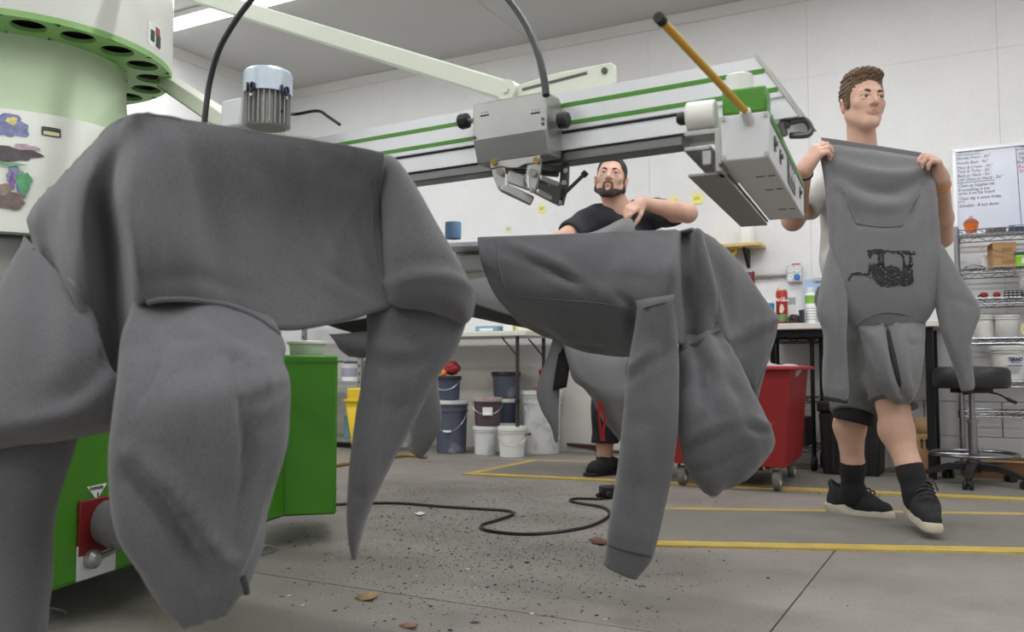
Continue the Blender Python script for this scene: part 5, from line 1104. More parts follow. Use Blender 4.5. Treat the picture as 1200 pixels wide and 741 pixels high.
# ================================================================== props
M_pail = mat('white_pail', (222, 222, 218), .4, var=.03, vscale=8)
M_pail_d = mat('stained_white_pail', (216, 216, 214), .45, col2=(182, 186, 192), c2scale=9, c2lo=.5, c2hi=.66)
M_pail_b = mat('blue_grey_pail', (82, 88, 104), .45, col2=(150, 155, 165), c2scale=7, c2lo=.55, c2hi=.7)
M_pail_n = mat('navy_pail', (70, 77, 98), .4, var=.08)
M_pail_p = mat('plum_pail', (84, 66, 72), .45, var=.1)
M_wire = mat('wire', (190, 190, 188), .3, .8)
M_kraft = mat('cardboard', (176, 140, 98), .8, var=.04, vscale=10)
M_kraft2 = mat('cardboard_pale', (196, 164, 122), .8, var=.04, vscale=10)
M_chrome = mat('chrome_wire', (150, 150, 156), .25, .9)
M_table = mat('table_top', (214, 212, 206), .5, var=.03)
M_legd = mat('dark_leg', (62, 60, 58), .45, .4)
M_blkm = mat('black_metal', (24, 24, 26), .4, .3)
M_matg = mat('mat_rubber', (122, 119, 112), .8, var=.08, vscale=5, fine=.12, fscale=160, bump=.4, bscale=120)
M_maty = mat('mat_yellow', (190, 164, 84), .7, var=.14, vscale=9, fine=.1, fscale=120)
def pail(name, r0, r1, h_, mt, label, cat, loc, rz=0.0, group=None, lid=None, bail=True, grip=True, rings=2, pz=0.0):
    t = thing(name, label, cat, loc, rz, group)
    m = MB(); pr_ = [(0, 0), (r0 - .004, 0), (r0, .004)]
    def rr(z): return r0 + (r1 - r0) * z / h_
    for k in range(rings):
        z = h_ * (.80 + .10 * k); pr_ += [(rr(z), z), (rr(z) + .006, z + .002), (rr(z) + .006, z + .009), (rr(z + .012), z + .011)]
    if lid: pr_ += [(r1, h_ - .004), (r1 - .002, h_), (0, h_)]
    else: pr_ += [(r1, h_ - .012), (r1 + .006, h_ - .010), (r1 + .006, h_ - .002), (r1, h_), (r1 - .004, h_), (r0 - .004, .01), (0, .01)]
    m.lathe(pr_, (0, 0, 0), 32, cap=False); m.build('pail', mt, t, smooth=40)
    if lid:
        m = MB(); m.lathe([(r1 + .001, h_ - .022), (r1 + .007, h_ - .022), (r1 + .008, h_ - .002), (r1 + .006, h_ + .004), (r1 - .008, h_ + .004), (r1 - .012, h_ + .001), (0, h_ + .001)], (0, 0, 0), 32, cap=False); m.build('lid', lid, t, smooth=40)
    if bail:
        zb = h_ * .84; m = MB(); pts = [(rr(zb) + .006, 0, zb)]
        for a in np.linspace(0, math.pi, 15): pts.append(((rr(zb) + .012) * math.cos(a), -(rr(zb) + .010) * (math.sin(a) ** .5) if 0 < a < math.pi else 0, zb - math.sin(a) * h_ * .42))
        pts.append((-(rr(zb) + .006), 0, zb)); m.tube(pts, .0022, 6); b = m.build('bail', M_wire, t)
        if grip:
            m = MB(); k = len(pts) // 2; m.tube([pts[k - 1], pts[k], pts[k + 1]], .0075, 8); m.build('grip', M_white, b)
    return t
def gz(px, py, z=0.0): q = G(px, py, z); q[2] = z; return q
PX = lambda q: F / q[1]                                   # pixels per metre there
gp = 'pails by the folding table'
def pail_px(x0, x1, yb, yt, mt, label, lid=None, z=0.0, at_=None, taper=.9, **kw):
    c = gz((x0 + x1) / 2, yb, z) if at_ is None else np.array([at_[0], at_[1], z]); sc = F / c[1]; r1 = (x1 - x0) / 2 / sc - .006; h_ = (yb - yt) / sc
    c = c + nv(np.array([c[0], c[1], 0])) * r1 * .8 if at_ is None else c
    return pail('pail', r1 * taper, r1, h_, mt, label, 'bucket', c, kw.pop('rz', random.uniform(-.5, .5)), gp, lid=lid, **kw), c, h_
b1, c1_, hh1 = pail_px(509, 549, 532, 471, M_pail_b, 'large blue-grey pail with streaked sides and pale lid', M_pail_d)
pail_px(513, 541, 469, 442, M_pail_n, 'small navy pail standing on the large blue-grey pail', M_blk, z=hh1 + .006, at_=c1_ + WX * -.02, grip=False)
b2, c2_, hh2 = pail_px(554, 584, 534, 501, M_pail_d, 'short white pail under the plum pail', M_pail, bail=False)
pl_, cpl, hpl = pail_px(555, 589, 500, 468, M_pail_p, 'plum-coloured pail with a pale label and crusted lid', mat('crusted_lid', (170, 150, 145), .7, var=.2, vscale=40), z=hh2 + .006, at_=c2_ + WX * .015, rz=0)
v_ = nv(np.array([-cpl[0], -cpl[1], 0])); tx = np.array([-v_[1], v_[0], 0])
m = MB()
m.grid([[v_ * .0985 * math.cos(a) + tx * .0985 * math.sin(a) + ZV * z for a in np.linspace(-.35, .35, 6)] for z in (hpl * .38, hpl * .68)]); m.build('pail_label', M_white, pl_)
b3, c3_, hh3 = pail_px(583, 617, 537, 502, M_pail, 'short clean white pail beside the folding table leg', M_pail, grip=False)
c4_ = WL(float(np.dot(WP(593, 470, .17) - W0, WX)), .17, 0)
p4 = pail('pail', .085, .095, .20, M_pail, 'white pail at the bottom of the stack behind the table leg', 'bucket', c4_, .2, gp, lid=M_pail, bail=False)
pail('pail', .075, .085, .165, M_pail_n, 'middle blue pail of the stack behind the table leg', 'bucket', c4_ + ZV * .206, .4, gp, lid=M_pail, bail=False)
pail('pail', .088, .1, .185, M_pail_b, 'topmost slate pail of the stack behind the table leg', 'bucket', c4_ + ZV * .378, .1, gp, lid=M_blk, bail=False)
b5, c5_, hh5 = pail_px(611, 659, 533, 460, M_pail_d, 'tall white pail with ink-streaked side under the pink scoop', M_pail, rz=.3, grip=False)
# pink scoop and cup on the tall pail
M_pink = mat('pink_plastic', (214, 70, 110), .4)
t = thing('scoop', 'pink plastic scoop lying on the tall white pail', 'scoop', c5_ + ZV * (hh5 + .0045))
m = MB(); m.lathe([(.03, 0), (.075, .004), (.085, .02), (.09, .021), (.075, .008), (0, .006)], (.02, 0, 0), 20, cap=False); m.build('bowl', M_pink, t); m = MB(); m.tube([(.10, 0, .018), (.16, .0, .03)], .008, 8); m.build('handle', M_pink, t)
cw = WP(638, 440, .09)
t = thing('cup', 'pink plastic cup on a peg on the wall above the tall pail', 'cup', cw - ZV * .045, WANG)
m = MB(); m.lathe([(0, .0), (.03, 0), (.042, .085), (.045, .085), (.045, .09), (.039, .09), (.027, .006), (0, .006)], (0, 0, 0), 20, cap=False); m.build('cup', M_pink, t); m = MB(); m.lathe([(.036, .045), (.0375, .045), (.041, .075), (.0395, .075)], (0, 0, 0), 20, cap=False); m.build('band', mat('dark_pink', (120, 40, 60), .5), t)
m = MB(); m.cyl((0, .04, .08), (0, .082, .082), .004, seg=8); m.build('peg', M_steel, t)
# red bag on the navy pail
q = c1_ + ZV * (hh1 + .006 + (469 - 442) / (F / c1_[1]) + .004) + WX * -.02
S = SDF(q - .14, q + .16, .006); S.ell(q + ZV * .055 + WX * .02, (.06, .06, .05), None, .02); S.ell(q + ZV * .03 + WX * -.05, (.03, .03, .03), None, .02, mt=1); S.ell(q + ZV * .022 + WX * -.015 + WN * .05, (.025, .02, .022), None, .01, mt=2); S.rough(.004, 90); S.plane(q, (0, 0, 1))
t = thing('rag_bundle', 'bundle of red, green and orange rags on the small navy pail', 'rags', q, world=True); S.mesh('rags', [mat('rag_red', (150, 40, 48), .7), mat('rag_green', (150, 190, 60), .7), mat('rag_orange', (222, 120, 40), .7)], t)
# pail label
m = MB(); 
# ------------------------------------------------------------------ folding table
zt = float(WP(590, 388, .56)[2]); sR = float(np.dot(WP(617, 388, .56) - W0, WX)); sL = sR - 1.05
t = thing('folding_table', 'white-topped folding table with dark tube legs by the back wall', 'table', WL((sL + sR) / 2, .31, 0), world=True)
m = MB(); m.obox(WL(sL, .06, zt - .035), WX * (sR - sL), WN * .51, ZV * .035); m.build('table_top', M_table, t, bevel=.006)
for s_, d in ((sR - .10, .50), (sR - .10, .10), (sL + .1, .50), (sL + .1, .1)):
    m = MB(); m.cyl(WL(s_, d, 0), WL(s_, d, zt - .035), .013, seg=12); m.build('leg', M_legd, t)
for s_ in (sR - .1, sL + .1):
    m = MB(); m.cyl(WL(s_, .5, .14), WL(s_, .1, .14), .008, seg=8); m.build('stretcher', M_legd, t)
    for d in (.5, .1):
        m = MB(); m.cyl(WL(s_, d, zt - .17), WL(s_ - .12 if s_ > sL + .5 else s_ + .12, d, zt - .04), .006, seg=8); m.build('brace', M_legd, t)
        m = MB(); m.cyl(WL(s_, d, zt * .42), WL(s_, d, zt * .42 + .03), .017, seg=12); m.build('collar', M_blk, t)
def onplane(px, py, z): q = G(px, py, z); q[2] = z; return q
def small_box(name, label, cat, c, size, mt, rz=WANG, bev=.003):
    t = thing(name, label, cat, c, rz); m = MB(); m.box((0, 0, size[2] / 2), size); m.build('body', mt, t, bevel=bev); m = MB(); m.box((0, -size[1] / 2 - .0006, size[2] * .45), (size[0] * .6, .001, size[2] * .4)); m.build('panel_label', M_white, t); return t
q = WL(sR - .16, .24, zt); small_box('paper_box', 'pale yellow paper box on the folding table', 'box', WL(sR - .13, .3, zt), (.13, .12, .055), mat('pale_yellow', (222, 208, 120), .6))
small_box('paper_box', 'white paper box next to the yellow one on the folding table', 'box', WL(sR - .25, .3, zt), (.08, .12, .05), M_white); small_box('rag_box', 'teal box of wipes on the folding table', 'box', WL(sR - .40, .34, zt), (.18, .12, .045), mat('teal_box', (120, 160, 176), .6))
# blue paper roll on the pallet arm
q = at(1.50, PALL[2], 0); 
t = thing('paper_roll', 'blue paper roll standing on a pallet end beside the draped hem', 'paper roll', G(531, 280, .9432), 0)
zr = t.location[2]
m = MB(); m.lathe([(.010, 0), (.0215, 0), (.022, .003), (.022, .042), (.0215, .045), (.010, .045), (.010, .0)], (0, 0, 0), 24, cap=False); m.build('roll', mat('blue_paper', (120, 158, 196), .8), t); m = MB(); m.lathe([(.008, .0005), (.010, .0005), (.010, .0445), (.008, .0445), (.008, .0005)], (0, 0, 0), 16, cap=False); m.build('core', M_kraft, t)
# ------------------------------------------------------------------ metal shelf and mop bucket at the left
q0 = G(409, 526); s0_ = float(np.dot(q0 - W0, WX)); d0_ = float(np.dot(q0 - W0, WN))
t = thing('metal_shelf', 'grey perforated-post metal shelf holding cans beyond the green cabinet', 'shelf', WL(s0_ - .25, d0_ - .2, 0), world=True)
sp = float(np.dot(WP(421, 440, d0_) - W0, WX))
for s_, d in ((sp, d0_), (sp - .9, d0_), (sp, d0_ - .4), (sp - .9, d0_ - .4)):
    m = MB(); m.obox(WL(s_ - .018, d - .003, 0), WX * .036, WN * .003, ZV * 1.02); m.obox(WL(s_ + .015, d - .03, 0), WX * .003, WN * .03, ZV * 1.02); pst = m.build('post', M_steel, t, smooth=0)
    for k in range(16): m = MB(); m.obox(WL(s_ - .006, d + .0002, .06 + .06 * k), WX * .010, WN * .0008, ZV * .02); m.build('slot', M_dark, pst, smooth=0)
zsh = [.07, float(WP(405, 447, d0_)[2]), 1.0]
for z in zsh: m = MB(); m.obox(WL(sp - .9, d0_ - .4, z - .025), WX * .9, WN * .4, ZV * .025); m.build('shelf_board', M_steel, t, smooth=0, bevel=.002)
def can(name, label, r, h_, mt, loc, lab=None, cat='can', cap=None, group=None):
    t = thing(name, label, cat, loc, 0, group); m = MB(); m.lathe([(0, 0), (r - .003, 0), (r, .003), (r, h_ - .004), (r + .0015, h_ - .002), (r - .002, h_), (r - .006, h_ - .004), (0, h_ - .004)], (0, 0, 0), 24, cap=False); m.build('body', mt, t, smooth=40)
    if lab is not None: m = MB(); m.lathe([(r + .0006, h_ * .25), (r + .0006, h_ * .75)], (0, 0, 0), 24, cap=False); m.build('wrap_label', lab, t)
    if cap is not None: m = MB(); m.lathe([(r * .85, h_ - .003), (r * .85, h_ + .02), (0, h_ + .02)], (0, 0, 0), 20, cap=False); m.build('cap', cap, t)
    return t
gcan = 'cans on the metal shelf'
can('tub', 'white tub with blue lid on the upper metal shelf', .095, .13, M_white, WL(sp - .14, d0_ - .12, zsh[1]), mat('grey_label', (150, 155, 170), .6), 'tub', M_pail_n, gcan)
can('paint_can', 'teal can on the lower metal shelf', .045, .17, mat('teal_can', (110, 150, 150), .5), WL(sp - .16, d0_ - .10, zsh[0]), None, 'can', M_steel, gcan)
can('paint_can', 'can with yellow label on the lower metal shelf', .045, .13, M_steel_d, WL(sp - .055, d0_ - .10, zsh[0]), mat('yellow_label', (206, 190, 60), .6), 'can', None, gcan)
can('paint_can', 'dark can at the back of the lower metal shelf', .07, .22, M_pail_p, WL(sp - .16, d0_ - .26, zsh[0]), None, 'can', M_blk, gcan)
qm = gz(440, 529); qm = qm + WX * .0
t = thing('mop_bucket', 'yellow mop bucket with wringer standing on the floor before the metal shelf', 'mop bucket', qm, WANG)
M_yel = mat('mop_yellow', (222, 190, 40), .4)
m = MB(); B = [(-.13, .0), (.13, .0), (.17, .33), (-.17, .33)]
m.add([(x * k, -.14 * (.8 if z < .1 else 1), z + .03) for k in (1,) for x, z in B] + [(x, .14 * (.8 if z < .1 else 1), z + .03) for x, z in B], [(0, 1, 2, 3), (7, 6, 5, 4), (0, 4, 5, 1), (1, 5, 6, 2), (3, 7, 4, 0)]); m.build('tub', M_yel, t, bevel=.012, solid=.004)
m = MB()
for x0, y0, x1, y1 in ((-.18, -.15, .18, -.13), (-.18, .13, .18, .15), (-.18, -.15, -.16, .15), (.16, -.15, .18, .15)): m.obox((x0, y0, .352), (x1 - x0, 0, 0), (0, y1 - y0, 0), (0, 0, .02))
m.build('rim', M_yel, t, bevel=.004)
m = MB(); m.box((-.10, 0, .40), (.14, .24, .10)); m.build('wringer', M_yel, t, bevel=.01); m = MB(); m.tube([(-.10, .10, .44), (-.13, .10, .60), (-.11, .10, .62)], .010, 8); m.build('wringer_lever', M_yel, t)
for x, y in ((-.11, -.1), (.11, -.1), (-.11, .1), (.11, .1)): m = MB(); m.cyl((x, y - .01, .02), (x, y + .01, .02), .02, seg=14); m.cyl((x, y, .02), (x, y, .04), .006, seg=8); m.build('caster', M_blk, t)
can('bottle', 'white squeeze bottle on the floor beside the mop bucket', .035, .16, M_white, gz(474, 524), None, 'bottle', M_pail_n)
m = MB(); m.tube(smoothpath([G(360, 552, .012), G(398, 545, .012), G(440, 539, .012), G(475, 534, .012), G(500, 536, .012)], 30), .011, 8); tag(m.build('hose', mat('tan_hose', (150, 120, 70), .6)), 'tan hose lying on the floor in front of the mop bucket', 'hose')
m = MB(); m.tube(smoothpath([WL(.35, .04, .05), WP(665, 521, .03), WP(690, 525, .03), WP(715, 529, .03), WP(800, 534, .03)], 24), .010, 8); tag(m.build('cable', mat('maroon_cable', (80, 44, 50), .6)), 'maroon cable running along the foot of the back wall', 'cable')
# ------------------------------------------------------------------ floor mats
def fmat(c0, c1, c2, c3, name, label):
    c = [np.array([q[0], q[1], 0.0]) for q in (c0, c1, c2, c3)]; t = thing('floor_mat', label, 'mat', sum(c) / 4, world=True, group='anti-fatigue mats'); H_ = .010; bw = .07
    cen = sum(c) / 4
    inn = []
    for i in range(4):
        e0 = nv(c[i] - c[i - 1]); e1_ = nv(c[(i + 1) % 4] - c[i]); inn.append(c[i] + (e1_ - e0) * bw / max(abs(np.cross(e0[:2], e1_[:2])), .3))
    m = MB(); m.add([q + ZV * H_ for q in inn] + [q + ZV * .0 for q in inn], [(0, 1, 2, 3), (0, 4, 5, 1), (1, 5, 6, 2), (2, 6, 7, 3), (3, 7, 4, 0)]); m.build('mat_field', M_matg, t, smooth=0)
    for i in range(4):
        j = (i + 1) % 4; m = MB(); m.add([c[i] + ZV * .007, c[j] + ZV * .007, inn[j] + ZV * (H_ - .001), inn[i] + ZV * (H_ - .001), c[i], c[j]], [(0, 1, 2, 3), (4, 5, 1, 0)]); m.build('yellow_border', M_maty, t, smooth=0)
A0, A1 = G(540, 557), G(1200, 588); Ad = nv(A1 - A0); An = np.array([-Ad[1], Ad[0], 0]); A1 = A0 + Ad * 3.6
fmat(A0, A1, A1 + An * .86, A0 + An * .86 + Ad * .12, 'mat', 'long grey floor mat with yellow borders in front of the workbench')
B0, B1 = G(724, 640.5), G(1200, 650); Bd = nv(B1 - B0); Bn = np.array([-Bd[1], Bd[0], 0]); B1 = B0 + Bd * 2.2
fmat(B0, B1, B1 + Bn * .80, B0 + Bn * .80, 'mat', 'grey floor mat with yellow borders under the walking man')
# ------------------------------------------------------------------ red laundry cart
zb = .115; cA = G(920, 549, zb); cB = G(943, 533, zb); cv = nv((cB - cA) * np.array([1, 1, 0])); cu = np.array([-cv[1], cv[0], 0]); L1 = .60; L2 = .55; ztp = .595
t = thing('tub_cart', 'red plastic tub cart on casters full of cloth scraps', 'cart', ((cA + cv * L1 / 2 + cu * L2 / 2)[0], (cA + cv * L1 / 2 + cu * L2 / 2)[1], 0), world=True)
M_cart = mat('cart_red', (150, 30, 34), .5, col2=(170, 90, 88), c2scale=5, c2lo=.6, c2hi=.75); oc = cA.copy(); oc[2] = 0
lo_ = [oc + cu * L2 * 0, oc + cv * L1, oc + cv * L1 + cu * L2, oc + cu * L2]; cen = sum(lo_) / 4
hi_ = [q + nv(q - cen) * .055 for q in lo_]; rimo = [q + nv(q - cen) * .045 for q in hi_]
m = MB(); V_ = [q + ZV * zb for q in lo_] + [q + ZV * ztp for q in hi_]; inV = [q - nv(q - cen) * .012 + ZV * (zb + .012) for q in lo_] + [q - nv(q - cen) * .012 + ZV * ztp for q in hi_]
m.add(V_ + inV, [(3, 2, 1, 0)] + [(i, (i + 1) % 4, 4 + (i + 1) % 4, 4 + i) for i in range(4)] + [(8, 9, 10, 11)] + [(8 + (i + 1) % 4, 8 + i, 12 + i, 12 + (i + 1) % 4) for i in range(4)] + [(4 + i, 4 + (i + 1) % 4, 12 + (i + 1) % 4, 12 + i) for i in range(4)])
m.build('tub', M_cart, t, bevel=.02, bseg=3)
m = MB(); R0 = [q - nv(q - cen) * .004 + ZV * (ztp - .012) for q in hi_] + [q + ZV * (ztp - .010) for q in rimo] + [q + ZV * (ztp + .006) for q in rimo] + [q - nv(q - cen) * .004 + ZV * (ztp + .008) for q in hi_]
m.add(R0, [(4 * k + i, 4 * k + (i + 1) % 4, (4 * (k + 1) + (i + 1) % 4) % 16, (4 * (k + 1) + i) % 16) for k in range(4) for i in range(4)]); m.build('rim', mat('cart_rim', (186, 60, 62), .5), t, merge=True, bevel=.004)
M_tire = mat('caster_tyre', (110, 108, 100), .6)
for q in [lo_[i] + (cen - lo_[i]) * .16 for i in range(4)]:
    sd = cu; m = MB(); m.lathe([(.0, -.014), (.028, -.014), (.047, -.016), (.05, -.008), (.05, .008), (.047, .016), (.028, .014), (0, .014)], q + ZV * .05, 24, sd, cap=False); w2 = m.build('caster_wheel', M_tire, t); m = MB(); m.lathe([(.026, -.0165), (.026, .0165)], q + ZV * .05, 16, sd); m.build('hub', M_white, w2)
    m = MB()
    for k in (-1, 1): m.prism([(-.02, .05), (.02, .05), (.028, .115), (-.028, .115)], q + sd * .019 * k, cv, ZV, sd * .003)
    m.build('caster_fork', M_steel, t)
q = cen + ZV * (ztp - .03); S = SDF(q - .33, q + .33, .012)
for k in range(14): S.ell(q + np.array([random.uniform(-.22, .22), random.uniform(-.22, .22), random.uniform(-.02, .02)]), (random.uniform(.06, .12), random.uniform(.05, .1), random.uniform(.03, .05)), rotm((0, 0, 1), random.uniform(0, 180)), .02)
S.rough(.008, 60); t2 = thing('cloth_scraps', 'heap of pale cloth scraps in the red tub cart', 'cloth', q, world=True); S.mesh('heap', [mat('scrap_cloth', (178, 178, 184), .9, var=.2, vscale=30)], t2)
# ------------------------------------------------------------------ workbench on the right
zb_ = float(WP(935, 379, .62)[2]); sA = float(np.dot(WP(872, 379, .62) - W0, WX)); sB = float(np.dot(WP(1100, 376, .62) - W0, WX))
t = thing('workbench', 'white-topped workbench with black legs along the back wall', 'bench', WL((sA + sB) / 2, .33, 0), world=True)
m = MB(); m.obox(WL(sA, .02, zb_ - .035), WX * (sB - sA), WN * .62, ZV * .035); m.build('bench_top', M_table, t, bevel=.005)
m = MB(); m.obox(WL(sA + .05, .10, zb_ - .075), WX * (sB - sA - .1), WN * .02, ZV * .04); m.obox(WL(sA + .05, .56, zb_ - .075), WX * (sB - sA - .1), WN * .02, ZV * .04); m.build('apron', M_blkm, t)
for s_ in (sA + .06, sB - .05):
    for d in (.10, .58):
        m = MB(); m.obox(WL(s_ - .02, d - .02, 0), WX * .04, WN * .04, ZV * (zb_ - .035)); m.build('leg', M_blkm, t, bevel=.002)
# wire rack under the bench
def wire_shelf(t, s0, s1, d0, d1, z, mt, gap=.025, th=.028):
    m = MB()
    for d in (d0, d1):
        m.cyl(WL(s0, d, z), WL(s1, d, z), .0035, seg=6); m.cyl(WL(s0, d, z - th), WL(s1, d, z - th), .0035, seg=6)
        n = int((s1 - s0) / .05); pts = [WL(s0 + (s1 - s0) * k / n, d, z - (th if k % 2 else 0)) for k in range(n + 1)]; m.tube(pts, .002, 4)
    for s_ in (s0, s1): m.cyl(WL(s_, d0, z), WL(s_, d1, z), .0035, seg=6); m.cyl(WL(s_, d0, z - th), WL(s_, d1, z - th), .0035, seg=6)
    n = int((s1 - s0) / gap)
    for k in range(1, n): m.tube([WL(s0 + (s1 - s0) * k / n, d0, z + .001), WL(s0 + (s1 - s0) * k / n, d1, z + .001)], .0018, 4)
    return m.build('wire_shelf', mt, t)
r0, r1 = float(np.dot(WP(899, 480, .46) - W0, WX)), float(np.dot(WP(953, 480, .46) - W0, WX))
t = thing('wire_rack', 'low black wire rack on casters tucked under the workbench', 'rack', WL((r0 + r1) / 2, .42, 0), world=True)
zr1 = float(WP(930, 394, .6)[2])
for s_ in (r0, r1):
    for d in (.14, .46):
        m = MB(); m.cyl(WL(s_, d, .09), WL(s_, d, zr1 + .015), .0125, seg=12); m.build('post', M_blkm, t); m = MB(); m.cyl(WL(s_, d, .045) - WX * .012, WL(s_, d, .045) + WX * .012, .045, seg=20); m.cyl(WL(s_, d, .04), WL(s_, d, .09), .012, seg=8); m.build('caster', M_rub, t)
for z in (zr1, .42, .14): wire_shelf(t, r0, r1, .14, .46, z, M_blkm)
tb = small_box('storage_box', 'brown box on the bottom shelf of the black wire rack', 'box', WL((r0 + r1) / 2 - .02, .30, .143), (.20, .26, .16), mat('dark_brown_box', (70, 48, 36), .7))
# black bin
xb = WL(float(np.dot(WP(998, 540, .55) - W0, WX)), .45, 0); wbn = (1034 - 965) / (F / xb[1]); hbn = (553 - 468) / (F / xb[1])
t = thing('bin', 'black plastic bin with lid standing under the workbench', 'bin', xb, WANG)
m = MB(); w2, h2_ = wbn / 2, hbn
for z0, z1, a0, a1 in ((0, h2_ * .86, w2 * .86, w2 * .96),): m.add([(-a0, -.16, z0), (a0, -.16, z0), (a0, .16, z0), (-a0, .16, z0), (-a1, -.18, z1), (a1, -.18, z1), (a1, .18, z1), (-a1, .18, z1)], [(3, 2, 1, 0), (0, 1, 5, 4), (1, 2, 6, 5), (2, 3, 7, 6), (3, 0, 4, 7), (4, 5, 6, 7)])
m.build('body', M_blk, t, bevel=.015); m = MB(); m.box((0, 0, h2_ * .93), (wbn, .38, h2_ * .14)); m.build('lid', M_blk, t, bevel=.012)
for x in (-.5, 0, .5): m = MB(); m.box((x * w2, -.176, h2_ * .42), (.02, .012, h2_ * .7)); m.build('rib', M_blk, t)
# cardboard box with green label and arrows
xb = WL(float(np.dot(WP(1078, 540, .5) - W0, WX)), .42, 0); sc = F / xb[1]; wbx = 27 / sc; hbx = (553 - 504) / sc
t = thing('cardboard_box', 'open cardboard box with green label and two arrows under the workbench', 'box', xb, WANG)
m = MB(); m.box((0, 0, hbx / 2), (wbx, .2, hbx)); m.build('body', M_kraft, t, bevel=.002); m = MB(); m.add([(-wbx / 2, .1, hbx), (wbx / 2, .1, hbx), (wbx / 2, .12, hbx + .09), (-wbx / 2, .12, hbx + .09)], [(0, 1, 2, 3)]); m.build('flap', M_kraft2, t, solid=.004)
m = MB(); m.box((-wbx * .33, -.1006, hbx * .55), (wbx * .3, .001, hbx * .82)); m.build('green_label', mat('lime_label', (130, 210, 50), .6), t)
for x in (.02, .21):
    m = MB(); m.prism([(-.004, 0), (.004, 0), (.004, .035), (.011, .035), (0, .052), (-.011, .035), (-.004, .035)], (wbx * x + .01, -.1008, hbx * .72), (1, 0, 0), (0, 0, 1), (0, -.001, 0)); m.build('arrow', M_blk, t)
# items on the bench
def bench_pt(px, py): q = G(px, py, zb_); q[2] = zb_; return q
D_ = .36
def bpt(px, d=.36): q = WP(px, 374, d); q[2] = zb_; return q
q = bpt(916.5, .42); sc = F / q[1]
t = thing('drink_can', 'tall red and cream drink can on the workbench', 'can', q, WANG); r = 6.6 / sc; h_ = 42 / sc
m = MB(); m.lathe([(0, 0), (r * .85, 0), (r, .012), (r, h_ - .02), (r * .85, h_ - .004), (r * .8, h_), (0, h_ - .004)], (0, 0, 0), 28, cap=False); m.build('body', mat('can_red', (176, 40, 36), .35, .2), t, smooth=40)
m = MB(); m.lathe([(r + .0005, h_ * .10), (r + .0005, h_ * .30)], (0, 0, 0), 28, cap=False); m.build('wrap_label', mat('can_green', (110, 140, 90), .4), t); m = MB(); m.lathe([(r * .9, h_ - .013), (r * .86, h_ - .002), (r * .8, h_ + .001)], (0, 0, 0), 28, cap=False); m.build('can_rim', M_steel, t)
m = MB(); m.prism([(-.012, 0), (.006, -.004), (.016, .02), (.010, .045), (-.004, .05), (-.010, .03)], (.004, -r - .002, h_ * .35), (1, 0, 0), (0, 0, 1), (0, .002, 0)); m.build('can_picture', mat('can_cream', (214, 200, 180), .4), t)
textmesh('AriZ', (-r * .95, -r * .9, h_ * .66), (1, -.25, 0), (0, 0, 1), .032, 'can_lettering', M_white, t, bold=.0006); textmesh('ona', (r * .42, -r * .98, h_ * .66), (1, .35, 0), (0, 0, 1), .024, 'can_lettering', M_white, t, bold=.0006)
can('bottle', 'bottle with blue label and white top on the workbench', 6.5 / sc, 26 / sc, mat('bottle_blue', (60, 140, 204), .35), bpt(901, .45), None, 'bottle', M_white)
t = thing('glue_bottle', 'pale bottle with long yellow cap behind the red can', 'bottle', bpt(914, .22), 0); m = MB(); m.lathe([(0, 0), (.028, 0), (.03, .005), (.03, .15), (.012, .18), (.012, .20), (0, .20)], (0, 0, 0), 20, cap=False); m.build('body', M_white, t); m = MB(); m.lathe([(.014, .185), (.013, .235), (.008, .245), (0, .245)], (0, 0, 0), 14, cap=False); m.build('cap', mat('pale_yellow_cap', (216, 196, 120), .4), t)
can('bottle', 'clear plastic bottle beside the red can on the workbench', 4.5 / sc, 34 / sc, mat('clear_bottle', (214, 220, 222), .25, trans=.4), bpt(928, .30), M_white, 'bottle', M_white)
t = thing('tape_dispenser', 'black tape dispenser on the workbench', 'dispenser', bpt(935, .44), WANG)
m = MB(); m.prism([(-.055, 0), (.05, 0), (.05, .012), (.035, .015), (.035, .088), (.008, .084), (.01, .05), (-.01, .062), (-.016, .04), (-.035, .045), (-.05, .02)], (0, .02, 0), (1, 0, 0), (0, 0, 1), (0, -.04, 0)); m.build('body', M_blk, t, bevel=.003); m = MB(); m.lathe([(.012, -.012), (.028, -.012), (.028, .012), (.012, .012), (.012, -.012)], (-.022, -.025, .032), 20, (0, 1, 0), cap=False); m.build('tape', mat('dark_tape', (60, 40, 40), .4), t)
q = bpt(950, .40); sc2 = F / q[1]; t = thing('spray_can', 'white and green spray can on the workbench', 'can', q, 0); r = 6 / sc2; h_ = 40 / sc2
m = MB(); m.lathe([(0, 0), (r, 0), (r, h_ * .88), (r * .8, h_ * .94), (r * .78, h_), (0, h_)], (0, 0, 0), 24, cap=False); m.build('body', M_white, t, smooth=40); m = MB(); m.lathe([(r + .0006, h_ * .62), (r + .0006, h_ * .86)], (0, 0, 0), 24, cap=False); m.build('green_band', mat('lime_band', (130, 180, 70), .5), t); m = MB(); m.lathe([(r * .8, h_ * .94), (r * .8, h_ + .012), (r * .7, h_ + .018), (0, h_ + .018)], (0, 0, 0), 20, cap=False); m.build('cap', M_paleg, t)
for k in range(5): m = MB(); m.lathe([(r + .0007, h_ * (.15 + .08 * k)), (r + .0007, h_ * (.17 + .08 * k))], (0, 0, 0), 24, cap=False); m.build('print_line', mat('grey_print', (150, 150, 156), .5), t)
q = bpt(962, .10); t = thing('clipboard', 'pale blue board leaning upright at the back of the workbench', 'board', q, WANG); m = MB(); m.obox((-.10, 0, 0), (.20, 0, 0), (0, .006, 0), (0, .03, .30)); m.build('board', mat('pale_blue', (160, 182, 214), .5), t, bevel=.001); m = MB(); m.obox((-.04, .02, .285), (.08, 0, 0), (0, -.008, 0), (0, .001, .02)); m.build('clip', M_steel, t)
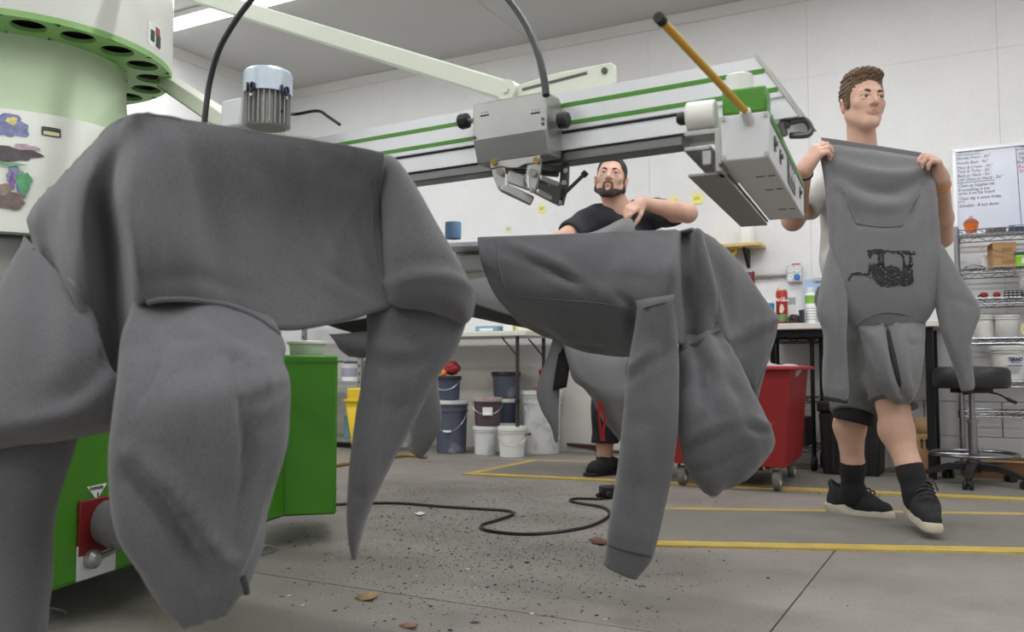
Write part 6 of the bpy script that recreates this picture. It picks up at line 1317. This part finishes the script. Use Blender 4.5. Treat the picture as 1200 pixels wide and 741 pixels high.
# ------------------------------------------------------------------ on the back wall
WD = .007
zs_ = float(WP(860, 289, .20)[2]); sa, sbb = float(np.dot(WP(836, 289, .2) - W0, WX)), float(np.dot(WP(890, 287, .2) - W0, WX))
t = thing('wall_shelf', 'small pine shelf board on the back wall', 'shelf', WL((sa + sbb) / 2, WD, zs_), world=True); m = MB(); m.obox(WL(sa - .1, WD, zs_), WX * (sbb - sa + .1), WN * .2, ZV * .02); m.build('board', mat('pine', (214, 186, 130), .6, var=.06, vscale=20, stretch=(1, 8, 8)), t, bevel=.002)
for s_ in (sa - .04, sbb - .12): m = MB(); m.prism([(0, 0), (.14, 0), (.14, -.012), (.015, -.12), (0, -.12)], WL(s_, WD, zs_), WN, ZV, WX * .018); m.build('bracket', M_blkm, t)
q = WL(sbb - .10, .10, zs_ + .02); t = thing('jar', 'white plastic jar on the pine wall shelf', 'jar', q, 0); m = MB(); m.lathe([(0, 0), (.045, 0), (.048, .006), (.048, .13), (.036, .15), (.036, .155), (0, .155)], (0, 0, 0), 24, cap=False); m.build('body', M_white, t); m = MB(); m.lathe([(.039, .148), (.039, .175), (0, .177)], (0, 0, 0), 24, cap=False); m.build('lid', M_paleg, t)
q = WP(858, 294, .12); t = thing('tape_roll', 'yellow tape roll hanging under the pine wall shelf', 'tape', q, WANG); m = MB(); m.lathe([(.018, -.012), (.034, -.012), (.034, .012), (.018, .012), (.018, -.012)], (0, 0, 0), 24, (0, 1, 0), cap=False); m.build('roll', mat('yellow_roll', (222, 190, 30), .5), t); m = MB(); m.tube([(0, .0, .02), (0, 0, zs_ - q[2] + .002)], .003, 6); m.build('hook', M_steel, t)
q = WP(931, 320, .03)
t = thing('outlet_box', 'grey four-outlet box with conduit and a blue plug on the back wall', 'outlet', WP(931, 320, WD), world=True)
sq = lambda px, py, d: WP(px, py, d)
a_, b_ = WP(922, 331, .05), WP(939, 310, .05); sx = float(np.dot(b_ - a_, WX)); zz0, zz1 = a_[2], b_[2]; oa = a_ - WN * .043
m = MB(); m.obox(oa, WX * sx, WN * .043, ZV * (zz1 - zz0)); ob_ = m.build('box', M_paleg, t, bevel=.004)
for fx in (.28, .72):
    for fz in (.28, .72):
        c = oa + WX * sx * fx + ZV * (zz1 - zz0) * fz + WN * .043; blue = fx > .5 and fz < .5
        m = MB(); m.lathe([(0, 0), (.017, 0), (.017, .004), (0, .004)] if not blue else [(0, 0), (.018, 0), (.019, .02), (.014, .03), (0, .03)], c, 20, WN, cap=False); m.build('plug' if blue else 'outlet', mat('plug_blue', (50, 120, 200), .4) if blue else M_white, ob_)
        if not blue: m = MB(); m.obox(c + WN * .004 - WX * .007 - ZV * .002, WX * .003, WN * .0006, ZV * .009); m.obox(c + WN * .004 + WX * .004 - ZV * .002, WX * .003, WN * .0006, ZV * .009); m.build('socket_slot', M_dark, ob_)
m = MB(); m.obox(b_ - WX * .06 - WN * .03, WX * .05, WN * .02, ZV * .008); m.build('red_clip', M_red, ob_)
m = MB(); m.cyl(WP(884, 325, .025), WP(922, 322, .025), .011, seg=12); m.build('conduit', M_steel, t); m = MB(); m.cyl(WP(901, 324, .025), WP(904, 323.7, .025), .014, seg=12); m.build('conduit_collar', M_steel, t)
t = thing('alarm_pull', 'small red and white pull handle at the end of the conduit', 'handle', WP(880, 324, WD), world=True); a_ = WP(876, 332, .02); m = MB(); m.obox(a_ - WN * .012, WX * .045, WN * .02, ZV * .075); m.build('plate', M_red, t, bevel=.003); m = MB(); m.prism([(-.012, 0), (.012, 0), (.012, .035), (.022, .035), (0, .07), (-.022, .035), (-.012, .035)], WP(879.5, 328, .024), WX, ZV, WN * .004); m.build('arrow', M_white, t)
M_note = mat('sticky_note', (240, 232, 130), .7)
for px_, py_, w_, lb in ((635, 245, .055, 'yellow sticky note on the back wall below the squeegee clamps'), (596, 269, .05, 'pale sticky note on the back wall above the folding table'), (817, 233, .07, 'yellow sticky note on the back wall beside the frame holder'), (790, 236, .06, 'yellow sticky note on the back wall behind the bearded man')):
    c = WP(px_, py_, WD); t = thing('sticky_note', lb, 'note', c, WANG, 'sticky notes on the back wall'); m = MB(); m.grid(np.array([[(-w_ / 2, -.0006, w_ / 2), (w_ / 2, -.0006, w_ / 2)], [(-w_ / 2, -.001, 0), (w_ / 2, -.001, 0)], [(-w_ / 2, -.004, -w_ / 2), (w_ / 2, -.004, -w_ / 2)]])); m.build('paper', M_note if px_ != 596 else mat('pale_note', (226, 222, 190), .7), t)
    for k in range(2): m = MB(); m.box((-.002, -.0022, .008 - k * .012), (w_ * .55, .0004, .003)); m.build('pen_line', M_navy, t)
# whiteboard
WB = .02; tl, tr = WP(1118, 177, WB), WP(1268, 160, WB); zt_ = tl[2]; zbt = float(WP(1118, 272, WB)[2]) - .02; sl_, sr_ = float(np.dot(tl - W0, WX)), float(np.dot(tr - W0, WX))
t = thing('whiteboard', 'whiteboard with handwritten black lists on the back wall', 'whiteboard', WL(sl_, WD, zbt), world=True)
m = MB(); m.obox(WL(sl_, WD, zbt), WX * (sr_ - sl_), WN * .010, ZV * (zt_ - zbt)); m.build('panel', mat('whiteboard_face', (214, 219, 232), .12, spec=.6), t, smooth=0)
m = MB()
for z in (zbt, zt_): m.obox(WL(sl_ - .012, WD, z - .010), WX * (sr_ - sl_ + .024), WN * .018, ZV * .020)
for s_ in (sl_, sr_): m.obox(WL(s_ - .012, WD, zbt), WX * .022, WN * .018, ZV * (zt_ - zbt))
m.build('frame', mat('white_frame', (226, 228, 232), .3, .3), t, bevel=.002)
M_ink = mat('marker_ink', (34, 34, 52), .5); M_inkr = mat('marker_red', (190, 60, 90), .5)
def wtext(s, px_, py_, size, mt=M_ink, tilt=0.0): q = WP(px_, py_, WD + .0108); textmesh(s, q, WX + ZV * tilt, ZV - WX * tilt, size, 'handwriting', mt, t, depth=.0003, shear=.15, squeeze=.82)
L_ = [('Placement Specs', 1120, 180.5), ('Hoodie Front - 3in"', 1121, 188), ('Hoodie Back - 4in"', 1121, 193.5), ('Mens & Crews - 3in"', 1121.5, 199), ('Tank & Tanks - 2in"', 1122, 203.5), ('Back on Neck - 3in"', 1122, 208.5), ('Left Chest on Hood - 2in"', 1122.5, 213), ('Clean up Supplies ink.', 1123, 220), ('If something is low', 1123, 225), ('write it on the board', 1123.5, 229), ('Clean day is every Friday', 1124, 235), ('Schedule - 8 inch down', 1124, 243.5)]
for s, x, y in L_: wtext(s, x, y, .026)
wtext('Needs', 1192.5, 174, .034); wtext('Ink', 1193, 182, .028); wtext('Tape', 1193, 187, .028); wtext('Reducer', 1192, 192, .026); wtext('Red', 1193, 197.5, .03, M_inkr); wtext('Spray', 1194, 202, .026, M_inkr)
for x0, y0, x1, y1, vert in ((1190, 172, 1197, 269, 1), (1120, 215.5, 1166, 211, 0), (1119, 183, 1149, 180, 0), (1123, 237.5, 1131, 237, 0), (1190, 176, 1215, 174, 0)):
    a_ = WP(x0, y0, WD + .0105); m = MB(); m.obox(a_, WP(x1, y1, WD + .0105) - a_, WX * .003 if vert else ZV * .003, WN * .0004); m.build('ruled_line', M_ink, t, smooth=0)
# ------------------------------------------------------------------ chrome wire shelving on the right
FD = .37; BD = .055
sP = float(np.dot(WP(1122, 330, FD) - W0, WX)); sQ = sP + 1.22
t = thing('wire_shelving', 'chrome wire shelving unit loaded with pails under the whiteboard', 'shelving', WL((sP + sQ) / 2, (FD + BD) / 2, 0), world=True)
zz = [float(WP(1128, y, FD)[2]) for y in (270, 315, 351, 397, 447, 482)]
for s_ in (sP, sQ):
    for d in (FD, BD):
        m = MB(); m.cyl(WL(s_, d, .0), WL(s_, d, zz[0] + .02), .0125, seg=14); po = m.build('post', M_chrome, t)
        for z in zz: m = MB(); m.cyl(WL(s_, d, z - .035), WL(s_, d, z + .006), .018, seg=14); m.build('post_collar', M_chrome, po)
for z in zz: wire_shelf(t, sP, sQ, BD, FD, z, M_chrome)
def spt(px, k, d=.30): d = min(d, .30) - .08; q = WP(px, 300, d); q[2] = zz[k] + .004; return q
gs = 'things on the chrome wire shelving'
q = spt(1139, 0, .36); sc = F / q[1]; t = thing('cupcake_jar', 'orange cupcake-shaped jar on top of the wire shelving', 'jar', q, 0); r = 8.2 / sc
m = MB(); n = 28; V_ = []
for z, rr in ((0, .62), (.055, 1.0)):
    for k in range(n): a = 2 * math.pi * k / n; V_.append((r * (rr + (.05 if k % 2 else 0)) * math.cos(a), r * (rr + (.05 if k % 2 else 0)) * math.sin(a), z * .9))
m.add(V_, [(k, (k + 1) % n, n + (k + 1) % n, n + k) for k in range(n)] + [tuple(range(n))[::-1]]); m.build('cup', mat('orange_plastic', (226, 112, 30), .4), t, smooth=20)
m = MB(); m.lathe([(r * 1.0, .048), (r * 1.02, .055), (r * .8, .068), (r * .45, .078), (0, .081)], (0, 0, 0), 24, cap=False); m.build('icing', mat('icing_brown', (150, 92, 70), .5, var=.2, vscale=80), t); m = MB(); m.ball((0, 0, .086), .011, 12); m.build('topper', mat('topper_grey', (190, 170, 180), .5), t)
small_box('paper_stack', 'flat grey paper stack on top of the wire shelving', 'paper', spt(1168, 0, .34), (.10, .16, .012), mat('grey_paper', (176, 178, 182), .7)); small_box('folder', 'blue folder on top of the wire shelving', 'folder', spt(1200, 0, .34), (.14, .2, .014), mat('blue_folder', (70, 100, 170), .5))
t = thing('cardboard_box', 'brown cardboard box with open flap on the second wire shelf', 'box', spt(1174, 1, .31), WANG + .25); m = MB(); m.box((0, 0, .07), (.115, .11, .14)); m.build('body', M_kraft, t, bevel=.002); m = MB(); m.add([(-.0575, -.055, .14), (-.0575, .055, .14), (-.10, .05, .115), (-.10, -.05, .115)], [(0, 1, 2, 3)]); m.build('flap', M_kraft2, t, solid=.003); m = MB(); m.box((.01, -.0555, .10), (.05, .001, .02)); m.box((.015, -.0555, .03), (.06, .001, .018)); m.build('print_mark', mat('kraft_print', (150, 116, 80), .8), t)
can('cup', 'white cup beside the brown box on the second wire shelf', .022, .085, M_white, spt(1155, 1, .24), None, 'cup', None, gs)
t = thing('tub', 'lime green tub with blue lid on the second wire shelf', 'tub', spt(1203, 1, .31), WANG); m = MB(); m.box((0, 0, .035), (.11, .1, .07)); m.build('body', mat('lime_tub', (140, 196, 50), .4), t, bevel=.008); m = MB(); m.box((0, 0, .077), (.118, .108, .014)); m.build('lid', mat('tub_lid_blue', (60, 90, 140), .4), t, bevel=.004); m = MB(); m.box((0, -.0506, .035), (.05, .001, .03)); m.build('tub_label', M_white, t)
t = thing('goggles', 'clear safety goggles with black strap on the second wire shelf', 'goggles', spt(1140, 1, .33), WANG); m = MB(); m.tube(smoothpath([(-.05, 0, .008), (-.03, -.02, .02), (0, -.03, .024), (.03, -.02, .02), (.06, 0, .010), (.04, .05, .006), (-.03, .05, .006), (-.05, 0, .008)], 30), .004, 6); m.build('strap', M_blk, t); m = MB(); m.ball((0, -.025, .016), .022, 12, (1.5, .6, .7)); m.build('lens', mat('clear_lens', (200, 205, 210), .1, trans=.5), t)
t = thing('tool_tray', 'clear tray of red and grey tools on the third wire shelf', 'tray', spt(1159, 2, .30), WANG); m = MB(); m.box((0, 0, .004), (.115, .16, .008)); m.build('base', M_paleg, t)
for x in (-.03, .03): m = MB(); m.ball((x, -.05, .022), .018, 12, (1.1, 1, .9)); m.build('red_tool', M_red, t)
m = MB(); m.cyl((-.06, -.06, .014), (-.035, -.05, .035), .005, seg=8); m.build('tool_handle', M_blk, t)
t = thing('cartridge_box', 'black slotted cartridge box on the third wire shelf', 'box', spt(1185, 2, .32), WANG); m = MB(); m.box((0, 0, .022), (.08, .12, .044)); m.build('body', M_blk, t)
for k in range(3):
    for j in range(4): m = MB(); m.box((-.03 + .02 * j, -.061, .008 + .014 * k), (.014, .002, .005)); m.build('slot', M_paleg, t)
pail('pail', .072, .09, .155, M_pail, 'white pail at the end of the third wire shelf', 'bucket', spt(1214, 2, .27), 0, gs, bail=False, rings=1)
pail('pail', .046, .055, .13, M_pail, 'small white pail on the fourth wire shelf, nearest the shelf post', 'bucket', spt(1151, 3, .27), .4, gs, bail=False, rings=1)
pail('pail', .048, .059, .125, M_pail, 'small white pail on the fourth wire shelf beside the tape roll', 'bucket', spt(1177, 3, .30), .2, gs, bail=False, rings=1)
t = thing('tape_roll', 'cream masking tape roll standing on the fourth wire shelf', 'tape', spt(1204, 3, .31) + ZV * .046, WANG); m = MB(); m.lathe([(.030, -.02), (.045, -.02), (.045, .02), (.030, .02), (.030, -.02)], (0, 0, 0), 28, (0, 1, 0), cap=False); m.build('tape', mat('masking_tape', (222, 206, 160), .6), t); m = MB(); m.lathe([(.027, -.0205), (.030, -.0205), (.030, .0205), (.027, .0205), (.027, -.0205)], (0, 0, 0), 28, (0, 1, 0), cap=False); m.build('core', mat('core_brown', (120, 70, 50), .7), t)
q = spt(1178, 4, .28); tk = pail('pail', .082, .093, .185, M_pail, 'white ink pail with blue lettering on the fifth wire shelf', 'bucket', q, 0, gs, lid=M_pail, bail=False, rings=2)
v_ = nv(np.array([-q[0], -q[1], 0])); v_ = nv(v_ + np.array([v_[1], -v_[0], 0]) * -.35); tx = np.array([-v_[1], v_[0], 0])
M_inkb = mat('blue_lettering', (40, 40, 120), .5)
textmesh('TEKNO', v_ * .0915 - tx * .036 + ZV * .105, tx, ZV, .027, 'lettering', M_inkb, tk, bold=.0012, shear=.15, squeeze=.8); m = MB(); m.box(v_ * .0908 + ZV * .080, (.07, .001, .006), ax=(tx, v_, ZV)); m.build('label_bar', mat('purple_bar', (120, 90, 150), .5), tk)
textmesh('INK SYSTEMS', v_ * .0915 - tx * .02 + ZV * .094, tx, ZV, .008, 'lettering', M_inkb, tk)
for k in range(4): m = MB(); m.box(v_ * .0895 + ZV * (.066 - .008 * k), (.06 - .008 * k, .001, .002), ax=(tx, v_, ZV)); m.build('label_line', mat('grey_print', (150, 150, 156), .5), tk)
q = WP(1172, 520, .30); q[2] = .02; t = thing('cardboard_tray', 'flat brown cardboard tray on the floor under the wire shelving', 'box', WL(float(np.dot(WP(1185, 520, .26) - W0, WX)), .26, 0), WANG); m = MB(); m.obox((-.22, -.14, 0), (.44, 0, 0), (0, .28, 0), (0, 0, .006))
for a_, b_, c_ in (((-.22, -.14, 0), (.44, 0, 0), (0, -.008, .10)), ((-.22, .14, 0), (.44, 0, 0), (0, .008, .10)), ((-.22, -.14, 0), (0, .28, 0), (-.012, 0, .10)), ((.22, -.14, 0), (0, .28, 0), (.012, 0, .10))): m.obox(a_, b_, (0, .004, 0) if b_[0] else (.004, 0, 0), c_)
m.build('tray', mat('dark_kraft', (112, 80, 54), .8), t); m = MB(); m.obox((-.23, -.155, .098), (.46, 0, 0), (0, .03, 0), (0, 0, .008)); m.build('folded_edge', M_kraft, t)
# leaning white pipe between bench and shelving
a_, b_ = G(1116, 548), WP(1103, 372, .44); m = MB(); b_ = a_ + (P(1101, 374, a_[1] + .18) - a_); m.cyl(a_, b_, .014, seg=12); t = thing('pipe', 'white plastic pipe leaning between workbench and wire shelving', 'pipe', a_, world=True); m.build('pipe', M_white, t); m = MB(); m.cyl(b_ - nv(b_ - a_) * .03, b_ + nv(b_ - a_) * .004, .017, seg=12); m.build('end_cap', M_paleg, t)
# ------------------------------------------------------------------ stool
q = gz(1142, 570); sc = F / q[1]; t = thing('stool', 'black padded work stool with chrome foot ring on casters', 'stool', q, .35)
zr_ = CAMH - (531 - 432) / sc; zs1 = CAMH - (455 - 432) / sc; zs2 = CAMH + (432 - 430) / sc
m = MB(); R_ = .245
for k in range(5):
    a = 2 * math.pi * k / 5; d = np.array([math.cos(a), math.sin(a), 0]); s_ = np.array([-d[1], d[0], 0]); m = MB()
    A = [d * .03 + ZV * .115, d * .12 + ZV * .112, d * .20 + ZV * .085, d * R_ + ZV * .066]; wd = [.026, .022, .018, .014]; th = [.035, .03, .024, .018]
    Qs = [[p + s_ * w_ + ZV * 0, p - s_ * w_, p - s_ * w_ - ZV * h_, p + s_ * w_ - ZV * h_] for p, w_, h_ in zip(A, wd, th)]; m.grid(np.array(Qs), True); m.add(Qs[-1], [(0, 1, 2, 3)]); m.build('base_arm', M_blk, t, smooth=50)
    c = d * R_; m = MB()
    for e in (-1, 1): m.lathe([(0, -.009), (.022, -.009), (.027, -.005), (.027, .005), (.022, .009), (0, .009)], c + s_ * .014 * e + ZV * .027, 18, s_, cap=False)
    m.cyl(c + ZV * .03, c + ZV * .06, .009, seg=8); m.ball(c + ZV * .038, .017, 10); m.build('caster', M_rub, t)
m = MB(); m.lathe([(.0, .07), (.034, .07), (.036, .12), (.03, .13), (.026, .16), (0, .16)], (0, 0, 0), 20, cap=False); m.build('hub', M_blk, t)
m = MB(); m.lathe([(.022, .14), (.022, zr_ + .16)], (0, 0, 0), 18); m.build('gas_tube', M_chrome, t); m = MB(); m.lathe([(.014, zr_ + .1), (.014, zs1)], (0, 0, 0), 16); m.build('piston', M_chrome, t); m = MB(); m.lathe([(.024, zr_ + .155), (.027, zr_ + .155), (.027, zr_ + .17), (.015, zr_ + .17)], (0, 0, 0), 18, cap=False); m.build('collar', M_chrome, t)
m = MB(); m.tube([(.20 * math.cos(a), .20 * math.sin(a), zr_) for a in np.linspace(0, 2 * math.pi, 41)[:-1]], .0095, 10, closed=True); fr_ = m.build('foot_ring', M_chrome, t)
for k in range(3):
    a = 2 * math.pi * k / 3 + .5; m = MB(); m.cyl((.02 * math.cos(a), .02 * math.sin(a), zr_ - .004), (.20 * math.cos(a), .20 * math.sin(a), zr_), .006, seg=8); m.build('ring_spoke', M_chrome, fr_)
rs_ = 41 / sc; m = MB(); m.lathe([(0, zs1), (rs_ - .02, zs1), (rs_ - .004, zs1 + .008), (rs_, zs1 + .03), (rs_, zs2 - .025), (rs_ - .012, zs2 - .006), (rs_ - .05, zs2), (0, zs2 + .004)], (0, 0, 0), 40, cap=False); m.build('seat', mat('stool_vinyl', (30, 30, 33), .4, bump=.1, bscale=80), t)
m = MB(); m.box((0, 0, zs1 - .012), (.16, .12, .022)); m.build('seat_plate', M_blk, t, bevel=.004)
m = MB(); m.tube(smoothpath([(.04, -.03, zs1 - .014), (.09, -.08, zs1 - .03), (.13, -.10, zs1 - .055)], 10), .0045, 8); lv = m.build('lever', M_blk, t); m = MB(); m.tube([(.125, -.097, zs1 - .051), (.165, -.115, zs1 - .072)], .009, 8); m.build('lever_paddle', M_blk, lv)
# ------------------------------------------------------------------ on the floor
cp_ = [(380, 592), (430, 590), (470, 590), (520, 594), (570, 597), (596, 599), (601, 603), (585, 609), (564, 616), (572, 622), (610, 626), (650, 624), (690, 617), (711, 607), (714, 600), (704, 594), (680, 590), (668, 587), (675, 584.5), (700, 585), (708, 584)]
m = MB(); m.tube(smoothpath([G(x, y, .006) for x, y in cp_], 110), .006, 6); tag(m.build('power_cable', M_blk), 'black power cable snaking across the lint-covered floor', 'cable')
q = gz(713, 584); t = thing('plug_box', 'black connector box lying on the floor at the cable end', 'connector', q, .2); m = MB(); m.box((0, .0, .028), (.075, .06, .056)); m.build('body', M_blk, t, bevel=.006); m = MB(); m.lathe([(.014, 0), (.014, .025), (.010, .03), (0, .03)], (-.012, -.03, .022), 16, (0, -1, 0), cap=False); m.build('socket', M_rub, t); m = MB(); m.cyl((-.0375, 0, .02), (-.055, -.005, .012), .010, seg=10); m.build('cable_gland', M_rub, t)
rl = random.Random(4)
def lint(n, region, sizes, seed, mats, name, label):
    rl = random.Random(seed); m = MB(); k = 0
    while k < n:
        x, y = region(rl)
        if x is None: continue
        c = G(x, y, .0); s_ = rl.uniform(*sizes) * (1 if rl.random() < .9 else 2.2); a0 = rl.uniform(0, 6.28); nn = 5; el_ = rl.uniform(.35, 1)
        pts = [c + np.array([math.cos(a0) * u - math.sin(a0) * v, math.sin(a0) * u + math.cos(a0) * v, 0]) for u, v in [(s_ * math.cos(t_) * rl.uniform(.6, 1.3), s_ * el_ * math.sin(t_) * rl.uniform(.6, 1.3)) for t_ in np.linspace(0, 6.283, nn + 1)[:-1]]]
        m.cur = rl.choice(range(len(mats))); top = c + ZV * (s_ * rl.uniform(.12, .4) + .001)
        m.add([p + ZV * .0006 for p in pts] + [top], [(i, (i + 1) % nn, nn) for i in range(nn)]); k += 1
    o = m.build(name, mats, smooth=0); tag(o, label, 'lint', kind='stuff'); return o
ML = [mat('lint_black', (58, 53, 56), .95), mat('lint_plum', (82, 68, 74), .95), mat('lint_grey', (98, 92, 90), .95), mat('lint_dark', (50, 46, 50), .95)]
def reg1(r):
    x = r.gauss(580, 130); y = 565 + abs(r.gauss(50, 50))
    return (x, y) if 330 < x < 1000 and 560 < y < 745 and not (x > 690 and y < 640 and y > 590 and x > 720) else (None, None)
def reg2(r):
    x = r.uniform(330, 800); y = r.uniform(555, 740); return x, y
lint(5200, reg1, (.0012, .0036), 3, ML, 'lint', 'dark lint and ink crumbs scattered over the concrete floor'); 
lint(90, reg2, (.003, .008), 9, ML, 'lint_clumps', 'larger dark lint clumps scattered over the concrete floor')
lint(24, reg2, (.003, .008), 12, [mat('paper_fleck', (214, 210, 204), .8)], 'paper_flecks', 'small pale paper flecks among the lint on the floor')
def scrap(pts, label, mt):
    m = MB(); q = [G(x, y, .002 + .006 * (k % 2)) for k, (x, y) in enumerate(pts)]; c = sum(q) / len(q) + ZV * .008; m.add([c] + q, [(0, 1 + (i + 1) % len(q), 1 + i) for i in range(len(q))]); tag(m.build('paper_scrap', mt, solid=.001), label, 'scrap', 'scraps on the floor')
scrap([(415, 701), (425, 696), (434, 693), (443, 694), (444, 698), (436, 702), (424, 704)], 'curled tan paper scrap on the concrete floor', mat('tan_scrap', (170, 140, 104), .8)); scrap([(467, 733), (478, 729), (490, 731), (486, 735), (474, 736)], 'small pinkish paper scrap on the concrete floor', mat('pink_scrap', (160, 128, 112), .8)); scrap([(484, 602), (494, 600), (500, 602), (492, 604)], 'white paper scrap near the power cable', M_white)
scrap([(690, 632), (700, 629), (714, 634), (708, 638), (694, 637)], 'reddish brown scrap at the corner of the floor mat', mat('rust_scrap', (120, 80, 74), .9))
# tub on the press cabinet
zc = .10 + .535; q = G(352, 416, zc); q = o2 + d2 * .10 + n2 * .16; q[2] = zc + .001
pail('tub', .058, .064, .05, M_pail, 'low white tub standing on the green press cabinet', 'tub', q, 0, bail=False, rings=1)
